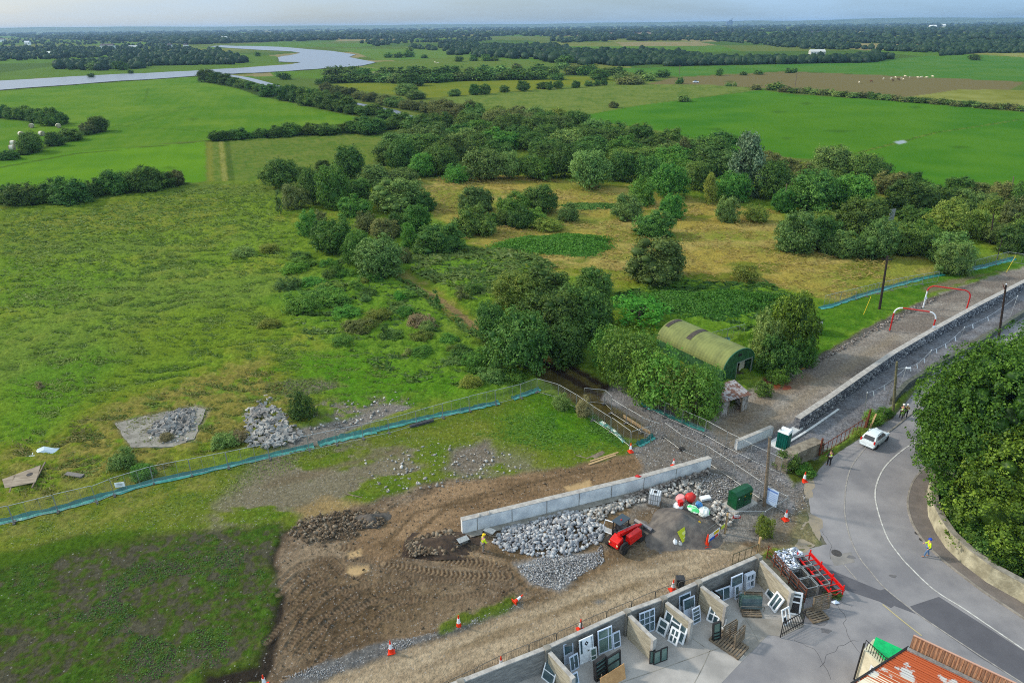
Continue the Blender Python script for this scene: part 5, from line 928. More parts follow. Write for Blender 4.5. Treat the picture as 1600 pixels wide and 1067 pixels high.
def rockmat(name, c1, c2, c3):
    m = bpy.data.materials.new(name); m.use_nodes = True; n = m.node_tree.nodes; L = m.node_tree.links; b = n['Principled BSDF']; b.inputs['Roughness'].default_value = .85; b.inputs['Specular IOR Level'].default_value = .2
    a = n.new('ShaderNodeAttribute'); a.attribute_name = 'tone'; rp = n.new('ShaderNodeValToRGB'); rp.color_ramp.elements[0].color = (*lin(c1), 1); rp.color_ramp.elements[1].color = (*lin(c3), 1); e = rp.color_ramp.elements.new(.5); e.color = (*lin(c2), 1)
    z = n.new('ShaderNodeTexNoise'); z.inputs['Scale'].default_value = 5; z.inputs['Detail'].default_value = 4; g = n.new('ShaderNodeNewGeometry'); L.new(g.outputs['Position'], z.inputs['Vector'])
    ad = n.new('ShaderNodeMath'); ad.operation = 'MULTIPLY_ADD'; ad.inputs[1].default_value = .6; L.new(z.outputs['Fac'], ad.inputs[0]); sb = n.new('ShaderNodeMath'); sb.operation = 'SUBTRACT'; sb.inputs[1].default_value = .3; L.new(a.outputs['Fac'], ad.inputs[2]); L.new(ad.outputs[0], sb.inputs[0]); L.new(sb.outputs[0], rp.inputs['Fac']); L.new(rp.outputs['Color'], b.inputs['Base Color']); return m
RK = rockmat('broken_stone', (108, 110, 116), (148, 150, 154), (192, 192, 192)); RKd = rockmat('dark_rubble', (92, 84, 78), (120, 112, 106), (160, 154, 148)); RKg = rockmat('chippings', (98, 98, 102), (134, 134, 136), (180, 180, 180))
RKs = rockmat('demolition_rubble', (112, 108, 104), (152, 148, 142), (198, 194, 188)); RKb = rockmat('clods', (76, 64, 50), (98, 84, 68), (138, 124, 106))
def scatter(poly, cnt, smin, smax, hfun, seed, power=1.6):
    w_ = W(poly); a = np.array(w_); r_ = np.random.RandomState(seed); o = []
    while len(o) < cnt:
        x = r_.uniform(a[:, 0].min(), a[:, 0].max(), 500); y = r_.uniform(a[:, 1].min(), a[:, 1].max(), 500); d = sdpoly(x, y, w_)
        for i in np.nonzero(d > 0)[0]:
            s = smin + (smax - smin) * r_.rand() ** power; o.append((x[i], y[i], hfun(d[i]) * r_.uniform(.55, 1) + s * .2, s))
            if len(o) >= cnt: break
    return o
mw_ = wallrun('retaining_wall', [(722, 814), (860, 781), (1000, 748), (1060, 731), (1112, 716.3)], 1.5, .5, 1.5, conc, 'long pale cast concrete wall with the stone heap in front', 'concrete wall', capm, capt=.05)
for t_ in (.06, .2, .34, .47, .6, .73, .86):
    p_ = Vector((*P(722 + (1112 - 722) * t_, 814 + (748 - 814) * min(t_ / .713, 1) + (716.3 - 748) * max(0, (t_ - .713) / .287), 1.5)[:2], 0)); obj('formwork_joint', MB().box((p_.x + .004, p_.y - .005, .75), (.05, .03, 1.46), R(20)), conc_d, mw_)
ribbon('wall_footing', [(727, 838), (860, 806), (960, 780), (1000, 768)], .7, .10, conc_d, kind=None, parent=mw_)
for p_, lab in (((749, 807), 'left one of the two pale stones left on the concrete wall top'), ((764, 803.5), 'right one of the two pale stones left on the concrete wall top')):
    c = P(*p_, 1.6); o = rocks('loose_stone', [(0, 0, .12, .42)], RKs, 5); o.location = (c.x, c.y + .12, 1.55); tag(o, lab, 'stone')
c = P(997, 745, 1.55); o = obj('red_cloth', MB().add([(-.35, 0, .02), (-.05, .3, .06), (.38, .05, .0), (.1, -.12, .09), (.12, -.3, -.45), (-.2, -.25, -.3)], [(0, 3, 1), (1, 3, 2), (0, 5, 3), (3, 5, 4), (3, 4, 2)]), redf, loc=(c.x, c.y + .05, 1.56)); tag(o, 'crumpled red cloth draped over the concrete wall edge', 'cloth')
# courses of stone facing being built at the right-hand end
sf = []
for i in range(150):
    t_ = i / 149; x_ = 978 + (1108 - 978) * t_; y_ = 781 - 41 * t_ + (rngT.random() - .5) * 5; q = P(x_, y_); sf.append((q.x, q.y + .1, rngT.uniform(.05, .45), rngT.uniform(.3, .42)))
rocks('stone_facing', sf, RKd, 4, mw_)

rocks_ = scatter([(768, 846), (785, 826), (830, 815), (880, 800), (905, 800), (925, 812), (945, 822), (942, 842), (930, 852), (905, 860), (880, 870), (850, 872), (820, 866), (790, 862)], 1250, .2, .5, lambda d: min(d * .3, .7), 8)
tag(rocks('stone_rubble', rocks_, RK, 8, kind='stuff'), 'heap of broken grey building stone in front of the concrete wall', 'stone heap', kind='stuff')
r2 = scatter([(905, 800), (940, 792), (985, 776), (1012, 768), (1012, 782), (985, 790), (950, 806), (935, 816)], 240, .25, .5, lambda d: min(d * .3, .5), 9); r2 += scatter([(1030, 760), (1060, 750), (1090, 752), (1108, 768), (1100, 776), (1060, 772), (1040, 778)], 170, .22, .45, lambda d: min(d * .3, .4), 10)
r2 += scatter([(1108, 790), (1128, 784), (1140, 805), (1150, 818), (1128, 826), (1110, 812)], 90, .25, .5, lambda d: .2, 12)
tag(rocks('stone_rubble', r2, RKs, 9, kind='stuff'), 'straggling line of paler stones trailing along the wall foot', 'stone heap', kind='stuff')
g_ = scatter([(806, 884), (850, 870), (930, 864), (940, 850), (945, 878), (905, 900), (872, 922), (830, 912)], 1800, .08, .2, lambda d: min(d * .12, .25), 13); tag(rocks('gravel', g_, RKg, 13, kind='stuff'), 'fan of grey crushed gravel beside the dirt road', 'gravel', kind='stuff')
g_ = scatter([(1015, 650), (1090, 672), (1180, 700), (1262, 742), (1262, 790), (1235, 815), (1180, 770), (1118, 726), (1050, 740), (990, 720)], 3200, .05, .15, lambda d: .02, 14); g_ += scatter([(1090, 735), (1140, 745), (1185, 790), (1150, 770), (1110, 790), (1095, 760)], 700, .07, .2, lambda d: .03, 15)
tag(rocks('gravel', g_, RKg, 14, kind='stuff'), 'loose stone ballast spread between the mesh fences', 'gravel', kind='stuff')
g_ = scatter([(440, 1058), (600, 1006), (690, 986), (810, 942), (812, 946), (720, 984), (640, 1010), (500, 1062)], 1800, .04, .11, lambda d: min(.05 + d * .1, .12), 16); tag(rocks('gravel', g_, RKg, 16, kind='stuff'), 'low bank of dark chippings along the dirt road edge', 'gravel', kind='stuff')
g_ = scatter(mud, 900, .06, .24, lambda d: .0, 17, 3); g_ += scatter([(470, 810), (560, 795), (580, 805), (560, 840), (480, 850), (450, 835)], 500, .15, .45, lambda d: .1, 18, 2); g_ += scatter([(556, 822), (568, 804), (592, 802), (604, 816), (588, 826)], 220, .12, .4, lambda d: min(.15 + d * .35, .7), 119, 2); g_ += scatter([(630, 850), (700, 828), (735, 850), (700, 868), (640, 872)], 500, .15, .5, lambda d: .25, 19, 2)
tag(rocks('dirt_clods', g_, RKb, 17, kind='stuff'), 'clods and stones lying in the churned brown mud', 'clods', kind='stuff')
g_ = scatter([(1190, 600), (1300, 548), (1380, 505), (1460, 465), (1462, 470), (1380, 512), (1300, 556), (1200, 610)], 700, .1, .4, lambda d: .1, 20, 2); tag(rocks('stone_rubble', g_, RKd, 20, kind='stuff'), 'ragged stony edge along the grass side of the site road', 'stones', kind='stuff')
g_ = scatter([(560, 720), (700, 690), (800, 705), (820, 735), (700, 760), (600, 770)], 260, .1, .4, lambda d: .02, 21, 2); g_ += scatter([(440, 640), (640, 610), (650, 640), (480, 690)], 220, .1, .45, lambda d: .03, 22, 2); tag(rocks('stone_rubble', g_, RKs, 21, kind='stuff'), 'scattered stones in the thin grass inside the fence', 'stones', kind='stuff')
def heap(name, c0, rx, ry, hh, seed, m, label, cat, rz=0, rough=.25, kind=None):
    n_ = 44; gxx, gyy = np.meshgrid(np.linspace(-1, 1, n_), np.linspace(-1, 1, n_)); d2 = np.sqrt(gxx ** 2 + gyy ** 2) / (1 + .18 * np.sin(3 * np.arctan2(gyy, gxx) + seed)); z = hh * np.clip(1 - d2, 0, 1) ** 1.05 * (1 - rough / 2 + rough * fbm(gxx * 3 + seed, gyy * 3, 1, 4, seed)) - .03
    v = np.stack([gxx.ravel() * rx, gyy.ravel() * ry, z.ravel()], 1); gi = np.arange(n_ * n_).reshape(n_, n_); f = np.stack([gi[:-1, :-1], gi[:-1, 1:], gi[1:, 1:], gi[1:, :-1]], -1).reshape(-1, 4)
    me = bigmesh(name, v, f); me.shade_smooth(); me.materials.append(m); o = obj(name, me, None, loc=(c0.x, c0.y, 0), rz=rz); return tag(o, label, cat, kind=kind)
heap('sand_heap', P(1062, 828), 3.4, 3.0, 1.9, 3, sandm, 'dark grey sand heap next to the red telehandler', 'sand heap')
heap('soil_heap', P(1210, 600), 1.9, 1.5, .35, 4, mat('red_grit', (128, 66, 42), .95, c2=(104, 56, 40), scale=2, bump=.5), 'small reddish grit heap in front of the green hut', 'grit heap')
heap('soil_heap', P(690, 852), 3.4, 1.8, .8, 5, mat('dark_soil', (74, 60, 48), .95, c2=(54, 44, 38), scale=1.5, bump=1, bscale=5), 'dark spoil heap by the near end of the concrete wall', 'soil heap')
heap('soil_heap', P(580, 812), 1.8, 1.2, .7, 6, mat('grey_spoil', (92, 86, 80), .95, c2=(70, 66, 62), scale=1.5, bump=1, bscale=5), 'small grey stony spoil heap at the edge of the mud', 'soil heap')

# long new stone wall
sw = wallrun('stone_wall', [(1251, 655), (1300, 622), (1345, 590), (1400, 552), (1460, 517), (1530, 478), (1600, 442), (1700, 392)], 1.5, .65, 1.5, stone_w, 'long new masonry wall of rough grey stone beside the site road', 'stone wall', capm, capt=.06)
sp = []
q = [V2(p) for p in W([(1251, 655), (1300, 622), (1345, 590), (1400, 552), (1460, 517), (1530, 478), (1600, 442), (1640, 422)], 1.5)]
for a_, b_ in zip(q[:-1], q[1:]):
    L_ = (b_ - a_).length; d = (b_ - a_) / L_; nn = Vector((-d.y, d.x, 0))
    for k in range(int(L_ / .36)):
        for lv in range(5):
            pp = a_ + d * (k * .36 + (lv % 2) * .18) - nn * .0; sp.append((pp.x, pp.y, .15 + lv * .28 + rngT.uniform(-.05, .05), rngT.uniform(.26, .42)))
rocks('facing_stones', sp, rockmat('facing_stone', (74, 76, 84), (110, 112, 118), (166, 166, 168)), 31, sw, flat=.9, elong=1.4)
kerb('wall_foundation', [(1205, 697), (1249, 668)], .9, .22, conc)
kerb('wall_foundation', [(1215, 702), (1262, 673), (1310, 640)], .25, .12, conc)
wallrun('low_concrete_wall', [(1153, 690), (1168, 684), (1209, 667)], 1.1, .4, 1.1, conc, 'short pale concrete wall next to the green portable toilet', 'concrete wall', capm, capt=.04)
wallrun('roadside_wall', [(1399, 622), (1420, 598), (1470, 566), (1530, 535), (1578, 502), (1640, 462)], 1.0, .5, 1.0, mat('mossy_stone', (96, 98, 88), .9, c2=(66, 70, 62), scale=2, bump=1, bscale=4), 'low dark stone wall between the gravel strip and the street', 'stone wall')
cw = wallrun('curved_wall', [(1458, 733), (1454, 750), (1457, 784), (1469, 809), (1485, 832), (1512, 857), (1550, 885), (1600, 912), (1660, 952), (1720, 995)], 1.75, .5, 1.75, cream, 'curved pale stone wall round the garden at the street bend', 'stone wall', mat('grey_coping', (150, 146, 136), .9, c2=(120, 116, 106), scale=2), capt=.07)
# broken wall stub with ivy
c0 = V2(P(1228, 741)); c1 = V2(P(1286, 708)); d = (c1 - c0).normalized(); nn = Vector((-d.y, d.x, 0)); mb = MB(); ls_ = (c1 - c0).length
mb.loft([[c0 + d * (ls_ * t_) + o_ for o_ in (Vector((0, 0, -.1)), nn * 1.5 + Vector((0, 0, -.1)), nn * 1.4 + Vector((0, 0, hh)), nn * .1 + Vector((0, 0, hh + .1)))] for t_, hh in ((0, 1.5), (.3, 1.75), (.6, 1.6), (1, 1.3))])
st = thing('wall_stub', 'thick broken piece of old wall smothered in ivy by the street', 'old wall'); obj('masonry', mb, mat('old_masonry', (140, 132, 118), .95, c2=(104, 96, 84), scale=1.5, bump=1, bscale=5), st)
me_ = crown_mesh('ivy', 5, nb=26, nl=4200, ls=.04, shape='bush', core=.5, loose=.3); me_.materials.append(LM['d']); iv_ = obj('ivy', me_, None, st); pc = c0 + d * .9 + nn * .55; iv_.location = (pc.x, pc.y, -.1); iv_.scale = (2.6, 2.4, 2.0)

# ------------------------------------------------------------------ block bays of the yard
bw = thing('yard_wall', 'grey block wall with pale capping along the back of the yard', 'block wall')
ZB = 2.2; tops = [(560, 1128), (720, 1067), (855, 1014), (980, 957), (1037, 936.5), (1092, 911.5), (1185, 871)]
q = [V2(p) for p in W(tops, ZB)]
secs = []; caps = []
for i, p in enumerate(q):
    d = (q[min(i + 1, len(q) - 1)] - q[max(i - 1, 0)]).normalized(); nn = Vector((-d.y, d.x, 0)); secs.append([p, p + nn * .22, p + nn * .22 + Vector((0, 0, ZB)), p + Vector((0, 0, ZB))]); e = Vector((0, 0, ZB + .002)); caps.append([p - nn * .05 + e, p + nn * .27 + e, p + nn * .27 + e + Vector((0, 0, .09)), p - nn * .05 + e + Vector((0, 0, .09))])
obj('blockwork', MB().loft(secs), blockm, bw); obj('coping', MB().loft(caps), capm, bw)
for i, (p, dd) in enumerate(zip(q[1:], [1] * 9)):
    obj('pier', MB().box((p.x, p.y + .02, 1.2), (.42, .46, 2.42), ang(q[max(i, 0)], q[min(i + 1, len(q) - 1)])), conc_d, bw)
DIV = [((855, 1015), (893, 1055), 'leftmost'), ((980, 958), (1020, 995), 'second from left'), ((1037, 938), (1078, 968), 'middle'), ((1092, 913), (1133, 943), 'fourth from left'), ((1186, 873), (1236, 922), 'longest, rightmost')]
for a_, b_, w_ in DIV:
    a, b_ = V2(P(*a_, ZB)), V2(P(*b_, ZB)); d = (b_ - a).normalized(); nn = Vector((-d.y, d.x, 0)) * .12; dv = thing('bay_divider', f'pale board-marked concrete bay divider of the yard, {w_}', 'wall', group='bay dividers of the yard')
    s0 = a + d * .25; obj('panel', MB().loft([[s0 - nn, s0 + nn, s0 + nn + Vector((0, 0, ZB)), s0 - nn + Vector((0, 0, ZB))], [b_ - nn, b_ + nn, b_ + nn + Vector((0, 0, ZB - .1)), b_ - nn + Vector((0, 0, ZB - .1))]]), timber_c, dv)
    obj('end_pier', MB().box((b_.x + d.x * .12, b_.y + d.y * .12, ZB / 2 - .03), (.22, .34, ZB), ang(a, b_)), capm, dv)
    n2_ = nn * 1.25; obj('capping', MB().loft([[s0 - n2_ + Vector((0, 0, ZB + .003)), s0 + n2_ + Vector((0, 0, ZB + .003)), s0 + n2_ + Vector((0, 0, ZB + .06)), s0 - n2_ + Vector((0, 0, ZB + .06))], [b_ - n2_ + Vector((0, 0, ZB - .097)), b_ + n2_ + Vector((0, 0, ZB - .097)), b_ + n2_ + Vector((0, 0, ZB - .04)), b_ - n2_ + Vector((0, 0, ZB - .04))]]), capm, dv)

# ------------------------------------------------------------------ mesh fences
def rounded_frame(L_, hh, r=.1, z0=.08, tube=.021, n_=4):
    pts = [(0, 0, z0), (0, 0, hh - r)] + [(r - r * math.cos(a), 0, hh - r + r * math.sin(a)) for a in (R(30), R(60), R(90))] + [(L_ - r + r * math.sin(a), 0, hh - r + r * math.cos(a)) for a in (0, R(30), R(60), R(90))] + [(L_, 0, z0)]
    return pts
fm = MB(); fm.tube(rounded_frame(3.4, 2.0), .028, 6); fm.tube([(0, 0, .15), (3.4, 0, .15)], .022, 5)
for x in (1.13, 2.27): fm.tube([(x, 0, .15), (x, 0, 2.0)], .018, 5)
FRAME = fm.mesh('fence_panel'); FRAME.materials.append(galv)
wm = MB()
for i in range(1, 20): wm.tube([(i * .17, .01, .16), (i * .17, .01, 1.98)], .0055, 3, False)
for i in range(1, 9): wm.tube([(.02, .01, .16 + i * .2), (3.38, .01, .16 + i * .2)], .0055, 3, False)
WIRE = wm.mesh('wire_mesh', fix=False); WIRE.materials.append(galvd)
FOOT = MB().box((0, 0, .06), (.22, .68, .12)).mesh('foot_block'); FOOT.materials.append(mat('rubber_block', (86, 84, 82), .9))
def mesh_fence(tops, label, step=3.4, zt=2.0, cut=None):
    q = [V2(p) for p in W(tops, zt)]; f = thing('mesh_fence', label, 'fence', (q[0].x, q[0].y, 0)); org = Vector((q[0].x, q[0].y, 0)); pts = [q[0]]
    for a, b_ in zip(q[:-1], q[1:]):
        n_ = max(1, round((b_ - a).length / step))
        for k in range(1, n_ + 1): pts.append(a.lerp(b_, k / n_))
    for i, (a, b_) in enumerate(zip(pts[:-1], pts[1:])):
        L_ = (b_ - a).length; o = obj('fence_panel', FRAME, None, f); o.location = a - org; o.rotation_euler[2] = ang(a, b_); o.rotation_euler[0] = rngT.uniform(-.035, .035); o.scale = ((L_ - .06) / 3.4, 1, 1)
        obj('wire_mesh', WIRE, None, o)
        ft = obj('foot_block', FOOT, None, f); ft.location = a - org; ft.rotation_euler[2] = ang(a, b_)
    return f
F_left = mesh_fence([(-60, 806), (12, 790), (82, 773), (143, 759), (171, 748), (234, 729), (352, 706), (480, 680), (606, 654), (691, 630), (733, 619.5), (814, 600), (838.5, 591.5)], 'long grey mesh site fence running across the rough grass on the left')
mesh_fence([(839.4, 591.3), (873.1, 600.6), (901.3, 616.6), (927.5, 634.4), (955.6, 652.2), (985.6, 673.8)], 'grey mesh fence from the far corner down to the cone at the gravel')
mesh_fence([(987, 673.5), (1019, 664.5)], 'single mesh fence panel with green sheet beside the cone')
mesh_fence([(955.6, 623), (980, 638), (1004, 652), (1033, 662)], 'mesh fence along the middle of the muddy track end')
mesh_fence([(913, 606), (946, 609), (957, 619)], 'short mesh fence closing off the dark track under the trees')
mesh_fence([(1039, 660), (1065, 679), (1104, 696), (1149, 725), (1192, 754), (1233, 776)], 'mesh fence crossing the grey ballast from the wall end to the street')
mesh_fence([(1012, 615), (1040, 629), (1068, 641), (1104, 657), (1137, 675), (1176, 694), (1224, 716)], 'mesh fence in front of the saplings and the short concrete wall')
mesh_fence([(1234, 777), (1196, 799), (1133, 799)], 'mesh fence round the green cabinet on the street side')
mesh_fence([(1111, 520), (1165, 506)], 'mesh fence behind the green hut')
mesh_fence([(1290, 462), (1340, 450), (1375, 442), (1420, 432), (1469, 424)], 'mesh fence along the golden meadow behind the dark pole')
mesh_fence([(1508, 410), (1543, 402), (1576, 393.5), (1612, 399)], 'mesh fence beyond the round bush at the far right')
def barrier_sheet(pts, label, wd=.55, hh=.32, m=None, m2=None):
    q = smooth_line([V2(P(*p)) for p in pts], 7); s1 = []; s2 = []; rr = random.Random(int(pts[0][0]))
    for i, p in enumerate(q):
        d = (q[min(i + 1, len(q) - 1)] - q[max(i - 1, 0)]).normalized(); nn = Vector((-d.y, d.x, 0)); j = rr.uniform(-.06, .06); k = 1 + rr.uniform(-.25, .25)
        b0 = p + nn * j
        s1.append([b0 - nn * wd * .45 * k + Vector((0, 0, .04)), b0 - nn * wd * .2 * k + Vector((0, 0, hh * .5)), b0 + nn * .08 + Vector((0, 0, hh * k)), b0 + nn * .22 + Vector((0, 0, hh * .4)), b0 + nn * .25, b0 - nn * wd * .4])
        s2.append([b0 - nn * wd * .95 * k + Vector((0, 0, .05)), b0 - nn * wd * .44 * k + Vector((0, 0, .14 + rr.uniform(0, .05))), b0 - nn * wd * .44 * k + Vector((0, 0, .05))])
    o = thing('silt_barrier', label, 'sheeting'); obj('sheet', MB().loft(s1), teal, o); obj('apron', MB().loft(s2), tealb, o); return o
barrier_sheet([(-60, 828), (0, 815), (87, 795.5), (157, 776), (238, 753.5), (350, 729), (420, 712), (490, 696)], 'teal plastic sheeting along the long fence, near left length')
barrier_sheet([(497, 694), (520, 687), (552, 680), (586.5, 672)], 'broad bright teal sheeting at the bend of the long fence', .8, .4)
barrier_sheet([(586, 672), (630, 661), (674, 651), (720, 642), (750, 635), (779, 629)], 'teal plastic sheeting right of the bend, behind the dark beam')
barrier_sheet([(800, 623), (820, 616), (842, 608)], 'short teal sheeting at the far fence corner')
barrier_sheet([(938.7, 660), (959, 674), (976, 692)], 'narrow teal sheeting leaning on the fence by the cone', .3, .25)
barrier_sheet([(1000, 631), (1025, 641), (1060, 656), (1102, 673)], 'bright teal sheeting under the fence before the saplings', .4, .25)
barrier_sheet([(996, 696), (1010, 690), (1020, 683)], 'green sheeting folded round the single panel by the cone', .4, .5)
barrier_sheet([(1132, 532), (1150, 526), (1167, 521)], 'teal sheeting visible behind the green hut', .6, .35)
barrier_sheet([(1280, 482), (1300, 477.5), (1345, 462), (1390, 449), (1430, 438), (1472, 429)], 'teal sheeting along the meadow fence behind the dark pole', .6, .35)
barrier_sheet([(1498, 423), (1530, 418), (1560, 410), (1583, 404)], 'teal sheeting right of the round bush at the far right', .8, .4)
c = P(187, 757, 1.2); o = thing('notice_board', 'small white notice fixed on the left part of the long fence', 'notice', (c.x, c.y, 1.2)); obj('board', MB().box((0, 0, 0), (.9, .03, .55), R(12)), white, o); obj('text_line', MB().box((0, -.025, .08), (.6, .01, .05), R(12)).box((0, -.025, -.06), (.5, .01, .04), R(12)), greyc, o)

# pedestrian barriers behind the yard
pb = MB(); pb.tube([(x * 2.25 / 3.4, y, z * .55) for x, y, z in rounded_frame(3.4, 2.0, .25)], .024, 6); pb.tube([(0, 0, .2), (2.25, 0, .2)], .02, 5); PBF = pb.mesh('barrier_frame'); PBF.materials.append(galvd)
pb = MB()
for i in range(1, 16): pb.tube([(i * .14, 0, .2), (i * .14, 0, 1.08)], .009, 4, False)
PBB = pb.mesh('bars'); PBB.materials.append(galvd)
bt = [(664, 1078), (701, 1063), (741, 1044), (783, 1023), (827, 1005), (870.5, 987.5), (909, 970), (949, 953), (988, 937.5), (1025, 922), (1061, 909), (1097, 900), (1136, 885)]
q = [V2(p) for p in W(bt, 1.1)]
for i, (a, b_) in enumerate(zip(q[:-1], q[1:])):
    o = thing('crowd_barrier', f'grey steel crowd barrier behind the yard wall, {ordn(i)} from the left', 'barrier', a, ang(a, b_), 'crowd barriers behind the yard wall', ((b_ - a).length / 2.3, 1, 1)); obj('barrier_frame', PBF, None, o); obj('bars', PBB, None, o)
print('p4 done')

# ================================================================== small site things
def cone(p_, label, h_=.95, z=0.0, name='traffic_cone', sleeve=True):
    c = P(*p_, z); o = thing(name, label, 'traffic cone', (c.x, c.y, z), 0.3, 'traffic cones on the site', (h_, h_, h_)); obj('cone_base', CB, None, o); obj('cone_body', CN, None, o); 
    if sleeve: obj('reflective_sleeve', CS, None, o)
    return o
CB = MB().box((0, 0, .03), (.5, .5, .06)).mesh('cone_base'); CB.materials.append(orng)
CN = MB().lathe([(.19, .06), (.17, .1), (.115, .4), (.06, .8), (.035, .98), (.03, 1.0)], 14).mesh('cone_body'); CN.materials.append(orng)
CS = MB().lathe([(.137, .36), (.125, .36), (.1, .58), (.085, .72), (.09, .72)], 14).mesh('reflective_sleeve'); CS.materials.append(white)
for p_, lab in (((611, 1018), 'orange and white cone on the gravel bank below the mud'), ((717, 978), 'orange and white cone by the grass tuft above the dirt road'), ((414, 1072), 'orange and white cone cut by the lower picture edge'),
                ((1227, 812), 'orange and white cone at the fence corner on the street'), ((1256, 752), 'orange and white cone beside the ivy wall stub'), ((985, 706), 'orange and white cone at the foot of the single fence panel'),
                ((1051, 922), 'orange and white cone behind the yard wall beside the dark bag'), ((907, 984), 'cone behind the yard wall near the white door'), ((783, 1043), 'cone behind the yard wall furthest down the dirt road')):
    cone(p_, lab, 1.15)
cone((1104, 852), 'plain orange cone in front of the sand heap gate', 1.25, sleeve=False)
cone((1052, 728), 'orange and white cone just behind the concrete wall', .95, z=.35)
o = thing('fallen_cone', 'dirty pink and white cone lying at the mud edge', 'traffic cone', (P(803, 944).x, P(803, 944).y, .2), .6, 'traffic cones on the site'); o.rotation_euler = (0, R(78), .7)
for n_, me in (('cone_base', CB), ('cone_body', CN), ('reflective_sleeve', CS)): obj(n_, me, None, o)
def pole(base, top, r, m, label, name='utility_pole', cat='pole', lean=None, arms=None, mid_r=None):
    h_ = vh(base, top); b0 = P(*base); tx = P(*top, h_); t = Vector((tx.x, tx.y, h_)) - b0
    if Vector((t.x, t.y)).length > h_ * .5: t = Vector((0, 0, h_))
    o = thing(name, label, cat, (b0.x, b0.y, 0)); obj('shaft', MB().tube([(0, 0, -.1), t * .5, t], [r * 1.25, r * 1.05, r * .85], 8), m, o); return o, h_, t
o, h_, t = pole((1194.5, 790), (1203, 684), .15, woodp, 'pale weathered timber pole standing by the green cabinet'); obj('pole_cap', MB().tube([t, t + Vector((0, 0, .12))], .17, 8), galvd, o)
o, h_, t = pole((1395, 650), (1401.5, 565), .14, mat('greenish_timber', (122, 118, 88), .85, c2=(98, 96, 72), scale=3), 'greenish timber pole with street light arm near the two men')
obj('lamp_arm', MB().tube([t * .86, t * .86 + Vector((.7, .1, .1)), t * .86 + Vector((1.15, .15, .08))], .04, 6), galv, o); obj('lamp_head', MB().box(t * .86 + Vector((1.4, .17, .06)), (.6, .22, .12)), white, o); obj('guy_wire', MB().tube([t * .97, Vector((-2.3, -1.8, 0))], .02, 4), galvd, o)
o, h_, t = pole((1374, 484), (1387, 400), .17, woodd, 'dark tarred pole standing in the grass before the meadow'); obj('crossarm', MB().bar(t * .93 + Vector((-.7, .2, 0)), t * .93 + Vector((.7, -.2, 0)), .1).tube([t * .93 + Vector((-.6, .17, 0)), t * .93 + Vector((-.6, .17, .25))], .05, 6).tube([t * .93 + Vector((.6, -.17, 0)), t * .93 + Vector((.6, -.17, .25))], .05, 6), woodd, o)
o, h_, t = pole((1560, 531), (1572, 445), .14, woodd, 'dark pole with a forked head at the low roadside wall'); obj('bracket', MB().bar(t * .9, t * 1.0 + Vector((-.5, 0, .1)), .08), rustm, o); obj('insulator', MB().lathe([(.06, 0), (.1, .05), (.05, .2)], 8, tuple(t)), white, o)
for b_, tp, lab, r in (((1224, 328), (1229.5, 287), 'pale thin pole at the meadow edge before the wood', .13), ((1579, 308), (1584, 276), 'pale green pole among the trees at the far right', .13), ((1546, 384), (1553, 334), 'dark thin pole inside the right-hand wood', .12), ((1558, 405), (1566, 372), 'slim grey pole behind the far right fence', .07), ((1372, 298), (1374, 278), 'short old post sticking out of the thicket', .1)):
    pole(b_, tp, r, woodp if 'pale' in lab else woodd, lab)
for b_, tp, lab in (((1349, 492), (1361, 463), 'yellow guy stake slanting in the grass left of the dark pole'), ((1572, 426), (1587, 400), 'yellow guy stake at the far right verge')):
    p0 = P(*b_); h_ = vh(b_, tp); p1 = P(*tp, h_ * .9); o = thing('guy_stake', lab, 'stake', (p0.x, p0.y, 0)); obj('sleeve', MB().tube([(0, 0, 0), (p1.x - p0.x, p1.y - p0.y, h_ * .9)], .035, 6), yel, o)
# white bunting on posts along the gravel strip
bp = [((1350, 648), (1355, 614)), ((1404, 611), (1414.5, 572)), ((1446, 574), (1455, 548)), ((1499, 535), (1507, 512)), ((1579, 493), (1599, 459))]
prev = None
for i, (b_, tp) in enumerate(bp):
    p0 = P(*b_); h_ = min(vh(b_, tp), 3.0); p1 = P(*tp, h_); t = Vector((p1.x - p0.x, p1.y - p0.y, h_)); t.x = max(-.6, min(.6, t.x)); t.y = max(-.6, min(.6, t.y))
    o = thing('bunting_post', f'thin pale post of the bunting line on the gravel strip, {ordn(i)} from the left', 'post', (p0.x, p0.y, 0), group='bunting posts'); obj('rod', MB().tube([(0, 0, 0), t], .035, 6), galv, o); obj('rod_cap', MB().lathe([(.06, 0), (.06, .1)], 8, tuple(t)), white, o)
    tp_ = Vector((p0.x, p0.y, 0)) + t
    if prev is not None:
        ln = thing('bunting_line', f'string of white streamers on the gravel strip, {ordn(i - 1)} span from the left', 'bunting', (prev.x, prev.y, 0), group='bunting lines'); a = Vector((0, 0, prev.z)); b2 = Vector((tp_.x - prev.x, tp_.y - prev.y, tp_.z)); n_ = 14
        cord = [a.lerp(b2, k / n_) - Vector((0, 0, .55 * math.sin(math.pi * k / n_))) for k in range(n_ + 1)]; obj('cord', MB().tube(cord, .012, 4), white, ln)
        for k in range(2, n_, 4):
            c = cord[k]; obj('streamer', MB().add([c, c + Vector((.12, 0, 0)), c + Vector((.3, -.1, -.6)), c + Vector((.18, -.12, -.62))], [(0, 1, 2, 3)]), white, ln)
    prev = tp_
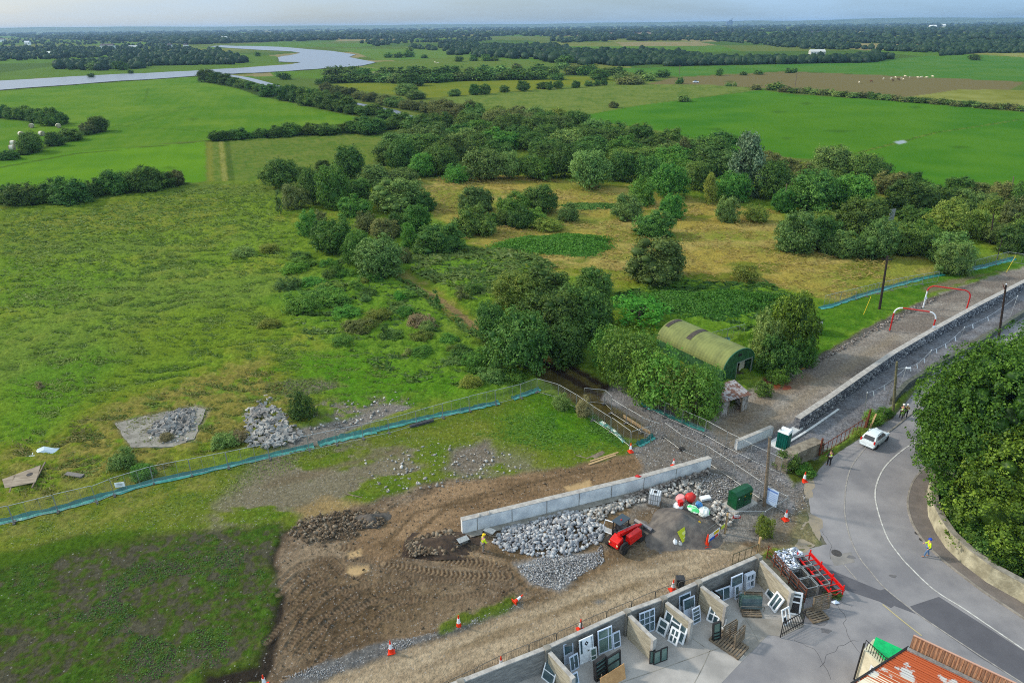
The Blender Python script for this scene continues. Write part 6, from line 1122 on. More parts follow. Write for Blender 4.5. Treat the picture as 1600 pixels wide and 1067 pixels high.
# red and white height gates
def height_gate(bl, br, tl, tr, label, cols):
    a, b_ = P(*bl), P(*br); h_ = 3.85; d = (b_ - a); L_ = d.length; d.normalize(); r = .95; o = thing('height_gate', label, 'height gate', (a.x, a.y, 0))
    pts = [Vector((0, 0, 0)), Vector((0, 0, 1.1)), Vector((0, 0, h_ - r))] + [d * (r - r * math.cos(R(t_))) + Vector((0, 0, h_ - r + r * math.sin(R(t_)))) for t_ in (22, 45, 68, 90)] + [d * (L_ * .5) + Vector((0, 0, h_))] + [d * (L_ - r + r * math.sin(R(t_))) + Vector((0, 0, h_ - r + r * math.cos(R(t_)))) for t_ in (0, 22, 45, 68, 90)] + [d * L_ + Vector((0, 0, 1.1)), d * L_]
    sg = [pts[0:3], pts[2:7], pts[6:9], pts[8:13], pts[12:]]
    for s_, m in zip(sg, cols): obj('bar_section', MB().tube(s_, .105, 8), m, o)
    for q_ in (Vector((0, 0, 0)), d * L_): obj('foot_plate', MB().box((q_.x, q_.y, .03), (.5, .5, .06)), galvd, o)
    obj('sign_plate', MB().box((d * (L_ if cols[0] is redf else 0)) + Vector((0, -.1, 1.7)), (.4, .03, .4)), white, o)
height_gate((1390, 517), (1454, 527), None, None, 'nearer red and white goalpost gate over the site road', [redf, white, redf, white, redf])
height_gate((1442, 481), (1508, 491), None, None, 'farther red goalpost gate with one white leg over the site road', [white, redf, redf, redf, redf])

# rusty railing, old posts
a, b_ = P(1284, 713), P(1350, 670); L_ = (b_ - a).length; o = thing('rusty_railing', 'rusty iron railing between the ivy stub and the parked car', 'railing', (a.x, a.y, 0), ang(a, b_)); m1 = MB(); m1.bar((0, 0, 1.5), (L_, 0, 1.5), .06); m1.bar((0, 0, .25), (L_, 0, .25), .05); obj('rails', m1, rustm, o)
for k in range(11): obj('upright', MB().bar((L_ * k / 10, 0, 0), (L_ * k / 10, 0, 1.62), .05), rustm, o)
o2 = thing('gate_post', 'stout rusty post at the street end of the railing, by the ivy stub', 'post', (a.x - .25, a.y + .1, 0)); obj('post', MB().tube([(0, 0, 0), (0, 0, 2.2)], .11, 8), rustm, o2); obj('hinge', MB().box((.15, 0, 1.4), (.2, .08, .12)), blackm, o2)
c = P(1353, 668); o2 = thing('gate_post', 'old splintered post with leaning plank beside the white car', 'post', (c.x, c.y, 0)); obj('post', MB().tube([(0, 0, 0), (.05, 0, 2.4)], [.16, .1], 7), rustm, o2); obj('plank', MB().bar((.4, -.1, 0), (.9, .2, 1.7), .2, .04), woodl, o2)
row([(1366, 662, 30, 22, 'b'), (1384, 652, 24, 18, 'b'), (1344, 682, 22, 14, 'y'), (1258, 742, 30, 16, 'b')], 'on the verge by the railing', name='verge_weeds', cat='weeds', form='scrub', trunk=False)

# green electrical cabinet
a, b_, c_ = P(1134, 791), P(1149, 800), P(1173, 788); ang_ = ang(b_, c_); wd = (c_ - b_).length; dp = (a - b_).length
o = thing('electrical_cabinet', 'dark green electrical cabinet with sloped top on a concrete plinth', 'cabinet', (b_.x, b_.y, 0), ang_)
obj('plinth', MB().box((wd / 2, dp / 2, .1), (wd + 1.1, dp + .7, .2)), capm, o); obj('cabinet_body', MB().prism([(0, 0), (wd, 0), (wd, dp), (0, dp)], .2, 1.75), greenp, o, bevel=.03)
obj('roof_cap', MB().loft([[Vector((-.03, -.05, 1.75)), Vector((-.03, dp + .05, 1.75)), Vector((-.03, dp * .72, 2.0)), Vector((-.03, dp * .3, 2.0))], [Vector((wd + .03, -.05, 1.75)), Vector((wd + .03, dp + .05, 1.75)), Vector((wd + .03, dp * .72, 2.0)), Vector((wd + .03, dp * .3, 2.0))]]), greenp, o)
for x in (.12, .5, .88): obj('warning_label', MB().add([(wd * x - .09, -.006, 1.35), (wd * x + .09, -.006, 1.35), (wd * x, -.006, 1.52)], [(0, 1, 2)]), yel if x != .12 else white, o)
obj('door_seam', MB().box((wd / 2, -.004, .95), (.03, .012, 1.4)), blackm, o); obj('handle', MB().box((wd / 2 + .12, -.03, 1.0), (.05, .05, .2)), blackm, o)
# info board and notice
c = P(1198, 791); o = thing('site_board', 'pale blue site information board beside the weathered pole', 'sign board', (c.x + .15, c.y - .35, 0), R(-48)); obj('board', MB().box((0, 0, 1.35), (1.2, .05, 1.75)), mat('blue_white_board', (176, 196, 222), .5, c2=(160, 182, 212), scale=2), o)
obj('header', MB().box((0, -.03, 2.05), (1.0, .01, .16)), mat('blue_print', (90, 120, 180), .6), o); tl = MB()
for k in range(5): tl.box((0, -.03, 1.75 - k * .2), (.9, .01, .06))
obj('text_block', tl, mat('pale_print', (136, 158, 196), .6), o); obj('leg', MB().box((-.5, .05, .25), (.06, .06, .5)), galvd, o); obj('leg', MB().box((.5, .05, .25), (.06, .06, .5)), galvd, o)
c = P(1212, 769, 1.45); o = thing('notice_board', 'small white notice hung on the fence right of the timber pole', 'notice', (c.x, c.y, 1.45), R(-48)); obj('board', MB().box((0, 0, 0), (.65, .03, .42)), white, o); obj('text_line', MB().box((0, -.02, .05), (.45, .01, .04)), greyc, o)
c = P(1151, 808, 1.1); o = thing('warning_sign', 'small red and white warning strip on the fence before the cabinet', 'sign', (c.x, c.y, 1.1), 0); obj('board', MB().box((0, 0, 0), (.75, .03, .24)), redf, o); obj('text_line', MB().box((0, -.02, .03), (.5, .01, .06)), white, o); obj('top_strip', MB().box((0, -.002, .19), (.5, .03, .12)), white, o)

# portable toilet
a, b_, c_ = P(1212, 702), P(1227, 706), P(1238, 695); o = thing('portable_toilet', 'dark green portable toilet with white roof by the masonry wall end', 'portable toilet', (b_.x, b_.y, 0), ang(b_, c_) ); s = 1.15
obj('base', MB().box((s / 2, s / 2, .08), (s + .1, s + .1, .16)), white, o); obj('cabin', MB().prism([(0, 0), (s, 0), (s, s), (0, s)], .16, 2.1), tealp, o, bevel=.03); obj('roof', MB().loft([[(-.04, -.04, 2.1), (s + .04, -.04, 2.1), (s + .04, s + .04, 2.1), (-.04, s + .04, 2.1)], [(.06, .06, 2.3), (s - .06, .06, 2.3), (s - .06, s - .06, 2.3), (.06, s - .06, 2.3)]]), white, o)
obj('door', MB().box((s / 2, -.02, 1.1), (.8, .04, 1.8)), mat('door_green', (14, 104, 90), .4), o); obj('vent_pipe', MB().tube([(.2, s - .2, 2.2), (.2, s - .2, 2.5)], .06, 8), blackm, o); ribs = MB()
for k in range(4): ribs.box((-.012, .2 + k * .25, 1.1), (.03, .06, 1.7))
obj('side_ribs', ribs, tealp, o); obj('vent_slot', MB().box((s / 2, -.03, 1.85), (.5, .03, .12)), blackm, o)

# ------------------------------------------------------------------ green hut and broken shed
A_, B_ = P(1176, 582), P(1126, 597.5); far = P(1044, 499, 4.0); nearr = P(1149, 545, 4.0); wv = (A_ - B_); wd = wv.length; wv.normalize(); lv = Vector((nearr.x - far.x, nearr.y - far.y, 0)); LH = lv.length
hut = thing('nissen_hut', 'green round-roofed corrugated hut half buried in saplings', 'hut', ((A_.x + B_.x) / 2, (A_.y + B_.y) / 2, 0), math.atan2(lv.y, lv.x))   # local +x: towards the camera end
wd = 5.9
def arch(x, n_=20, z0=1.9, zr=4.05, hw=None, off=0):
    hw = (hw or wd / 2) + off; o_ = [Vector((x, hw, 0)), Vector((x, hw, z0))]
    for k in range(1, n_): t_ = math.pi * k / n_; o_.append(Vector((x, hw * math.cos(t_), z0 + (zr + off - z0) * math.sin(t_))))
    return o_ + [Vector((x, -hw, z0)), Vector((x, -hw, 0))]
nst = 48; vs = []; fs = []; sec = [arch(-LH + LH * i / nst, off=.03 * (i % 2)) for i in range(nst + 1)]; m_ = len(sec[0]); vs = [v for s_ in sec for v in s_]
fs = [(i * m_ + k, (i + 1) * m_ + k, (i + 1) * m_ + k + 1, i * m_ + k + 1) for i in range(nst) for k in range(1, m_ - 2)]
rf = obj('roof', MB().add(vs, fs), hutroof, hut); so = rf.modifiers.new('thickness', 'SOLIDIFY'); so.thickness = .05
fs = [(i * m_ + k, (i + 1) * m_ + k, (i + 1) * m_ + k + 1, i * m_ + k + 1) for i in range(nst) for k in (0, m_ - 2)]
obj('side_wall', MB().add(vs, fs), hutwall, hut).modifiers.new('thickness', 'SOLIDIFY').thickness = .05
for x0, x1, k0, k1 in ((-LH + .25, -LH + .9, 9, 16), (-LH * .62, -LH * .62 + .75, 8, 17)):
    s2 = [arch(x, off=.06) for x in (x0, x1)]; v2 = [v for s_ in s2 for v in s_[k0:k1]]; c_ = k1 - k0; strip = obj('roof_light', MB().add(v2, [(k, c_ + k, c_ + k + 1, k + 1) for k in range(c_ - 1)]), mat('dark_rooflight', (58, 52, 48), .7, c2=(76, 70, 64), scale=3), hut); strip.modifiers.new('thickness', 'SOLIDIFY').thickness = .04
# end wall with its opening: the opening runs right of centre
hw = wd / 2; ring = arch(0, off=.02); op = [Vector((0, -.4, 0)), Vector((0, -.4, 2.25)), Vector((0, 2.6, 2.25)), Vector((0, 2.6, 0))]
# camera end: local +y is the viewer's right
top = [p for p in ring[1:-1]]; mbw = MB(); ybreak = [p.y for p in top]
def ztop(y): return 1.9 + (4.07 - 1.9) * math.sqrt(max(0, 1 - (y / (hw + .02)) ** 2))
ys = [hw + .02 - (2 * hw + .04) * i / 40 for i in range(41)]
for y0, y1 in zip(ys[:-1], ys[1:]):
    ym = (y0 + y1) / 2; zb = 2.25 if -.4 < ym < 2.6 else 0; j = .02 * (int((ym + 9) / .15) % 2)
    mbw.add([(j, y0, zb), (j, y1, zb), (j, y1, ztop(y1)), (j, y0, ztop(y0))], [(0, 1, 2, 3)])
ew = obj('end_wall', mbw, hutwall, hut); ew.modifiers.new('thickness', 'SOLIDIFY').thickness = .05
obj('rim', MB().tube([p + Vector((.06, 0, 0)) for p in ring[1:-1]], .07, 6), mat('hut_rim', (52, 104, 76), .6), hut); obj('door_frame', MB().bar((.04, -.4, 0), (.04, -.4, 2.25), .12).bar((.04, -.4, 2.25), (.04, 2.6, 2.25), .12).bar((.04, 2.6, 0), (.04, 2.6, 2.25), .12), mat('pale_frame', (118, 128, 118), .8), hut)
obj('inner_door', MB().box((-.9, 1.9, 1.15), (.08, 1.0, 1.9)), wallp, hut); obj('gable_vent', MB().box((.05, .0, 3.3), (.06, .6, .35)), blackm, hut); obj('back_wall', MB().prism([(-LH, -hw + .05), (-LH + .08, -hw + .05), (-LH + .08, hw - .05), (-LH, hw - .05)], 0, 2.6), hutwall, hut); obj('earth_floor', MB().box((-LH / 2, 0, .02), (LH, wd - .1, .06)), mat('earth_floor', (70, 60, 50), .95), hut)
a, b_ = P(1127, 651), P(1166, 640); L_ = (b_ - a).length; sh = thing('broken_shed', 'tumbledown white shed with rusty tin roof below the green hut', 'shed', (a.x, a.y, 0), ang(a, b_)); dp = 2.6
ppw = mat('flaking_white_boards', (168, 164, 160), .9, c2=(110, 100, 92), scale=2, stretch=(3, 3, 1), th=(.45, .6))
obj('wall', MB().box((.4, 0, 1.05), (.8, .1, 2.1)), ppw, sh); obj('wall', MB().box((L_ - .45, 0, 1.05), (.9, .1, 2.1)), ppw, sh); obj('wall', MB().box((0, dp / 2, 1.05), (.1, dp, 2.1)), ppw, sh); obj('wall', MB().box((L_, dp / 2, 1.05), (.1, dp, 2.1)), ppw, sh); obj('wall', MB().box((L_ / 2, dp, 1.05), (L_, .1, 2.1)), ppw, sh); obj('door_post', MB().box((.85, -.06, 1.05), (.12, .12, 2.1)).box((L_ - .95, -.06, 1.05), (.12, .12, 2.1)), woodp, sh)
rm = MB(); nn_ = 22
for i in range(nn_):
    x0 = -.25 + (L_ + .5) * i / nn_; x1 = -.25 + (L_ + .5) * (i + 1) / nn_; z = .04 * (i % 2); rm.add([(x0, -.3, 2.12 + z), (x1, -.3, 2.12 + .04 - z), (x1, dp + .2, 2.62 + .04 - z), (x0, dp + .2, 2.62 + z)], [(0, 1, 2, 3)])
tin = mat('rusty_tin', (150, 148, 150), .6, c2=(104, 74, 62), scale=1.6, th=(.46, .54)); ro = obj('roof', rm, tin, sh); ro.modifiers.new('thickness', 'SOLIDIFY').thickness = .03
c = P(1274, 520); o = thing('old_tank', 'pale rusty upright tank behind the young trees', 'tank', (c.x, c.y, 0)); obj('shell', MB().lathe([(.75, 0), (.78, .5), (.78, 1.6), (.7, 1.9), (.2, 2.0)], 14), mat('peeling_white', (196, 192, 188), .8, c2=(120, 96, 80), scale=2, th=(.5, .6)), o); obj('hatch', MB().box((-.1, -.76, 1.2), (.5, .1, .6)), blackm, o)
c = P(1392, 344, 1); o = thing('field_sign', 'small grey hoarding half hidden in the right-hand wood', 'sign', (c.x, c.y, 0), .3); obj('board', MB().box((0, 0, 2.2), (1.5, .08, 2.6)), mat('grey_board', (150, 152, 158), .6), o); obj('leg', MB().box((-.6, .1, .5), (.1, .1, 1)), galvd, o); obj('leg', MB().box((.6, .1, .5), (.1, .1, 1)), galvd, o)

# ------------------------------------------------------------------ loose things by the works
def plank(p, q_, w_, t, m, label, name='plank', cat='plank', z=.06):
    a, b_ = P(*p), P(*q_); c = (a + b_) / 2; o = obj(name, MB().box((0, 0, 0), ((b_ - a).length, w_, t)), m, loc=(c.x, c.y, z), rz=ang(a, b_)); o.rotation_euler[0] = .08; return tag(o, label, cat)
plank((920, 726), (962, 711), .22, .06, woodl, 'pale long plank lying lowest in the timber pile by the track'); plank((922, 722), (966, 708), .16, .06, woodl, 'thin pale plank just above the longest one', z=.13)
plank((918, 719), (944, 707), .6, .05, woodp, 'wide weathered board left of the planks by the track'); plank((900, 712), (922, 718), .12, .06, woodp, 'short grey batten left of the wide board')
plank((540, 772), (566, 778), .1, .06, woodp, 'thin grey batten lying in the gravelly grass above the mud'); plank((641, 668), (677, 658), .35, .28, mat('dark_beam', (66, 66, 70), .8), 'dark grey beam lying in front of the teal sheeting', 'beam', 'beam', .16)
plank((974, 652), (1016, 679), .1, .35, woodl, 'pale plywood edging along the gravel inside the fence', 'plywood_edging', 'board', .2); plank((1062, 704), (1068, 702), .4, .3, blackm, 'black rubber block on the gravel at the fence', 'rubber_block', 'block', .15)
plank((1094, 782), (1109, 779), .5, .25, white, 'white polystyrene block on the stones near the cement mixer', 'foam_block', 'block', .2)
plank((1218, 588), (1238, 582), .6, .04, mat('blue_sheet', (80, 110, 130), .6), 'faded blue sheet on the stones beside the hut', 'plastic_sheet', 'sheet'); plank((1249, 578), (1256, 575), .5, .06, mat('orange_board', (206, 142, 60), .7), 'small orange board lying on the stones beside the hut', 'orange_board', 'board', .1)
# wooden panel and scrap at the far left
a = [P(5, 753), P(66, 733), P(58, 759), P(9, 766)]; o = thing('plywood_sheet', 'large weathered plywood panel lying in the weeds at the left', 'panel'); obj('sheet', MB().add([(p.x, p.y, z) for p, z in zip(a, (.35, .55, .5, .3))] + [(p.x, p.y, z - .06) for p, z in zip(a, (.35, .55, .5, .3))], [(0, 1, 2, 3), (7, 6, 5, 4), (0, 4, 5, 1), (1, 5, 6, 2), (2, 6, 7, 3), (3, 7, 4, 0)]), mat('plywood', (150, 138, 122), .85, c2=(122, 110, 96), scale=1, stretch=(1, 4, 1)), o)
obj('batten', MB().bar(a[1] + Vector((.1, .6, .5)), a[2] + Vector((.1, -.8, .4)), .12), woodp, o); obj('batten', MB().bar(a[0] + Vector((.9, .6, .4)), a[3] + Vector((.9, -.7, .2)), .12), woodp, o)
c = P(32, 750); obj('knot_hole', MB().lathe([(.3, 0), (.3, .02)], 10, (c.x + .9, c.y + .3, .49)), blackm, o)
plank((88, 738), (136, 739), .12, .1, woodp, 'long grey batten in the weeds right of the plywood panel'); plank((104, 742), (130, 746), .5, .3, RKs, 'broken concrete lump under the grey batten', 'concrete_lump', 'rubble', .12)
o = thing('crushed_sheet', 'crumpled pale blue sheet of scrap beside the weeds', 'scrap', (P(72, 707).x, P(72, 707).y, 0)); obj('sheet', MB().add([(-1.4, 0, .25), (-.4, .5, .5), (.8, .4, .3), (1.5, .2, .45), (1.2, -.5, .2), (.1, -.3, .55), (-1.1, -.6, .15)], [(0, 5, 1), (1, 5, 2), (2, 5, 3), (3, 5, 4), (0, 6, 5), (5, 6, 4)]), mat('scrap_blue', (168, 186, 198), .5), o); obj('edge_strip', MB().bar((-1.6, -.8, .1), (-.6, -.9, .2), .1), white, o)
# rubble heaps on the left
def slabheap(label, spots, seed, box_, hpk, cnt, sz):
    w_ = W(box_); a = np.array(w_); r_ = np.random.RandomState(seed); mb = MB(); k = 0; cen = a.mean(0)
    while k < cnt:
        x, y = r_.uniform(a[:, 0].min(), a[:, 0].max()), r_.uniform(a[:, 1].min(), a[:, 1].max()); d = sdpoly(np.array([x]), np.array([y]), w_)[0]
        if d < 0: continue
        z = .24 + min(d * .4, 1) * hpk * r_.uniform(.5, 1); mb.box((x, y, z), (sz * r_.uniform(.5, 1.7), sz * r_.uniform(.3, .9), r_.uniform(.08, .28)), r_.uniform(0, 6.28), Matrix.Rotation(r_.normal() * .4, 3, 'X') @ Matrix.Rotation(r_.normal() * .35, 3, 'Y')); k += 1
    return tag(obj('rubble_heap', mb, mat('slab_rubble', (158, 156, 152), .85, c2=(116, 112, 108), scale=.8, bump=.4), kind='stuff'), label, 'rubble heap', kind='stuff')
tag(obj('concrete_slab', MB().prism(W(dens([(180, 664), (216, 655), (300, 637), (322, 641), (304, 688), (270, 700), (205, 701)], 7, 2.4)), -.1, .22), conc_d), 'old grey concrete floor slab lying in the weeds under the rubble', 'concrete slab')
slabheap('heap of broken concrete pieces on the grey slab at the left', None, 3, [(232, 678), (250, 655), (285, 640), (306, 644), (300, 668), (284, 684), (250, 686)], .55, 230, .5)
slabheap('taller heap of broken kerbs and slabs behind the long fence', None, 4, [(380, 694), (386, 674), (378, 656), (394, 642), (414, 632), (434, 642), (448, 660), (474, 680), (452, 696), (415, 702)], .5, 300, .55)
g_ = scatter([(232, 690), (250, 655), (310, 638), (306, 690), (260, 696)], 260, .1, .4, lambda d: .2, 40, 2); g_ += scatter([(376, 700), (384, 640), (420, 615), (450, 640), (466, 694)], 300, .15, .5, lambda d: min(d * .2, .5), 41, 2); tag(rocks('stone_rubble', g_, RKs, 41, kind='stuff'), 'small stones strewn round the two rubble heaps', 'stones', kind='stuff')

# cement mixer, tank, bags
c = P(1072, 795); o = thing('cement_mixer', 'red and pink cement mixer behind the sand heap', 'cement mixer', (c.x, c.y, 0), .3); dm = MB().lathe([(.2, 0), (.42, .12), (.5, .3), (.5, .5), (.34, .8), (.26, .92), (.22, .92), (.2, .6)], 16); dm.xf(Matrix.Translation((0, 0, 1.0)) @ Matrix.Rotation(R(50), 4, 'Y')); obj('drum', dm, redf, o, smooth=True); obj('hopper', MB().lathe([(.5, 0), (.48, .16), (.34, .4), (.3, .42)], 14, (-.35, .55, .8)), mat('pink_plastic', (226, 150, 150), .5), o); obj('stand', MB().tube([(-.6, -.4, 0), (0, 0, 1.0), (-.6, .4, 0)], .05, 6).tube([(.6, 0, 0), (0, 0, 1.0)], .05, 6), galvd, o); obj('wheel', MB().lathe([(.22, -.05), (.22, .05)], 14).xf(Matrix.Translation((.6, .3, .22)) @ Matrix.Rotation(R(90), 4, 'X')), tyre, o); obj('motor_box', MB().box((-.7, 0, .9), (.4, .4, .5)), redp, o)
a, b_ = P(1012, 790), P(1030, 794); o = thing('water_tank', 'white caged water tank standing on a pallet', 'tank', (a.x, a.y, 0), ang(a, b_)); obj('pallet', MB().box((.55, .5, .1), (1.2, 1.1, .2)), woodp, o); obj('tank_body', MB().box((.55, .5, .82), (1.05, .95, 1.15)), mat('white_tank', (214, 218, 222), .4, c2=(196, 200, 206), scale=2), o, bevel=.06); cg = MB()
for k in range(6): x = .02 + k * .212; cg.bar((x, -.01, .2), (x, -.01, 1.42), .035).bar((x, -.01, 1.42), (x, 1.02, 1.42), .03)
for z in (.25, .8, 1.4): cg.bar((-.01, -.02, z), (1.12, -.02, z), .03).bar((-.01, -.02, z), (-.01, 1.02, z), .03)
obj('cage', cg, galv, o); obj('cap', MB().lathe([(.16, 0), (.16, .08)], 12, (.55, .5, 1.4)), blackm, o)
def bag(p_, s, m, label, z=0, m2=None):
    c = P(*p_); sx, sy, sz = s; r_ = random.Random(int(p_[0])); iv, fi = ico(3); q = [(v[0] * sx / 2 * (1 + r_.uniform(-.12, .12)), v[1] * sy / 2 * (1 + r_.uniform(-.12, .12)), max(-.35 * sz, v[2] * sz / 2 * (1 + r_.uniform(-.15, .15))) + sz * .35) for v in iv]
    o = thing('bulk_bag', label, 'bag', (c.x, c.y, z), r_.uniform(0, 3)); obj('bag_body', MB().add(q, [tuple(f) for f in fi]), m, o); obj('tie', MB().tube([(0, 0, sz * .8), (.05, .05, sz)], .06, 6), m2 or m, o); return o
bag((1059, 796), (.95, .9, .9), white, 'white bulk bag left of the cement mixer', m2=tyre); bag((1099, 803), (1.3, 1.1, .8), mat('white_green_bag', (224, 230, 226), .5, c2=(110, 190, 120), scale=1.1, th=(.55, .6)), 'white and green bag right of the sand heap top'); bag((1092, 791), (1.0, .7, .5), mat('blue_bag', (60, 130, 190), .5, c2=(190, 210, 220), scale=1.5, th=(.5, .6)), 'blue and white bag behind the sand heap')
bag((1081, 812), (1.3, .9, .35), mat('green_bag', (70, 190, 110), .5, c2=(220, 235, 222), scale=1.4, th=(.45, .55)), 'pale green striped bag lying on the sand heap', z=1.15)
bag((1054, 851), (.5, .5, .7), white, 'small white sack standing at the foot of the sand heap'); bag((1062, 852), (.45, .4, .5), mat('grey_sack', (190, 190, 186), .7), 'small grey sack right of the white one')
def leansign(p0, p1, h_, m, label, lean=.5, z=.3, m2=None, back=1):
    a, b_ = P(*p0), P(*p1); L_ = (b_ - a).length; o = thing('site_sign', label, 'sign', (a.x, a.y, z), ang(a, b_)); tl = Matrix.Rotation(-lean * back, 4, 'X'); mb = MB().box((L_ / 2, 0, h_ / 2), (L_, .04, h_)).xf(tl); obj('board', mb, m, o); obj('symbol', MB().box((L_ * .5, -.03, h_ * .6), (L_ * .5, .012, h_ * .25)).box((L_ * .5, -.03, h_ * .25), (L_ * .7, .012, h_ * .08)).xf(tl), m2 or white, o); return o
leansign((1066, 852), (1082, 840), 1.0, mat('lime_sign', (178, 186, 30), .5), 'lime yellow safety sign leaning on the sand heap', .7, .35, m2=mat('pale_ink', (206, 208, 120), .5)); leansign((1086, 836), (1096, 829), .5, mat('amber_sign', (222, 176, 30), .5), 'small amber sign on the right flank of the sand heap', .7, .6, m2=blackm)
# framed gate with signs
a, b_ = P(1101, 856), P(1131, 834); L_ = (b_ - a).length; o = thing('site_gate', 'steel framed gate carrying safety signs beside the sand heap', 'gate', (a.x, a.y, 0), ang(a, b_)); fr = MB().tube([(0, 0, .05), (0, 0, 2.05), (L_, 0, 2.05), (L_, 0, .05)], .035, 6).tube([(0, 0, .2), (L_, 0, .2)], .03, 6)
for k in (1, 2, 3): fr.tube([(L_ * k / 4, 0, .2), (L_ * k / 4, 0, 2.05)], .025, 5)
obj('gate_frame', fr, galvd, o); obj('timber_post', MB().box((L_ + .12, 0, 1.15), (.14, .14, 2.3)), woodl, o); obj('sign_panel', MB().box((L_ * .4, -.06, .9), (L_ * .55, .02, .8)), white, o); obj('sign_panel', MB().box((L_ * .3, -.08, .65), (L_ * .28, .02, .28)), blue, o); obj('sign_panel', MB().box((L_ * .52, -.08, .65), (L_ * .2, .02, .26)), redp, o); obj('sign_panel', MB().box((L_ * .5, -.08, 1.08), (L_ * .25, .02, .32)), yel, o); obj('sign_panel', MB().box((L_ * .85, -.06, 1.1), (L_ * .18, .02, .4)), mat('lime', (190, 200, 60), .5), o)
a, b_ = P(1143, 884), P(1182, 868); L_ = (b_ - a).length; o = thing('yard_gate', 'old brown steel gate at the corner of the block yard', 'gate', (a.x, a.y, 0), ang(a, b_)); fr = MB().bar((0, 0, 1.3), (L_, 0, 1.3), .06).bar((0, 0, .2), (L_, 0, .2), .06)
for k in range(5): fr.bar((L_ * k / 4, 0, .1), (L_ * k / 4, 0, 1.3), .05)
obj('gate_frame', fr, mat('olive_steel', (98, 92, 72), .7), o); obj('gate_post', MB().box((L_ + .1, 0, 1.0), (.16, .16, 2.0)), woodl, o)
def barrow(p_, label, rz):
    c = P(*p_); o = thing('wheelbarrow', label, 'wheelbarrow', (c.x, c.y, 0), rz, 'wheelbarrows on the site'); obj('tray', MB().loft([[(-.25, -.2, .35), (.3, -.2, .35), (.3, .2, .35), (-.25, .2, .35)], [(-.45, -.33, .68), (.55, -.33, .72), (.55, .33, .72), (-.45, .33, .68)]]), galv, o); obj('wheel', MB().lathe([(.19, -.05), (.19, .05)], 14).xf(Matrix.Translation((.62, 0, .19)) @ Matrix.Rotation(R(90), 4, 'X')), tyre, o)
    for s_ in (-1, 1): obj('handle', MB().tube([(.6, s_ * .08, .25), (-.2, s_ * .24, .35), (-.95, s_ * .28, .62)], .022, 6), galvd, o); obj('leg', MB().tube([(-.2, s_ * .24, .35), (-.25, s_ * .25, 0)], .02, 6), galvd, o)
    return o
barrow((723, 852), 'grey wheelbarrow at the near end of the concrete wall', .5); barrow((766, 838), 'wheelbarrow behind the man in the yellow helmet', 2.6)

# ================================================================== salvaged windows and doors in the yard
def unit(name, label, A, B, h_, lay, fm=white, gm=glass, lean=.2, t=.08, fw_=.08, cat='window', group=None, off=0.0, z=0.02, extra=None, curve=0):
    """a leaning frame: A, B are photo pixels of its foot; lay = [(width share, [row shares from below], [kinds])]"""
    a, b_ = P(*A), P(*B); L_ = (b_ - a).length; d = (b_ - a).normalized(); nn = Vector((-d.y, d.x, 0))
    a = a + nn * off; o = thing(name, label, cat, (a.x, a.y, z), math.atan2(d.y, d.x), group); M_ = Matrix.Rotation(-lean, 4, 'X')
    f = MB(); f.box((L_ / 2, 0, fw_ / 2), (L_, t, fw_)); f.box((L_ / 2, 0, h_ - fw_ / 2), (L_, t, fw_)); f.box((fw_ / 2, 0, h_ / 2), (fw_, t, h_ - 2 * fw_)); f.box((L_ - fw_ / 2, 0, h_ / 2), (fw_, t, h_ - 2 * fw_))
    x = 0.0; cells = []
    for ci, (ws, rows_, kinds) in enumerate(lay):
        x1 = x + ws * L_
        if ci: f.box((x, 0, h_ / 2), (fw_ * .8, t - .01, h_ - 2 * fw_))
        z0 = 0.0
        for ri, (rs, kd) in enumerate(zip(rows_, kinds)):
            z1 = z0 + rs * h_
            if ri: f.box(((x + x1) / 2, 0, z0), (ws * L_ - fw_ * .8, t - .02, fw_ * .8))
            cells.append((x, x1, z0, z1, kd)); z0 = z1
        x = x1
    obj('frame', f.xf(M_), fm, o)
    for x0, x1, z0, z1, kd in cells:
        m = {'g': gm, 'w': fm, 'G': glassg, 'n': None, 'b': blackm}[kd]
        if m is None: continue
        pn = obj('pane' if kd != 'w' else 'panel', MB().box(((x0 + x1) / 2, .0 if kd != 'w' else -.005, (z0 + z1) / 2), (x1 - x0 - fw_, .02 if kd != 'w' else .05, z1 - z0 - fw_)).xf(M_), m, o)
    if extra: extra(o, L_, h_, M_, t)
    return o
def handle_at(x, z): return lambda o, L_, h_, M_, t: obj('handle', MB().box((L_ * x, -t / 2 - .02, h_ * z), (.04, .04, .14)).box((L_ * x + .05, -t / 2 - .045, h_ * z), (.13, .025, .03)).xf(M_), galvd, o)
def diamond(o, L_, h_, M_, t):
    handle_at(.58, .47)(o, L_, h_, M_, t); c = (L_ * .5, -t / 2 - .003, h_ * .78); s = .17
    obj('diamond_light', MB().add([(c[0] - s, c[1], c[2]), (c[0], c[1], c[2] - s * 1.2), (c[0] + s, c[1], c[2]), (c[0], c[1], c[2] + s * 1.2)], [(0, 1, 2, 3)]).xf(M_), blackm, o); s = .06; obj('diamond_centre', MB().add([(c[0] - s, c[1] - .004, c[2]), (c[0], c[1] - .004, c[2] - s * 1.2), (c[0] + s, c[1] - .004, c[2]), (c[0], c[1] - .004, c[2] + s * 1.2)], [(0, 1, 2, 3)]).xf(M_), white, o)
uw = mat('bluish_white_frame', (206, 216, 232), .45, c2=(190, 202, 222), scale=2)
# bay at the left
unit('window_frame', 'white two-part window leaning left of the leftmost bay divider', (846, 1058), (864, 1072), 1.75, [(1, [.42, .58], 'gg')], white, glass, .35)
unit('window_frame', 'pale blue low window frame standing in front of the leftmost divider end', (884, 1078), (905, 1066), .9, [(.5, [1], 'g'), (.5, [1], 'g')], uw, glass, .3)
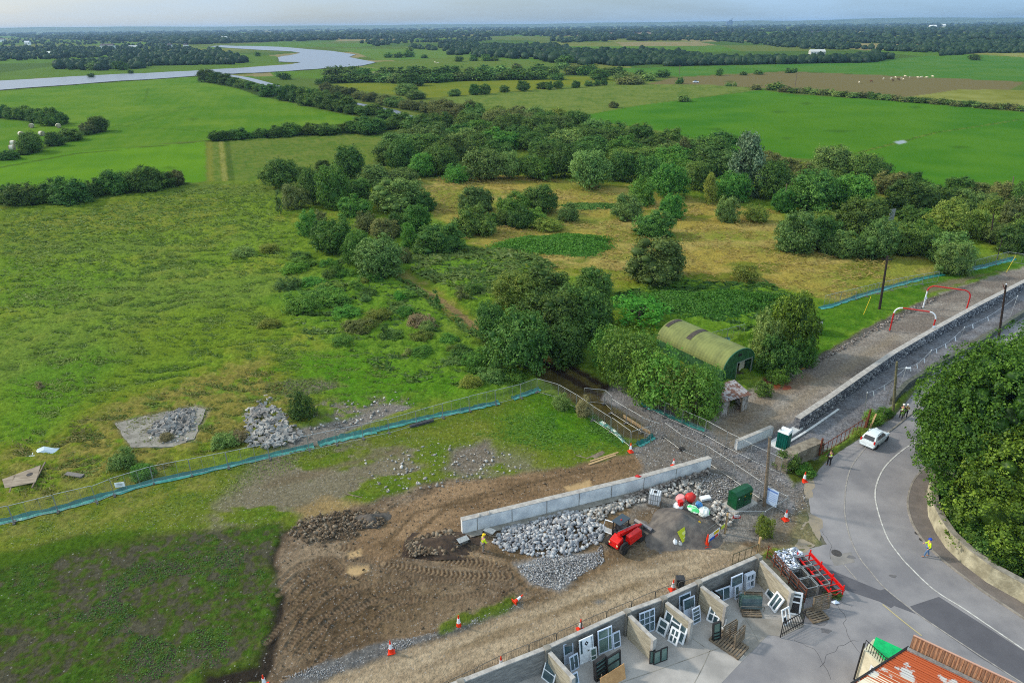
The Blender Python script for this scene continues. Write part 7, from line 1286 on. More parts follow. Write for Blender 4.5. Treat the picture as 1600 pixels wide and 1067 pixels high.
# first bay
unit('window_frame', 'wide single-light window behind the two-pane casement in the first bay', (884, 1043), (899, 1035), 1.9, [(1, [.45, .55], 'wg')], uw, glass, .12, off=.2)
unit('window_frame', 'two-pane bluish casement standing at the left of the first bay', (891.5, 1050), (905, 1042), 1.25, [(.5, [1], 'g'), (.5, [1], 'g')], uw, glass, .2, extra=handle_at(.5, .5))
unit('house_door', 'white house door with a diamond window and a dark side light', (906.5, 1038), (928, 1028), 2.1, [(.24, [.38, .62], 'wg'), (.6, [1], 'w'), (.16, [.35, .65], 'wg')], white, glass, .14, cat='door', extra=diamond)
unit('window_frame', 'small white two-pane frame leaning on the diamond door', (923, 1033), (933, 1029), 1.05, [(1, [.36, .64], 'gg')], white, glassg, .2)
unit('window_frame', 'large bluish window with a big lower pane right of the diamond door', (935, 1023), (957, 1013.5), 2.1, [(.72, [.62, .38], 'Gg'), (.28, [.62, .38], 'Gg')], uw, glassg, .14)
unit('window_frame', 'narrow bluish frame with two lights at the right of the first bay', (958.5, 1014), (970, 1008.5), 1.35, [(1, [.34, .66], 'gg')], uw, glass, .2)
unit('glass_rack', 'rack of dark-edged glass panes in front of the first bay', (930, 1064), (947, 1052), 1.7, [(1, [.2, .2, .2, .2, .2], 'GGGGG')], blackm, glassg, .12, cat='glass rack', fw_=.06, t=.3)
unit('glass_rack', 'black rounded pane rack right behind the brown board', (948, 1054), (970, 1040), 1.5, [(1, [.5, .5], 'Gg')], blackm, glassg, .12, cat='glass rack', fw_=.12, t=.12)
a, b_ = P(940, 1080), P(978, 1060); o = thing('chipboard_sheet', 'brown chipboard sheet leaning at the lower edge of the yard', 'board', (a.x, a.y, 0), ang(a, b_)); obj('sheet', MB().prism([(0, 0), ((b_ - a).length, 0), ((b_ - a).length, .04), (0, .04)], 0, [1.05, 1.25, 1.25, 1.05]).xf(Matrix.Rotation(-.25, 4, 'X')), mat('chipboard', (190, 146, 98), .8, c2=(172, 130, 86), scale=3), o); obj('batten', MB().bar((.1, .2, 0), (.3, .5, 1.0), .06), woodp, o)
# second bay
unit('window_frame', 'big six-light dark blue window standing in the second bay', (999, 993), (1023, 983.5), 2.0, [(.34, [.42, .26, .32], 'ggg'), (.33, [.42, .26, .32], 'ggg'), (.33, [.42, .26, .32], 'ggg')], uw, glass, .14)
unit('window_frame', 'long white multi-light frame leaning on the middle divider', (1032, 983), (1067, 1008), 1.75, [(.3, [.5, .5], 'gg'), (.4, [.3, .4, .3], 'ggg'), (.3, [.5, .5], 'gg')], white, glass, .32, fw_=.13)
unit('window_frame', 'white two-light frame, left of the pair before the long frame', (1028.5, 982), (1043, 992), 1.25, [(1, [.5, .5], 'gg')], white, glass, .34, fw_=.13, off=-.35)
unit('window_frame', 'white four-light frame, right of the pair before the long frame', (1047, 996), (1061, 1005.5), 1.25, [(.5, [.5, .5], 'gg'), (.5, [.5, .5], 'gg')], white, glass, .34, fw_=.13, off=-.35)
unit('glass_door', 'black-framed glass door, left of the three by the divider end', (1014.5, 1037), (1023, 1034.5), 1.15, [(1, [1], 'g')], blackm, glassg, .1, cat='door', fw_=.06)
unit('glass_door', 'black-framed glass door, middle of the three by the divider end', (1021, 1038.5), (1032, 1034), 1.15, [(1, [1], 'g')], blackm, glassg, .1, cat='door', fw_=.06); unit('glass_door', 'black-framed glass door, right of the three by the divider end', (1032, 1034), (1042.5, 1030), 1.2, [(1, [1], 'G')], blackm, glassg, .1, cat='door', fw_=.06)
# third bay
unit('window_frame', 'tallest white frame of the stack in the third bay, rearmost', (1064, 966), (1082, 958), 1.85, [(1, [.45, .55], 'wg')], uw, glass, .14, off=.25); unit('window_frame', 'white frame of the third bay stack, just before the tallest one', (1069, 969), (1087, 961), 1.75, [(1, [.45, .55], 'wg')], uw, glass, .2, off=.05)
unit('window_frame', 'small white four-light frame at the front of the third bay stack', (1083, 976), (1095, 969.5), 1.35, [(1, [.25, .25, .25, .25], 'gggg')], uw, glass, .24)
unit('window_frame', 'dark green-glazed frame leaning on the fourth divider', (1095, 957), (1108, 967), 1.7, [(1, [1], 'b')], white, glass, .3, fw_=.1, off=.5); unit('window_frame', 'black-edged frame just behind the dark green-glazed one', (1097, 956), (1111, 966), 1.6, [(1, [1], 'b')], blackm, glass, .3, fw_=.1, off=.7)
unit('window_frame', 'white four-light frame near the end of the fourth divider', (1103, 968), (1121, 978), 1.35, [(.5, [.5, .5], 'gg'), (.5, [.5, .5], 'gg')], white, glass, .4, fw_=.13)
unit('window_frame', 'small white frame leaning on the very end of the fourth divider', (1122, 977), (1131, 983), .8, [(1, [1], 'g')], white, glass, .4, fw_=.1)
# fourth bay
unit('window_frame', 'low bluish frame at the far left of the fourth bay', (1108, 934), (1131, 924), .95, [(.5, [1], 'g'), (.5, [1], 'g')], uw, glass, .15, off=.15); unit('window_frame', 'low two-light bluish frame in front at the fourth bay left', (1117, 943), (1141, 934), 1.15, [(.55, [1], 'g'), (.45, [1], 'g')], uw, glass, .2)
unit('window_frame', 'tallest white frame with two lights in the fourth bay', (1141, 934), (1159, 926), 1.95, [(1, [.5, .5], 'wg')], uw, glass, .12); unit('window_frame', 'narrow low white frame leaning on the tallest one in the fourth bay', (1146, 935), (1153, 931.5), 1.2, [(1, [.3, .7], 'gg')], uw, glass, .18, off=-.15)
unit('window_frame', 'thick white frame with four small lights in the back corner of the fourth bay', (1163, 921), (1177, 915), 1.45, [(.5, [.5, .5], 'wg'), (.5, [.5, .5], 'gg')], uw, glass, .1, t=.3, fw_=.12)
unit('window_frame', 'white frame leaning on the longest divider, nearer the yard wall', (1195, 927), (1208, 943), 1.3, [(1, [.5, .5], 'gg')], white, glass, .45, fw_=.13); unit('window_frame', 'thick white two-light frame leaning on the longest divider, nearer its end', (1203, 943), (1214, 957), 1.4, [(.5, [1], 'g'), (.5, [1], 'g')], white, glass, .5, fw_=.13, t=.14, off=-.2)
unit('window_frame', 'tall white frame leaning outside the end of the longest divider', (1229, 958), (1250, 962), 1.9, [(1, [.55, .25, .2], 'bbg')], white, glass, .3, fw_=.14); unit('window_frame', 'broken small white frame behind the black iron gate', (1224, 978), (1236, 971), 1.3, [(.5, [.5, .5], 'bn'), (.5, [1], 'n')], white, glass, .35, fw_=.1)
def arch_lights(): pass
a, b_ = P(1219, 996), P(1254, 976); L_ = (b_ - a).length; o = thing('iron_gate', 'black iron bar gate leaning open at the yard corner', 'gate', (a.x, a.y, 0), ang(a, b_)); gf = MB(); z0, z1 = .05, 1.65
for k in range(13): gf.bar((L_ * k / 12, 0, z0), (L_ * k / 12, 0, z1), .035 if k % 12 else .06)
obj('bars', gf, blackm, o); obj('rail', MB().bar((0, .0, .35), (L_, 0, .35), .05), blackm, o); obj('rail', MB().bar((0, 0, 1.5), (L_, 0, 1.5), .05), blackm, o)

# pallets and racks
def pallet_mb(w_=1.2, d_=1.0):
    mb = MB()
    for k in range(7): mb.box((0, -d_ / 2 + d_ * k / 6, .13), (w_, .1, .022))
    for x in (-w_ / 2 + .06, 0, w_ / 2 - .06): mb.box((x, 0, .07), (.1, d_, .09))
    for y in (-d_ / 2, 0, d_ / 2): mb.box((0, y, .012), (w_, .1, .02))
    return mb
PAL = pallet_mb().mesh('pallet'); PAL.materials.append(woodp)
def pallet(p_, label, rz=0, up=False, z=0, sc_=1.0, up_ax='X'):
    c = P(*p_); o = obj('pallet', PAL, None, loc=(c.x, c.y, z)); o.rotation_euler = (R(86) if up else 0, 0, rz); o.scale = (sc_,) * 3
    if up: o.location.z = z + .5 * sc_
    return tag(o, label, 'pallet', 'timber pallets in the yard')
pallet((1128, 1000), 'flat pallet under the pane rack in the yard middle', .75, sc_=1.25); pallet((1148, 1013), 'flat pallet nearest the camera in the yard middle', .75, z=.01, sc_=1.3); pallet((1138, 992), 'upright pallet behind the pane rack in the yard middle', .55, True, sc_=1.2); pallet((1152, 1004), 'upright pallet standing on the nearest flat pallet', .75, True, .16, 1.15)
pallet((1280, 950), 'upright pallet closing the end of the crate rows', .3, True, .0, 1.35); pallet((1274, 961), 'flat pallet lying at the end of the crate rows', .3, sc_=1.25); pallet((1172, 954), 'pallet under the green glass stack in the fourth bay', -.05, sc_=1.25); pallet((1174, 943), 'upright pallet behind the green glass stack', -.05, True, sc_=1.2)
c = P(1172, 951); o = thing('glass_stack', 'long stack of greenish glass panes on a pallet in the fourth bay', 'glass stack', (c.x, c.y, .2), -.05)
for k in range(9): obj('pane', MB().box((rngT.uniform(-.05, .05), -.3 + k * .07, .45 + .02 * (k % 3)), (1.55 + .1 * (k % 2), .03, .85 + .08 * (k % 3))).xf(Matrix.Rotation(-.25, 4, 'X')), glassg if k % 3 else glass, o)
obj('rack_frame', MB().bar((-.9, -.45, 0), (-.9, -.45, .5), .05).bar((.9, -.45, 0), (.9, -.45, .5), .05).bar((-.9, -.45, .5), (.9, -.45, .5), .05).bar((-.9, .45, 0), (-.9, .45, 1.2), .05).bar((.9, .45, 0), (.9, .45, 1.2), .05).bar((-.9, .45, 1.2), (.9, .45, 1.2), .05).bar((-.9, .45, .7), (.9, .45, .7), .05), galvd, o)
unit('glass_rack', 'dark pane rack standing on the yard pallet', (1113, 1003), (1125, 999), 1.5, [(1, [.2, .2, .6], 'GGg')], blackm, glassg, .15, cat='glass rack', fw_=.06, t=.2, z=.2); 
# crates
a, b_ = P(1200, 878), P(1248, 934); dv = (b_ - a); LC = dv.length; dv.normalize(); dn = Vector((-dv.y, dv.x, 0)); CW = 1.12
CRF = MB()
for x, y in ((0, 0), (1, 0), (1, 1), (0, 1)): CRF.bar((x, y, 0), (x, y, 1.1), .05)
for z in (.05, 1.1):
    for p_, q_ in (((0, 0), (1, 0)), ((1, 0), (1, 1)), ((1, 1), (0, 1)), ((0, 1), (0, 0))): CRF.bar((*p_, z), (*q_, z), .05)
CRF = CRF.mesh('crate_frame'); CRF.materials.append(galv); CRP = MB()
for k in range(1, 12):
    t_ = k / 12
    for p_, q_ in (((t_, 0), (t_, 0)), ((t_, 1), (t_, 1)), ((0, t_), (0, t_)), ((1, t_), (1, t_))): CRP.bar((*p_, .05), (*q_, 1.1), .012)
for k in range(1, 8):
    z = .05 + k * .13
    for p_, q_ in (((0, 0), (1, 0)), ((1, 0), (1, 1)), ((1, 1), (0, 1)), ((0, 1), (0, 0))): CRP.bar((*p_, z), (*q_, z), .012)
CRP = CRP.mesh('mesh_side'); CRP.materials.append(galvd); CRB = MB().box((.5, .5, .05), (1, 1, .05)).mesh('crate_floor'); CRB.materials.append(darkm)
wasteM = rockmat('white_offcuts', (150, 164, 190), (206, 214, 226), (240, 244, 250)); k_ = 0
org = V2(a) + dn * .15
for i in range(4):
    for j in range(2):
        p0 = org + dv * (i * CW + .05) + dn * (j * CW + .25); k_ += 1
        full = i == 0 or (i == 1 and j == 0)
        rowname = 'row beside the wall' if j == 0 else 'row beside the red frame'
        o = thing('mesh_crate', f"{'full' if full else 'open'} galvanised mesh crate, {ordn(i)} from the yard gate, {rowname}", 'crate', p0, math.atan2(dv.y, dv.x), 'mesh crates beside the longest divider'); obj('crate_frame', CRF, None, o); obj('mesh_side', CRP, None, o); obj('crate_floor', CRB, None, o)
        if full:
            sp_ = [(p0 + dv * rngT.random() + dn * rngT.random()) for _ in range(150)]; tag(rocks('offcuts', [(s_.x, s_.y, .25 + .85 * rngT.random() + .12, rngT.uniform(.1, .26)) for s_ in sp_], wasteM, k_, elong=2.5, flat=.5, kind='stuff'), f"bluish white plastic offcuts filling the {ordn(i)} crate of the {rowname}", 'offcuts', kind='stuff')
hd = MB(); hl_ = (V2(P(1240, 925)) - V2(P(1192, 866))).length
o = thing('timber_hurdle', 'rusty slatted rack between the longest divider and the mesh crates', 'rack', org - dn * .02, math.atan2(dv.y, dv.x)); 
for z in (.3, .7, 1.1, 1.35): hd.bar((-.4, 0, z), (4.7, 0, z), .05)
obj('rails', hd, rustm, o)
for k in range(6): obj('post', MB().bar((-.4 + k * 1.02, 0, 0), (-.4 + k * 1.02, 0, 1.45), .07), rustm, o)
# long red frame
a, b_ = P(1262, 875), P(1316, 934); d = (b_ - a); L_ = d.length; o = thing('red_rack', 'long bright red steel rack beside the mesh crates', 'steel rack', (a.x, a.y, 0), ang(a, b_)); wd_ = 1.25
obj('long_beam', MB().box((L_ / 2, 0, .8), (L_, .14, .14)).box((L_ / 2, 0, .95), (L_ * .96, .08, .1)), redp, o); obj('long_beam', MB().box((L_ / 2, -wd_, .8), (L_, .1, .12)), redp, o)
for k in range(8): obj('rung', MB().bar((.2 + (L_ - .4) * k / 7, -wd_ + .06, .78), (.2 + (L_ - .4) * k / 7, -.08, .78), .07), redp, o)
for x, y in ((.1, 0), (L_ * .35, 0), (L_ * .68, 0), (L_ - .1, 0), (.1, -wd_), (L_ - .1, -wd_)): obj('upright', MB().box((x, y, .62), (.09, .09, 1.24)), redp, o)
obj('end_brace', MB().bar((L_ - .1, 0, .1), (L_ - .1, -wd_, .75), .05).bar((L_ - .1, -wd_, .1), (L_ - .1, 0, .75), .05), redf, o); obj('shelf', MB().box((L_ / 2, -wd_ / 2, .25), (L_ - .3, wd_ - .2, .08)), blackm, o)
c = P(1297, 940); o = tag(obj('plastic_scrap', MB().add([(0, 0, .02), (.5, .1, .15), (.7, -.2, .05), (.2, -.35, .1), (.35, -.1, .22)], [(0, 4, 1), (1, 4, 2), (2, 4, 3), (3, 4, 0)]), mat('pale_plastic', (196, 208, 226), .5), loc=(c.x, c.y, .02)), 'pale scrap of plastic on the asphalt below the red rack', 'plastic scrap')
c = P(1300, 931); me_ = crown_mesh('weeds', 9, nb=8, nl=500, ls=.08, shape='bush', core=0, loose=.6); me_.materials.append(LM['d']); o = thing('weed_clump', 'dark weeds growing under the end of the red rack', 'weeds', (c.x, c.y, 0), 0, None, (1.4, 1.0, .5)); obj('leaves', me_, None, o)
c = P(1056, 908); tag(obj('dark_bin', MB().loft([[(-.3, -.25, 0), (.3, -.25, 0), (.3, .25, 0), (-.3, .25, 0)], [(-.36, -.3, .9), (.36, -.3, .9), (.36, .3, .9), (-.36, .3, .9)]]), darkm, loc=(P(1063, 919).x, P(1063, 919).y + .3, 0), bevel=.05), 'dark grey bin right behind the yard wall beside a cone', 'bin')
c = P(1150, 918); 
# ------------------------------------------------------------------ rusty-roofed building, lower right
ZR = 4.3; a = V2(P(1421, 1012, ZR)); ab = (V2(P(1525, 1062, ZR)) - a).normalized(); ac = (V2(P(1332, 1066, ZR)) - a).normalized(); Lb, Lc = 11.0, 6.5
bld = thing('tin_roofed_building', 'building with a patchy rusty tin roof at the lower right corner', 'building', (a.x, a.y, 0)); Q = [Vector((0, 0, 0)), ac * Lc, ac * Lc + ab * Lb, ab * Lb]
obj('wall', MB().prism([(p.x, p.y) for p in ([Q[0] + (ab + ac) * .1, Q[1] + (ab - ac) * .1, Q[2] - (ab + ac) * .1, Q[3] + (ac - ab) * .1])], 0, ZR - .1), wallp, bld)
rm = MB(); nn_ = 60
for i in range(nn_):
    p0 = ac * (Lc * i / nn_); p1 = ac * (Lc * (i + 1) / nn_); z = ZR + .05 * (i % 2) - .25 * i / nn_; z2 = ZR + .05 * ((i + 1) % 2) - .25 * (i + 1) / nn_; rm.add([p0 + Vector((0, 0, z)), p1 + Vector((0, 0, z2)), p1 + ab * Lb + Vector((0, 0, z2)), p0 + ab * Lb + Vector((0, 0, z))], [(0, 1, 2, 3)])
rr_ = mat('rusty_sheet_roof', (178, 178, 176), .7, c2=(166, 80, 42), scale=.75, th=(.42, .45), bump=.3, detail=9); ro = obj('roof', rm, rr_, bld); ro.modifiers.new('thickness', 'SOLIDIFY').thickness = .04
obj('verge_board', MB().bar(Vector((0, 0, ZR + .02)) - ab * .06, ac * Lc + Vector((0, 0, ZR - .23)) - ab * .06, .12, .2), blackm, bld); obj('gutter', MB().bar(ac * .25 + Vector((0, 0, ZR + .08)), ac * .25 + ab * Lb + Vector((0, 0, ZR + .08)), .3, .08), galv, bld)
pm = MB(); nn_ = 90
for i in range(nn_):
    p0 = ab * (Lb * i / nn_); p1 = ab * (Lb * (i + 1) / nn_); o1 = ac * (-.04 * (i % 2)); o2 = ac * (-.04 * ((i + 1) % 2)); pm.add([p0 + o1 + Vector((0, 0, ZR)), p1 + o2 + Vector((0, 0, ZR)), p1 + o2 + Vector((0, 0, ZR + 1.15)), p0 + o1 + Vector((0, 0, ZR + 1.15))], [(0, 1, 2, 3)])
pr = obj('parapet', pm, mat('brown_corrugated_fence', (178, 136, 104), .8, c2=(140, 96, 70), scale=5, stretch=(4, 4, .4)), bld); pr.modifiers.new('thickness', 'SOLIDIFY').thickness = .04; obj('parapet_rail', MB().bar(Vector((0, 0, ZR + 1.18)), ab * Lb + Vector((0, 0, ZR + 1.18)), .1, .05), mat('pinkish_trim', (190, 150, 130), .8), bld)
ZA = 3.0; pa, pb_, pc_, pd = [V2(P(x, y, ZA)) for x, y in ((1350, 1012), (1366, 995), (1420, 1021), (1392, 1050))]; pe = V2(P(1377, 1034, ZA))
an = thing('painted_annex', 'cream rendered annex with a green covered flat roof', 'annex', (pa.x, pa.y, 0)); L0 = lambda p: (p - pa)
obj('wall', MB().prism([tuple(L0(p)[:2]) for p in (pa, pd + (pd - pa) * .3, pc_ + (pc_ - pb_) * .3, pb_)], 0, ZA - .15), wallp, an)
e1 = (pb_ - pa).normalized(); e2 = (pd - pa).normalized(); obj('roof_cover', MB().loft([[L0(p) + Vector((0, 0, z)) for p in (pa + e1 * .7 + e2 * .3, pb_ + e2 * .1, pc_, pd + e1 * .3)] for z in (ZA - .05, ZA + .15)]), mat('green_tarpaulin', (10, 184, 104), .5, c2=(8, 160, 92), scale=3, bump=.3), an)
rl = MB().bar(L0(pa) + Vector((0, 0, ZA + .75)), L0(pd + (pd - pa) * .3) + Vector((0, 0, ZA + .75)), .04); n_ = 16
for k in range(n_ + 1): q_ = L0(pa).lerp(L0(pd + (pd - pa) * .3), k / n_); rl.bar(q_ + Vector((0, 0, ZA)), q_ + Vector((0, 0, ZA + .75)), .03)
obj('railing', rl, blackm, an); wc = L0(pa).lerp(L0(pd), .62); wn = Vector((e2.y, -e2.x, 0)); wn = -wn if wn.dot(L0(pb_)) > 0 else wn
def wallq(c0, w0, h0, z, off): return [c0 - e2 * w0 / 2 + wn * off + Vector((0, 0, z)), c0 + e2 * w0 / 2 + wn * off + Vector((0, 0, z)), c0 + e2 * w0 / 2 + wn * off + Vector((0, 0, z + h0)), c0 - e2 * w0 / 2 + wn * off + Vector((0, 0, z + h0))]
wf = obj('window', MB().add(wallq(wc, 1.1, 1.3, 1.0, .04), [(0, 1, 2, 3)]), white, an); obj('pane', MB().add(wallq(wc, .85, 1.05, 1.12, .06), [(0, 1, 2, 3)]), glass, wf); obj('downpipe', MB().tube([L0(pa) + wn * .12, L0(pa) + wn * .12 + Vector((0, 0, ZA + .5))], .06, 6), blackm, an)
me_ = crown_mesh('planting', 12, nb=10, nl=900, ls=.06, shape='bush', core=.3, loose=.5); me_.materials.append(LM['y']); c = pd + e1 * .3; o = thing('roof_plant', 'yellow-green plant trailing over the annex railing', 'plant', (c.x, c.y, ZA + .12), 0, None, (1.6, 1.0, .7)); obj('leaves', me_, None, o)

# ------------------------------------------------------------------ white car
def wheel(r, w_):
    return MB().lathe([(r * .55, -w_ / 2), (r * .96, -w_ / 2), (r, -w_ * .3), (r, w_ * .3), (r * .96, w_ / 2), (r * .55, w_ / 2)], 20).xf(Matrix.Rotation(R(90), 4, 'X')), MB().lathe([(r * .56, -w_ * .46), (r * .2, -w_ * .5), (r * .2, w_ * .5), (r * .56, w_ * .46)], 14).xf(Matrix.Rotation(R(90), 4, 'X'))
def add_wheel(par, x, y, r, w_, tm=tyre, hm=silver):
    t_, h_ = wheel(r, w_); o = obj('wheel', t_, tm, par, loc=(x, y, r)); obj('hub', h_, hm, o); return o
rw, fw2 = P(1368.5, 702), P(1385.5, 688); cardir = ang(rw, fw2); d = Vector((math.cos(cardir), math.sin(cardir), 0)); nn = Vector((-d.y, d.x, 0)); mid = (V2(rw) + V2(fw2)) / 2 + nn * .80
car = thing('hatchback_car', 'small white three-door car driving away at the bend', 'car', mid, cardir); carw = mat('white_car_paint', (226, 236, 240), .25, c2=(216, 228, 234), scale=2, coat=.6)
prof = [(-1.96, .42, .70, .70), (-1.92, .30, .82, .92), (-1.6, .22, .84, .98), (-.9, .2, .86, .97), (0, .2, .86, .95), (.7, .2, .86, .93), (1.1, .22, .85, .90), (1.6, .24, .83, .80), (1.88, .3, .74, .66), (1.97, .4, .6, .56)]
ring = lambda x, zb, hw_, zt: [Vector((x, -hw_ * .88, zb)), Vector((x, -hw_ * .99, zb + .15)), Vector((x, -hw_, (zb + zt) / 2 + .05)), Vector((x, -hw_ * .96, zt - .08)), Vector((x, -hw_ * .86, zt)), Vector((x, hw_ * .86, zt)), Vector((x, hw_ * .96, zt - .08)), Vector((x, hw_, (zb + zt) / 2 + .05)), Vector((x, hw_ * .99, zb + .15)), Vector((x, hw_ * .88, zb))]
b0 = obj('body', MB().loft([ring(*p) for p in prof]), carw, car, smooth=False, bevel=.03)
gh_ = [(-1.82, .72, .98, .98), (-1.62, .70, .97, 1.28), (-1.42, .62, .97, 1.45), (-.6, .6, .95, 1.49), (.1, .6, .94, 1.45), (.45, .62, .93, 1.25), (1.0, .70, .90, .93)]
gr_ = lambda x, hw_, zb, zt: [Vector((x, -.76, zb)), Vector((x, -(hw_ + .76) / 2, (zb + zt) / 2)), Vector((x, -hw_, zt - .03)), Vector((x, -hw_ * .8, zt)), Vector((x, hw_ * .8, zt)), Vector((x, hw_, zt - .03)), Vector((x, (hw_ + .76) / 2, (zb + zt) / 2)), Vector((x, .76, zb))]
obj('cabin', MB().loft([gr_(*p) for p in gh_]), carw, car, bevel=.02)
cg_ = mat('car_glass', (34, 40, 44), .08, spec=.8)
obj('rear_window', MB().add([(-1.80, -.56, 1.03), (-1.80, .56, 1.03), (-1.52, .5, 1.41), (-1.52, -.5, 1.41)], [(0, 1, 2, 3)]).xf(Matrix.Translation((-.03, 0, .02))), cg_, car)
obj('windscreen', MB().add([(.96, -.64, .96), (.96, .64, .96), (.3, .52, 1.38), (.3, -.52, 1.38)], [(0, 1, 2, 3)]).xf(Matrix.Translation((.03, 0, .02))), cg_, car)
for s_ in (-1, 1):
    obj('side_window', MB().add([(-.25, s_ * .785, 1.0), (.62, s_ * .785, .98), (.2, s_ * .655, 1.38), (-.25, s_ * .64, 1.4)], [(0, 1, 2, 3)]), cg_, car); obj('side_window', MB().add([(-1.2, s_ * .78, 1.06), (-.35, s_ * .785, 1.0), (-.35, s_ * .64, 1.4), (-1.1, s_ * .66, 1.38)], [(0, 1, 2, 3)]), cg_, car)
    obj('tail_light', MB().box((-1.86, s_ * .7, .92), (.16, .16, .36)), redp, car, bevel=.02); obj('headlight', MB().box((1.72, s_ * .66, .68), (.34, .22, .16)), silver, car, bevel=.03); obj('wing_mirror', MB().box((.55, s_ * .9, .98), (.14, .18, .12)), carw, car, bevel=.03)
    for x in (-1.22, 1.27): add_wheel(car, x, s_ * .76, .31, .2)
obj('number_plate', MB().box((-1.965, 0, .55), (.02, .5, .11)), white, car); obj('bumper', MB().box((-1.9, 0, .38), (.2, 1.5, .2)), carw, car, bevel=.05); obj('roof_trim', MB().box((-.2, -.52, 1.485), (1.5, .03, .02)).box((-.2, .52, 1.485), (1.5, .03, .02)), blackm, car); obj('door_seam', MB().box((-.3, -.866, .62), (.015, .01, .6)).box((.75, -.866, .6), (.015, .01, .55)), blackm, car)

# ------------------------------------------------------------------ red telehandler
tw = P(975, 866); tr = P(1001, 846); th_a = ang(tw, tr); d = Vector((math.cos(th_a), math.sin(th_a), 0)); nn = Vector((-d.y, d.x, 0)); org = V2(tw) + nn * .85 + d * 1.0
tel = thing('telehandler', 'red telehandler with lowered boom and its cab door open', 'telehandler', org, th_a)   # +x: front (bucket)
obj('chassis', MB().box((.35, 0, .62), (3.2, 1.0, .35)), blackm, tel, bevel=.04); obj('engine_cover', MB().loft([[(-.35, -1.0, .7), (-.35, -.42, .7), (-.35, -.42, 1.5), (-.35, -.86, 1.46)], [(1.35, -1.0, .7), (1.35, -.42, .7), (1.35, -.42, 1.42), (1.35, -.86, 1.36)]]), redp, tel, bevel=.04)
obj('rear_hood', MB().loft([[(-1.5, -.5, .55), (-1.5, .55, .55), (-1.42, .5, 1.15), (-1.42, -.45, 1.15)], [(-.7, -.5, .55), (-.7, .55, .55), (-.7, .5, 1.45), (-.7, -.45, 1.45)]]), redp, tel, bevel=.06); obj('tail_lamp', MB().box((-1.52, -.42, .95), (.05, .14, .16)).box((-1.52, .42, .95), (.05, .14, .16)), mat('lamp_lens', (240, 200, 150), .3), tel)
obj('boom', MB().bar((-1.0, -.12, 1.72), (1.7, -.12, 1.12), .3, .34), redp, tel, bevel=.02); obj('inner_boom', MB().bar((1.55, -.12, 1.16), (2.3, -.12, .92), .2, .24), redf, tel); obj('boom_nose', MB().bar((2.25, -.12, 1.0), (2.6, -.12, .4), .24, .24), galvd, tel); obj('hydraulic_pipe', MB().tube([(-.8, .08, 1.85), (1.6, .08, 1.3)], .03, 6), galv, tel)
obj('bucket', MB().loft([[(2.55, -1.05, .1), (3.3, -1.05, .06), (3.35, -1.05, .14), (2.7, -1.05, .85), (2.5, -1.05, .7)], [(2.55, .85, .1), (3.3, .85, .06), (3.35, .85, .14), (2.7, .85, .85), (2.5, .85, .7)]]), mat('worn_steel', (96, 100, 110), .5, metal=.4, c2=(128, 124, 122), scale=2), tel)
cabm = MB()
for x, y in ((-.45, .25), (.95, .25), (-.45, .98), (.95, .98)): cabm.bar((x, y, .7), (x + (.1 if x < 0 else -.15), y, 2.2), .07)
for z in (.8, 1.4): cabm.bar((-.45, .98, z), (.95, .98, z), .05)
obj('cab_frame', cabm, blackm, tel); obj('cab_roof', MB().box((.22, .6, 2.25), (1.45, .95, .1)), mat('dark_cab_roof', (62, 74, 84), .4), tel, bevel=.03); obj('beacon', MB().lathe([(.06, 0), (.06, .12), (.02, .16)], 10, (.1, .5, 2.3)), redp, tel); obj('cab_body', MB().box((.25, .62, .95), (1.3, .75, .55)), darkm, tel, bevel=.03); obj('seat', MB().box((.05, .6, 1.35), (.5, .5, .2)).box((-.2, .6, 1.65), (.12, .5, .5)), darkm, tel, bevel=.03)
dr = MB().tube([(-.42, 1.0, .75), (-.62, 1.7, .75), (-.66, 1.85, 1.3), (-.6, 1.7, 2.05), (-.42, 1.0, 2.1)], .05, 6); obj('cab_door', dr, white, tel); obj('door_panel', MB().add([(-.44, 1.05, .8), (-.62, 1.65, .8), (-.66, 1.8, 1.3), (-.46, 1.05, 1.3), (-.43, 1.04, .8)], [(0, 1, 2, 3)]), mat('pale_panel', (206, 208, 206), .4), tel); obj('mirror', MB().box((1.15, 1.15, 1.9), (.05, .2, .3)), blackm, tel)
for x, y in ((-.95, -.78), (1.45, -.78), (-.95, .82), (1.45, .82)): add_wheel(tel, x, y, .48, .34, tyre, mat('hub_grey', (150, 146, 136), .5))
obj('mudguard', MB().tube([(-1.45, -.78, .75), (-1.3, -.78, 1.05), (-.95, -.78, 1.12), (-.6, -.78, 1.02)], .12, 6), blackm, tel)

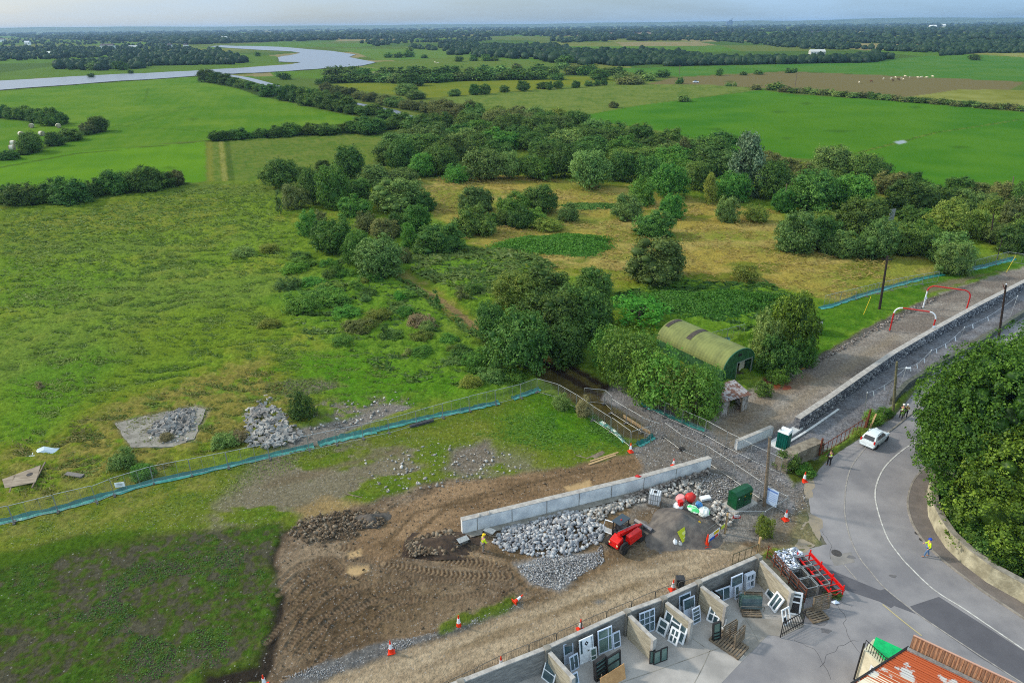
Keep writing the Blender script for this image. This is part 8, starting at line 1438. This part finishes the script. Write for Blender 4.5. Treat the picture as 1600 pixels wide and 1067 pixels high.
# ------------------------------------------------------------------ people
def skinned(name, nodes, edges, par, m, root=0, sub=1):
    me = bpy.data.meshes.new(name); me.from_pydata([n_[0] for n_ in nodes], edges, []); me.update(); o = bpy.data.objects.new(name, me); col.objects.link(o); me.materials.append(m); o.parent = par
    sk = o.modifiers.new('skin', 'SKIN'); sk.use_smooth_shade = True
    for i, n_ in enumerate(nodes):
        v = me.skin_vertices[0].data[i]; r = n_[1]; v.radius = r if isinstance(r, tuple) else (r, r); v.use_root = (i == root)
    s_ = o.modifiers.new('subdivision', 'SUBSURF'); s_.levels = s_.render_levels = sub; return o
def person(p_, rz, label, top, legs, hat=None, hatc=None, stride=.1, arms=((.25, .1), (.25, .1)), bend=0.0, h_=1.8, vest=None, hair=None, headturn=0, held=None):
    """arms: (forward reach, outward) for the left and right hand; +x is where the person faces"""
    c = P(*p_); o = thing('person', label, 'person', (c.x, c.y, .0), rz); s = h_ / 1.8; sb, cb = math.sin(bend), math.cos(bend)
    up_ = lambda x, y, z: Vector(((x * cb + (z - .95) * sb), y, .95 + (z - .95) * cb - x * sb)) * s
    N_ = []; E_ = []
    def nd(p, r): N_.append((tuple(p), tuple(x * s for x in r) if isinstance(r, tuple) else r * s)); return len(N_) - 1
    pel = nd(Vector((0, 0, .95)) * s, (.15, .11)); sp1 = nd(up_(0, 0, 1.15), (.14, .1)); ch = nd(up_(0, 0, 1.36), (.16, .11)); nk = nd(up_(0, 0, 1.5), .055); hd0 = nd(up_(.01, 0, 1.6), .075); hd1 = nd(up_(.015, 0, 1.7), .09); hd2 = nd(up_(.0, 0, 1.78), .05); E_ += [(pel, sp1), (sp1, ch), (ch, nk), (nk, hd0), (hd0, hd1), (hd1, hd2)]
    LG = []; AR = []
    for k, s_ in enumerate((1, -1)):
        f_ = stride * (1 if s_ > 0 else -1); hp = nd(Vector((0, s_ * .1, .9)) * s, .085); kn = nd(Vector((f_ * .55 + .03, s_ * .11, .5)) * s, .058); an_ = nd(Vector((f_, s_ * .11, .09)) * s, .042); te = nd(Vector((f_ + .17, s_ * .13, .035)) * s, .035); E_ += [(pel, hp), (hp, kn), (kn, an_), (an_, te)]; LG.append((hp, kn, an_, te))
        fx, oy = arms[k]; sh_ = nd(up_(0, s_ * .19, 1.42), .055); hx = fx; hyy = s_ * (.22 + oy); el_ = nd(up_(hx * .35 - .04, s_ * (.27 + oy * .5), 1.14), .042); dz = .92 + abs(fx) * .7; wr = nd(up_(hx, hyy, dz), .028); pm_ = nd(up_(hx + .05, hyy, dz - .06), (.034, .02)); E_ += [(ch, sh_), (sh_, el_), (el_, wr), (wr, pm_)]; AR.append((sh_, el_, wr))
        for q_ in range(4):
            f1 = nd(up_(hx + .085, hyy + (q_ - 1.5) * .018, dz - .1), .009); f2 = nd(up_(hx + .095, hyy + (q_ - 1.5) * .019, dz - .14 + abs(q_ - 1.4) * .008), .008); E_ += [(pm_, f1), (f1, f2)]
        t1 = nd(up_(hx + .07, hyy - s_ * .045, dz - .06), .01); t2 = nd(up_(hx + .09, hyy - s_ * .05, dz - .09), .009); E_ += [(pm_, t1), (t1, t2)]
    skinned('body', N_, E_, o, skinm); P_ = [n_[0] for n_ in N_]
    # clothes follow the same skeleton, a little wider
    T_ = [(P_[pel], (.165 * s, .125 * s)), (P_[sp1], (.165 * s, .125 * s)), (P_[ch], (.185 * s, .13 * s)), (tuple(Vector(P_[nk]) * .6 + Vector(P_[ch]) * .4), .07 * s)]; TE = [(0, 1), (1, 2), (2, 3)]
    for sh_, el_, wr in AR: b0 = len(T_); T_ += [(P_[sh_], .075 * s), (P_[el_], .057 * s), (tuple(Vector(P_[wr]) * .85 + Vector(P_[el_]) * .15), .042 * s)]; TE += [(2, b0), (b0, b0 + 1), (b0 + 1, b0 + 2)]
    skinned('jacket', T_, TE, o, top)
    G_ = [(P_[pel], (.165 * s, .12 * s))]; GE = []
    for hp, kn, an_, te in LG: b0 = len(G_); G_ += [(P_[hp], .1 * s), (P_[kn], .075 * s), (P_[an_], .06 * s)]; GE += [(0, b0), (b0, b0 + 1), (b0 + 1, b0 + 2)]
    skinned('trousers', G_, GE, o, legs)
    for hp, kn, an_, te in LG: skinned('shoe', [(tuple(Vector(P_[an_]) - Vector((.04, 0, .03)) * s), .05 * s), (P_[te], .045 * s)], [(0, 1)], o, blackm)
    if vest: skinned('vest', [(tuple(Vector(P_[pel]) * .7 + Vector(P_[sp1]) * .3), (.18 * s, .14 * s)), (P_[sp1], (.18 * s, .14 * s)), (tuple(Vector(P_[ch]) + Vector((0, 0, .03))), (.2 * s, .145 * s))], [(0, 1), (1, 2)], o, vest); c0 = Vector(P_[sp1]); obj('reflective_band', MB().lathe([(.195 * s, -.025), (.195 * s, .025)], 14, tuple(c0), 1, 1), silver, o)
    hc = Vector(P_[hd1])
    for s_ in (-1, 1): obj('eye', MB().lathe([(.006, 0), (.012, .008), (.006, .016)], 8, (hc.x + .085 * s, s_ * .032 * s, hc.z - .02)), blackm, o); obj('ear', MB().lathe([(.012, 0), (.022, .025), (.01, .05)], 8, (hc.x, s_ * .088 * s, hc.z - .03)), skinm, o)
    obj('nose', MB().loft([[(hc.x + .08 * s, -.012, hc.z - .05), (hc.x + .08 * s, .012, hc.z - .05), (hc.x + .115 * s, 0, hc.z - .05)], [(hc.x + .085 * s, -.004, hc.z), (hc.x + .085 * s, .004, hc.z), (hc.x + .09 * s, 0, hc.z)]]), skinm, o); obj('mouth', MB().box((hc.x + .088 * s, 0, hc.z - .075), (.01, .04, .008)), redf, o)
    if hat: obj('helmet', MB().lathe([(.135 * s, -.01), (.13 * s, .02), (.122 * s, .06), (.09 * s, .11), (.03 * s, .135)], 14, tuple(hc + Vector((0, 0, .02)))), hat, o); obj('helmet_peak', MB().box(tuple(hc + Vector((.13 * s, 0, .03))), (.09, .14, .02)), hat, o)
    else: obj('hair', MB().lathe([(.1 * s, -.02), (.108 * s, .03), (.09 * s, .08), (.03 * s, .11)], 14, tuple(hc + Vector((-.012, 0, .01)))), hair or mat('hair', (60, 46, 36), .8), o)
    return o
yh = mat('yellow_helmet', (240, 196, 20), .4); wh = mat('white_helmet', (236, 236, 230), .4); bh = mat('blue_helmet', (30, 70, 180), .4)
person((755, 862), R(30), 'man in yellow helmet and hi-vis jacket beside the stone heap', hiviz, greyc, yh, stride=.08, arms=((.3, .05), (.28, .08)), bend=.12, h_=1.95)
person((1294.5, 727), R(100), 'man in yellow vest and black trousers, back turned, by the railing', navy, blackm, None, stride=.07, arms=((.18, .04), (.2, .02)), h_=1.95, vest=hiviz)
person((1447, 869), R(165), 'man in blue helmet and yellow jacket walking along the kerb', hiviz, jean, bh, stride=.2, arms=((.1, .05), (.3, .03)), bend=.06, h_=1.95)
o = person((1407, 654), R(60), 'man in white helmet and dark hi-vis jacket near the big tree', navy, blackm, wh, stride=.2, arms=((.2, .06), (.1, .05)), h_=1.95, vest=mat('pale_hiviz', (196, 214, 120), .6, c2=(60, 70, 60), scale=7, th=(.5, .6)))
person((1414, 652), R(70), 'second man in a pale cap, close behind the white-helmeted one', mat('pale_yellow_cloth', (180, 200, 90), .7, c2=(70, 80, 70), scale=6), navy, wh, stride=.12, arms=((.15, .03), (.2, .03)), h_=1.75)

# ------------------------------------------------------------------ bales, cattle, far houses
BL = MB().lathe([(.3, -.6), (.68, -.6), (.7, -.5), (.7, .5), (.68, .6), (.3, .6)], 20).xf(Matrix.Translation((0, 0, .7)) @ Matrix.Rotation(R(90), 4, 'X')).mesh('bale_roll'); BL.materials.append(mat('straw', (176, 166, 140), .9, c2=(130, 116, 86), scale=3, bump=.4)); BN = MB().lathe([(.72, -.35), (.72, .35)], 20).xf(Matrix.Translation((0, 0, .7)) @ Matrix.Rotation(R(90), 4, 'X')).mesh('net_wrap'); BN.materials.append(mat('bale_net', (206, 200, 184), .8))
for i, (x, y, lab) in enumerate(((50, 200, 'upper left'), (92, 200, 'farthest right'), (34, 213, 'left middle'), (66, 212.5, 'centre'), (22, 227.5, 'upper of the left pair'), (20, 235, 'lower of the left pair'))):
    c = P(x, y); o = thing('hay_bale', f'round straw bale in the bright field at the left edge, {lab}', 'hay bale', (c.x, c.y, 0), R(20 + 17 * i), 'round bales in the bright field', (1.55, 1.55, 1.4)); obj('bale_roll', BL, None, o); obj('net_wrap', BN, None, o)
def cow_mesh():
    N_ = [((-.75, 0, 1.05), (.3, .33)), ((-.2, 0, 1.0), (.34, .4)), ((.45, 0, 1.05), (.3, .38)), ((.8, 0, 1.2), (.17, .2)), ((1.1, 0, 1.3), (.13, .14)), ((1.38, 0, 1.15), (.08, .09))]; E_ = [(0, 1), (1, 2), (2, 3), (3, 4), (4, 5)]
    for s_ in (-1, 1):
        b0 = len(N_); N_ += [((-.75, s_ * .2, .85), .14), ((-.68, s_ * .22, .6), .08), ((-.85, s_ * .22, .38), .05), ((-.8, s_ * .22, .03), .05)]; E_ += [(0, b0), (b0, b0 + 1), (b0 + 1, b0 + 2), (b0 + 2, b0 + 3)]
        b0 = len(N_); N_ += [((.5, s_ * .2, .8), .12), ((.5, s_ * .21, .42), .06), ((.52, s_ * .21, .03), .05)]; E_ += [(2, b0), (b0, b0 + 1), (b0 + 1, b0 + 2)]; b0 = len(N_); N_ += [((1.08, s_ * .17, 1.4), .03)]; E_ += [(4, b0)]
    N_ += [((-1.05, 0, .95), .04), ((-1.1, 0, .5), .03)]; b0 = len(N_) - 2; E_ += [(0, b0), (b0, b0 + 1)]
    return N_, E_
cN, cE = cow_mesh(); cowM = {'w': mat('pale_hide', (224, 214, 190), .9, c2=(196, 182, 150), scale=2), 'b': mat('brown_hide', (92, 62, 44), .9)}
cws = [(1342, 131, 'w'), (1380, 125.3, 'w'), (1392, 125, 'w'), (1399, 123.2, 'w'), (1408, 124.4, 'w'), (1414, 121.2, 'w'), (1411, 126, 'w'), (1421, 122.8, 'w'), (1434, 123.3, 'w'), (1439, 122.8, 'w'), (1447, 123.2, 'w'), (1457, 121.6, 'w'), (1395, 128, 'b'), (1361, 129.2, 'b'), (1404, 126.4, 'b')]
cm_ = {}
for k_ in 'wb': 
    o = skinned('cow', cN, cE, None, cowM[k_]); dg = bpy.context.evaluated_depsgraph_get(); me = bpy.data.meshes.new_from_object(o.evaluated_get(dg)); bpy.data.objects.remove(o); cm_[k_] = me
nth = {'w': 0, 'b': 0}
for x, y, k_ in sorted(cws):
    c = P(x, y); o = obj('cow', cm_[k_], None, loc=(c.x, c.y, 0), rz=rngT.uniform(0, 6.28)); o.scale = (1.15,) * 3; tag(o, f"{'cream' if k_ == 'w' else 'dark brown'} cow grazing in the brown rushy field, {ordn(nth[k_])} from the left", 'cow', 'cattle in the far brown field'); nth[k_] += 1
for x, y, lab in ((680, 99.5, 'left one of two pale cows on the green beyond the river'), (684, 100.3, 'right one of two pale cows on the green beyond the river')):
    c = P(x, y); o = obj('cow', cm_['w'], None, loc=(c.x, c.y, 0), rz=1.0 + x); o.scale = (1.4,) * 3; tag(o, lab, 'cow', 'cattle beyond the river')
def house(p_, w_, d_, h_, m, rm_, label, rz=0, cat='house', rh=None):
    c = P(*p_); o = thing('far_house', label, cat, (c.x, c.y, 0), rz); obj('wall', MB().box((0, 0, h_ / 2), (w_, d_, h_)), m, o); rh = rh or d_ * .35
    obj('roof', MB().loft([[(-w_ / 2 - .3, -d_ / 2 - .3, h_), (-w_ / 2 - .3, d_ / 2 + .3, h_), (-w_ / 2 - .3, 0, h_ + rh)], [(w_ / 2 + .3, -d_ / 2 - .3, h_), (w_ / 2 + .3, d_ / 2 + .3, h_), (w_ / 2 + .3, 0, h_ + rh)]]), rm_, o)
    wm_ = MB(); n_ = max(2, int(w_ / 4))
    for k in range(n_): wm_.box((-w_ / 2 + w_ * (k + .5) / n_, -d_ / 2 - .02, h_ * .55), (w_ / n_ * .4, .06, h_ * .35))
    obj('window_row', wm_, darkm, o); return o
hw_ = mat('far_white_wall', (236, 236, 232), .8); sl = mat('slate_roof', (70, 68, 74), .7)
house((169, 76.2), 30, 12, 6, hw_, sl, 'long white house with dark roof among the far trees at the left'); house((209, 77.2), 18, 10, 4, hw_, mat('grey_shed_roof', (170, 176, 180), .6), 'pale grey roofed shed just right of the long white house')
house((266, 74), 9, 8, 5, hw_, sl, 'small white house at the far wood, left of two'); house((291, 74.5), 9, 8, 5, hw_, sl, 'small white house at the far wood, right of two'); house((3, 66), 26, 12, 8, hw_, sl, 'white house at the left picture edge by the far wood'); house((44, 71), 14, 9, 8, hw_, mat('pale_roof', (190, 196, 204), .6), 'white gabled house in the far wood near the left edge')
house((350, 63.5), 26, 14, 7, hw_, hw_, 'white farm buildings beyond the far river arm'); house((823, 85), 16, 9, 5, hw_, sl, 'white cottage among trees in the distant centre'); house((1275, 55), 34, 14, 6, hw_, sl, 'white buildings in the distant woods right of centre'); house((1457, 44), 36, 20, 8, hw_, hw_, 'white farm on the wooded horizon at the right, left of two'); house((1473, 42), 30, 20, 8, hw_, hw_, 'white farm on the wooded horizon at the right, right of two'); house((1594, 36), 40, 24, 9, hw_, sl, 'pale house on the horizon at the right picture edge'); house((76, 86.6), 14, 8, 3.5, hw_, mat('pale_roof2', (200, 206, 196), .6), 'low pale shed in front of the far wood at the left')
house((1276, 86), 20, 8, 4, mat('grey_wall', (190, 190, 186), .8), mat('pale_roof3', (196, 196, 190), .6), 'low grey shed in the wood behind the long green field'); c = P(1139, 41); o = thing('power_station', 'tiny grey block and chimney on the horizon right of centre', 'power station', (c.x, c.y, 0)); obj('block', MB().box((0, 0, 30), (70, 40, 34)).box((12, 0, 54), (30, 30, 16)), mat('far_grey', (96, 112, 130), .8), o); obj('chimney', MB().tube([(26, 0, 0), (26, 0, 76)], 4, 10), mat('far_grey2', (96, 112, 130), .8), o)
cc_ = P(1087, 130); o = thing('farm_car', 'tiny white car parked at the edge of the brown rushy field', 'car', (cc_.x, cc_.y, 0)); obj('body', MB().box((0, 0, .75), (4.4, 1.8, .9)), white, o, bevel=.2); obj('cabin', MB().loft([[(-1.4, -.8, 1.2), (1.1, -.8, 1.2), (1.1, .8, 1.2), (-1.4, .8, 1.2)], [(-1.0, -.65, 1.8), (.6, -.65, 1.8), (.6, .65, 1.8), (-1.0, .65, 1.8)]]), cg_, o); [add_wheel(o, x, y, .35, .2) for x in (-1.3, 1.3) for y in (-.8, .8)]
for x, y, yt, lab in ((1050, 93, 78, 'far pale pole rising from the wood right of centre'), (1242, 136, 128, 'thin white pole at the hedge of the brown field'), (1061, 120, 115, 'short white pole at the edge of the brown field')):
    p0 = P(x, y); o = thing('utility_pole', lab, 'pole', (p0.x, p0.y, 0)); obj('shaft', MB().tube([(0, 0, 0), (0, 0, 9)], .22, 6), woodp, o); obj('crossarm', MB().bar((-1, 0, 8.4), (1, 0, 8.4), .15), woodp, o)

# ================================================================== haze
hz = MB().box((0, 5990, 31.5), (29000, 12800, 67)); 
hm = bpy.data.materials.new('haze'); hm.use_nodes = True; n = hm.node_tree.nodes; n.remove(n['Principled BSDF']); pv = n.new('ShaderNodeVolumePrincipled')
pv.inputs['Color'].default_value = (.42, .66, 1.0, 1); pv.inputs['Density'].default_value = .00007; pv.inputs['Anisotropy'].default_value = .2
hm.node_tree.links.new(pv.outputs[0], n['Material Output'].inputs['Volume'])
obj('haze', hz, hm, kind='stuff')
bpy.data.objects['haze']['label'] = 'faint blue haze over the far woods'; bpy.data.objects['haze']['category'] = 'haze'
print('trees', NT)
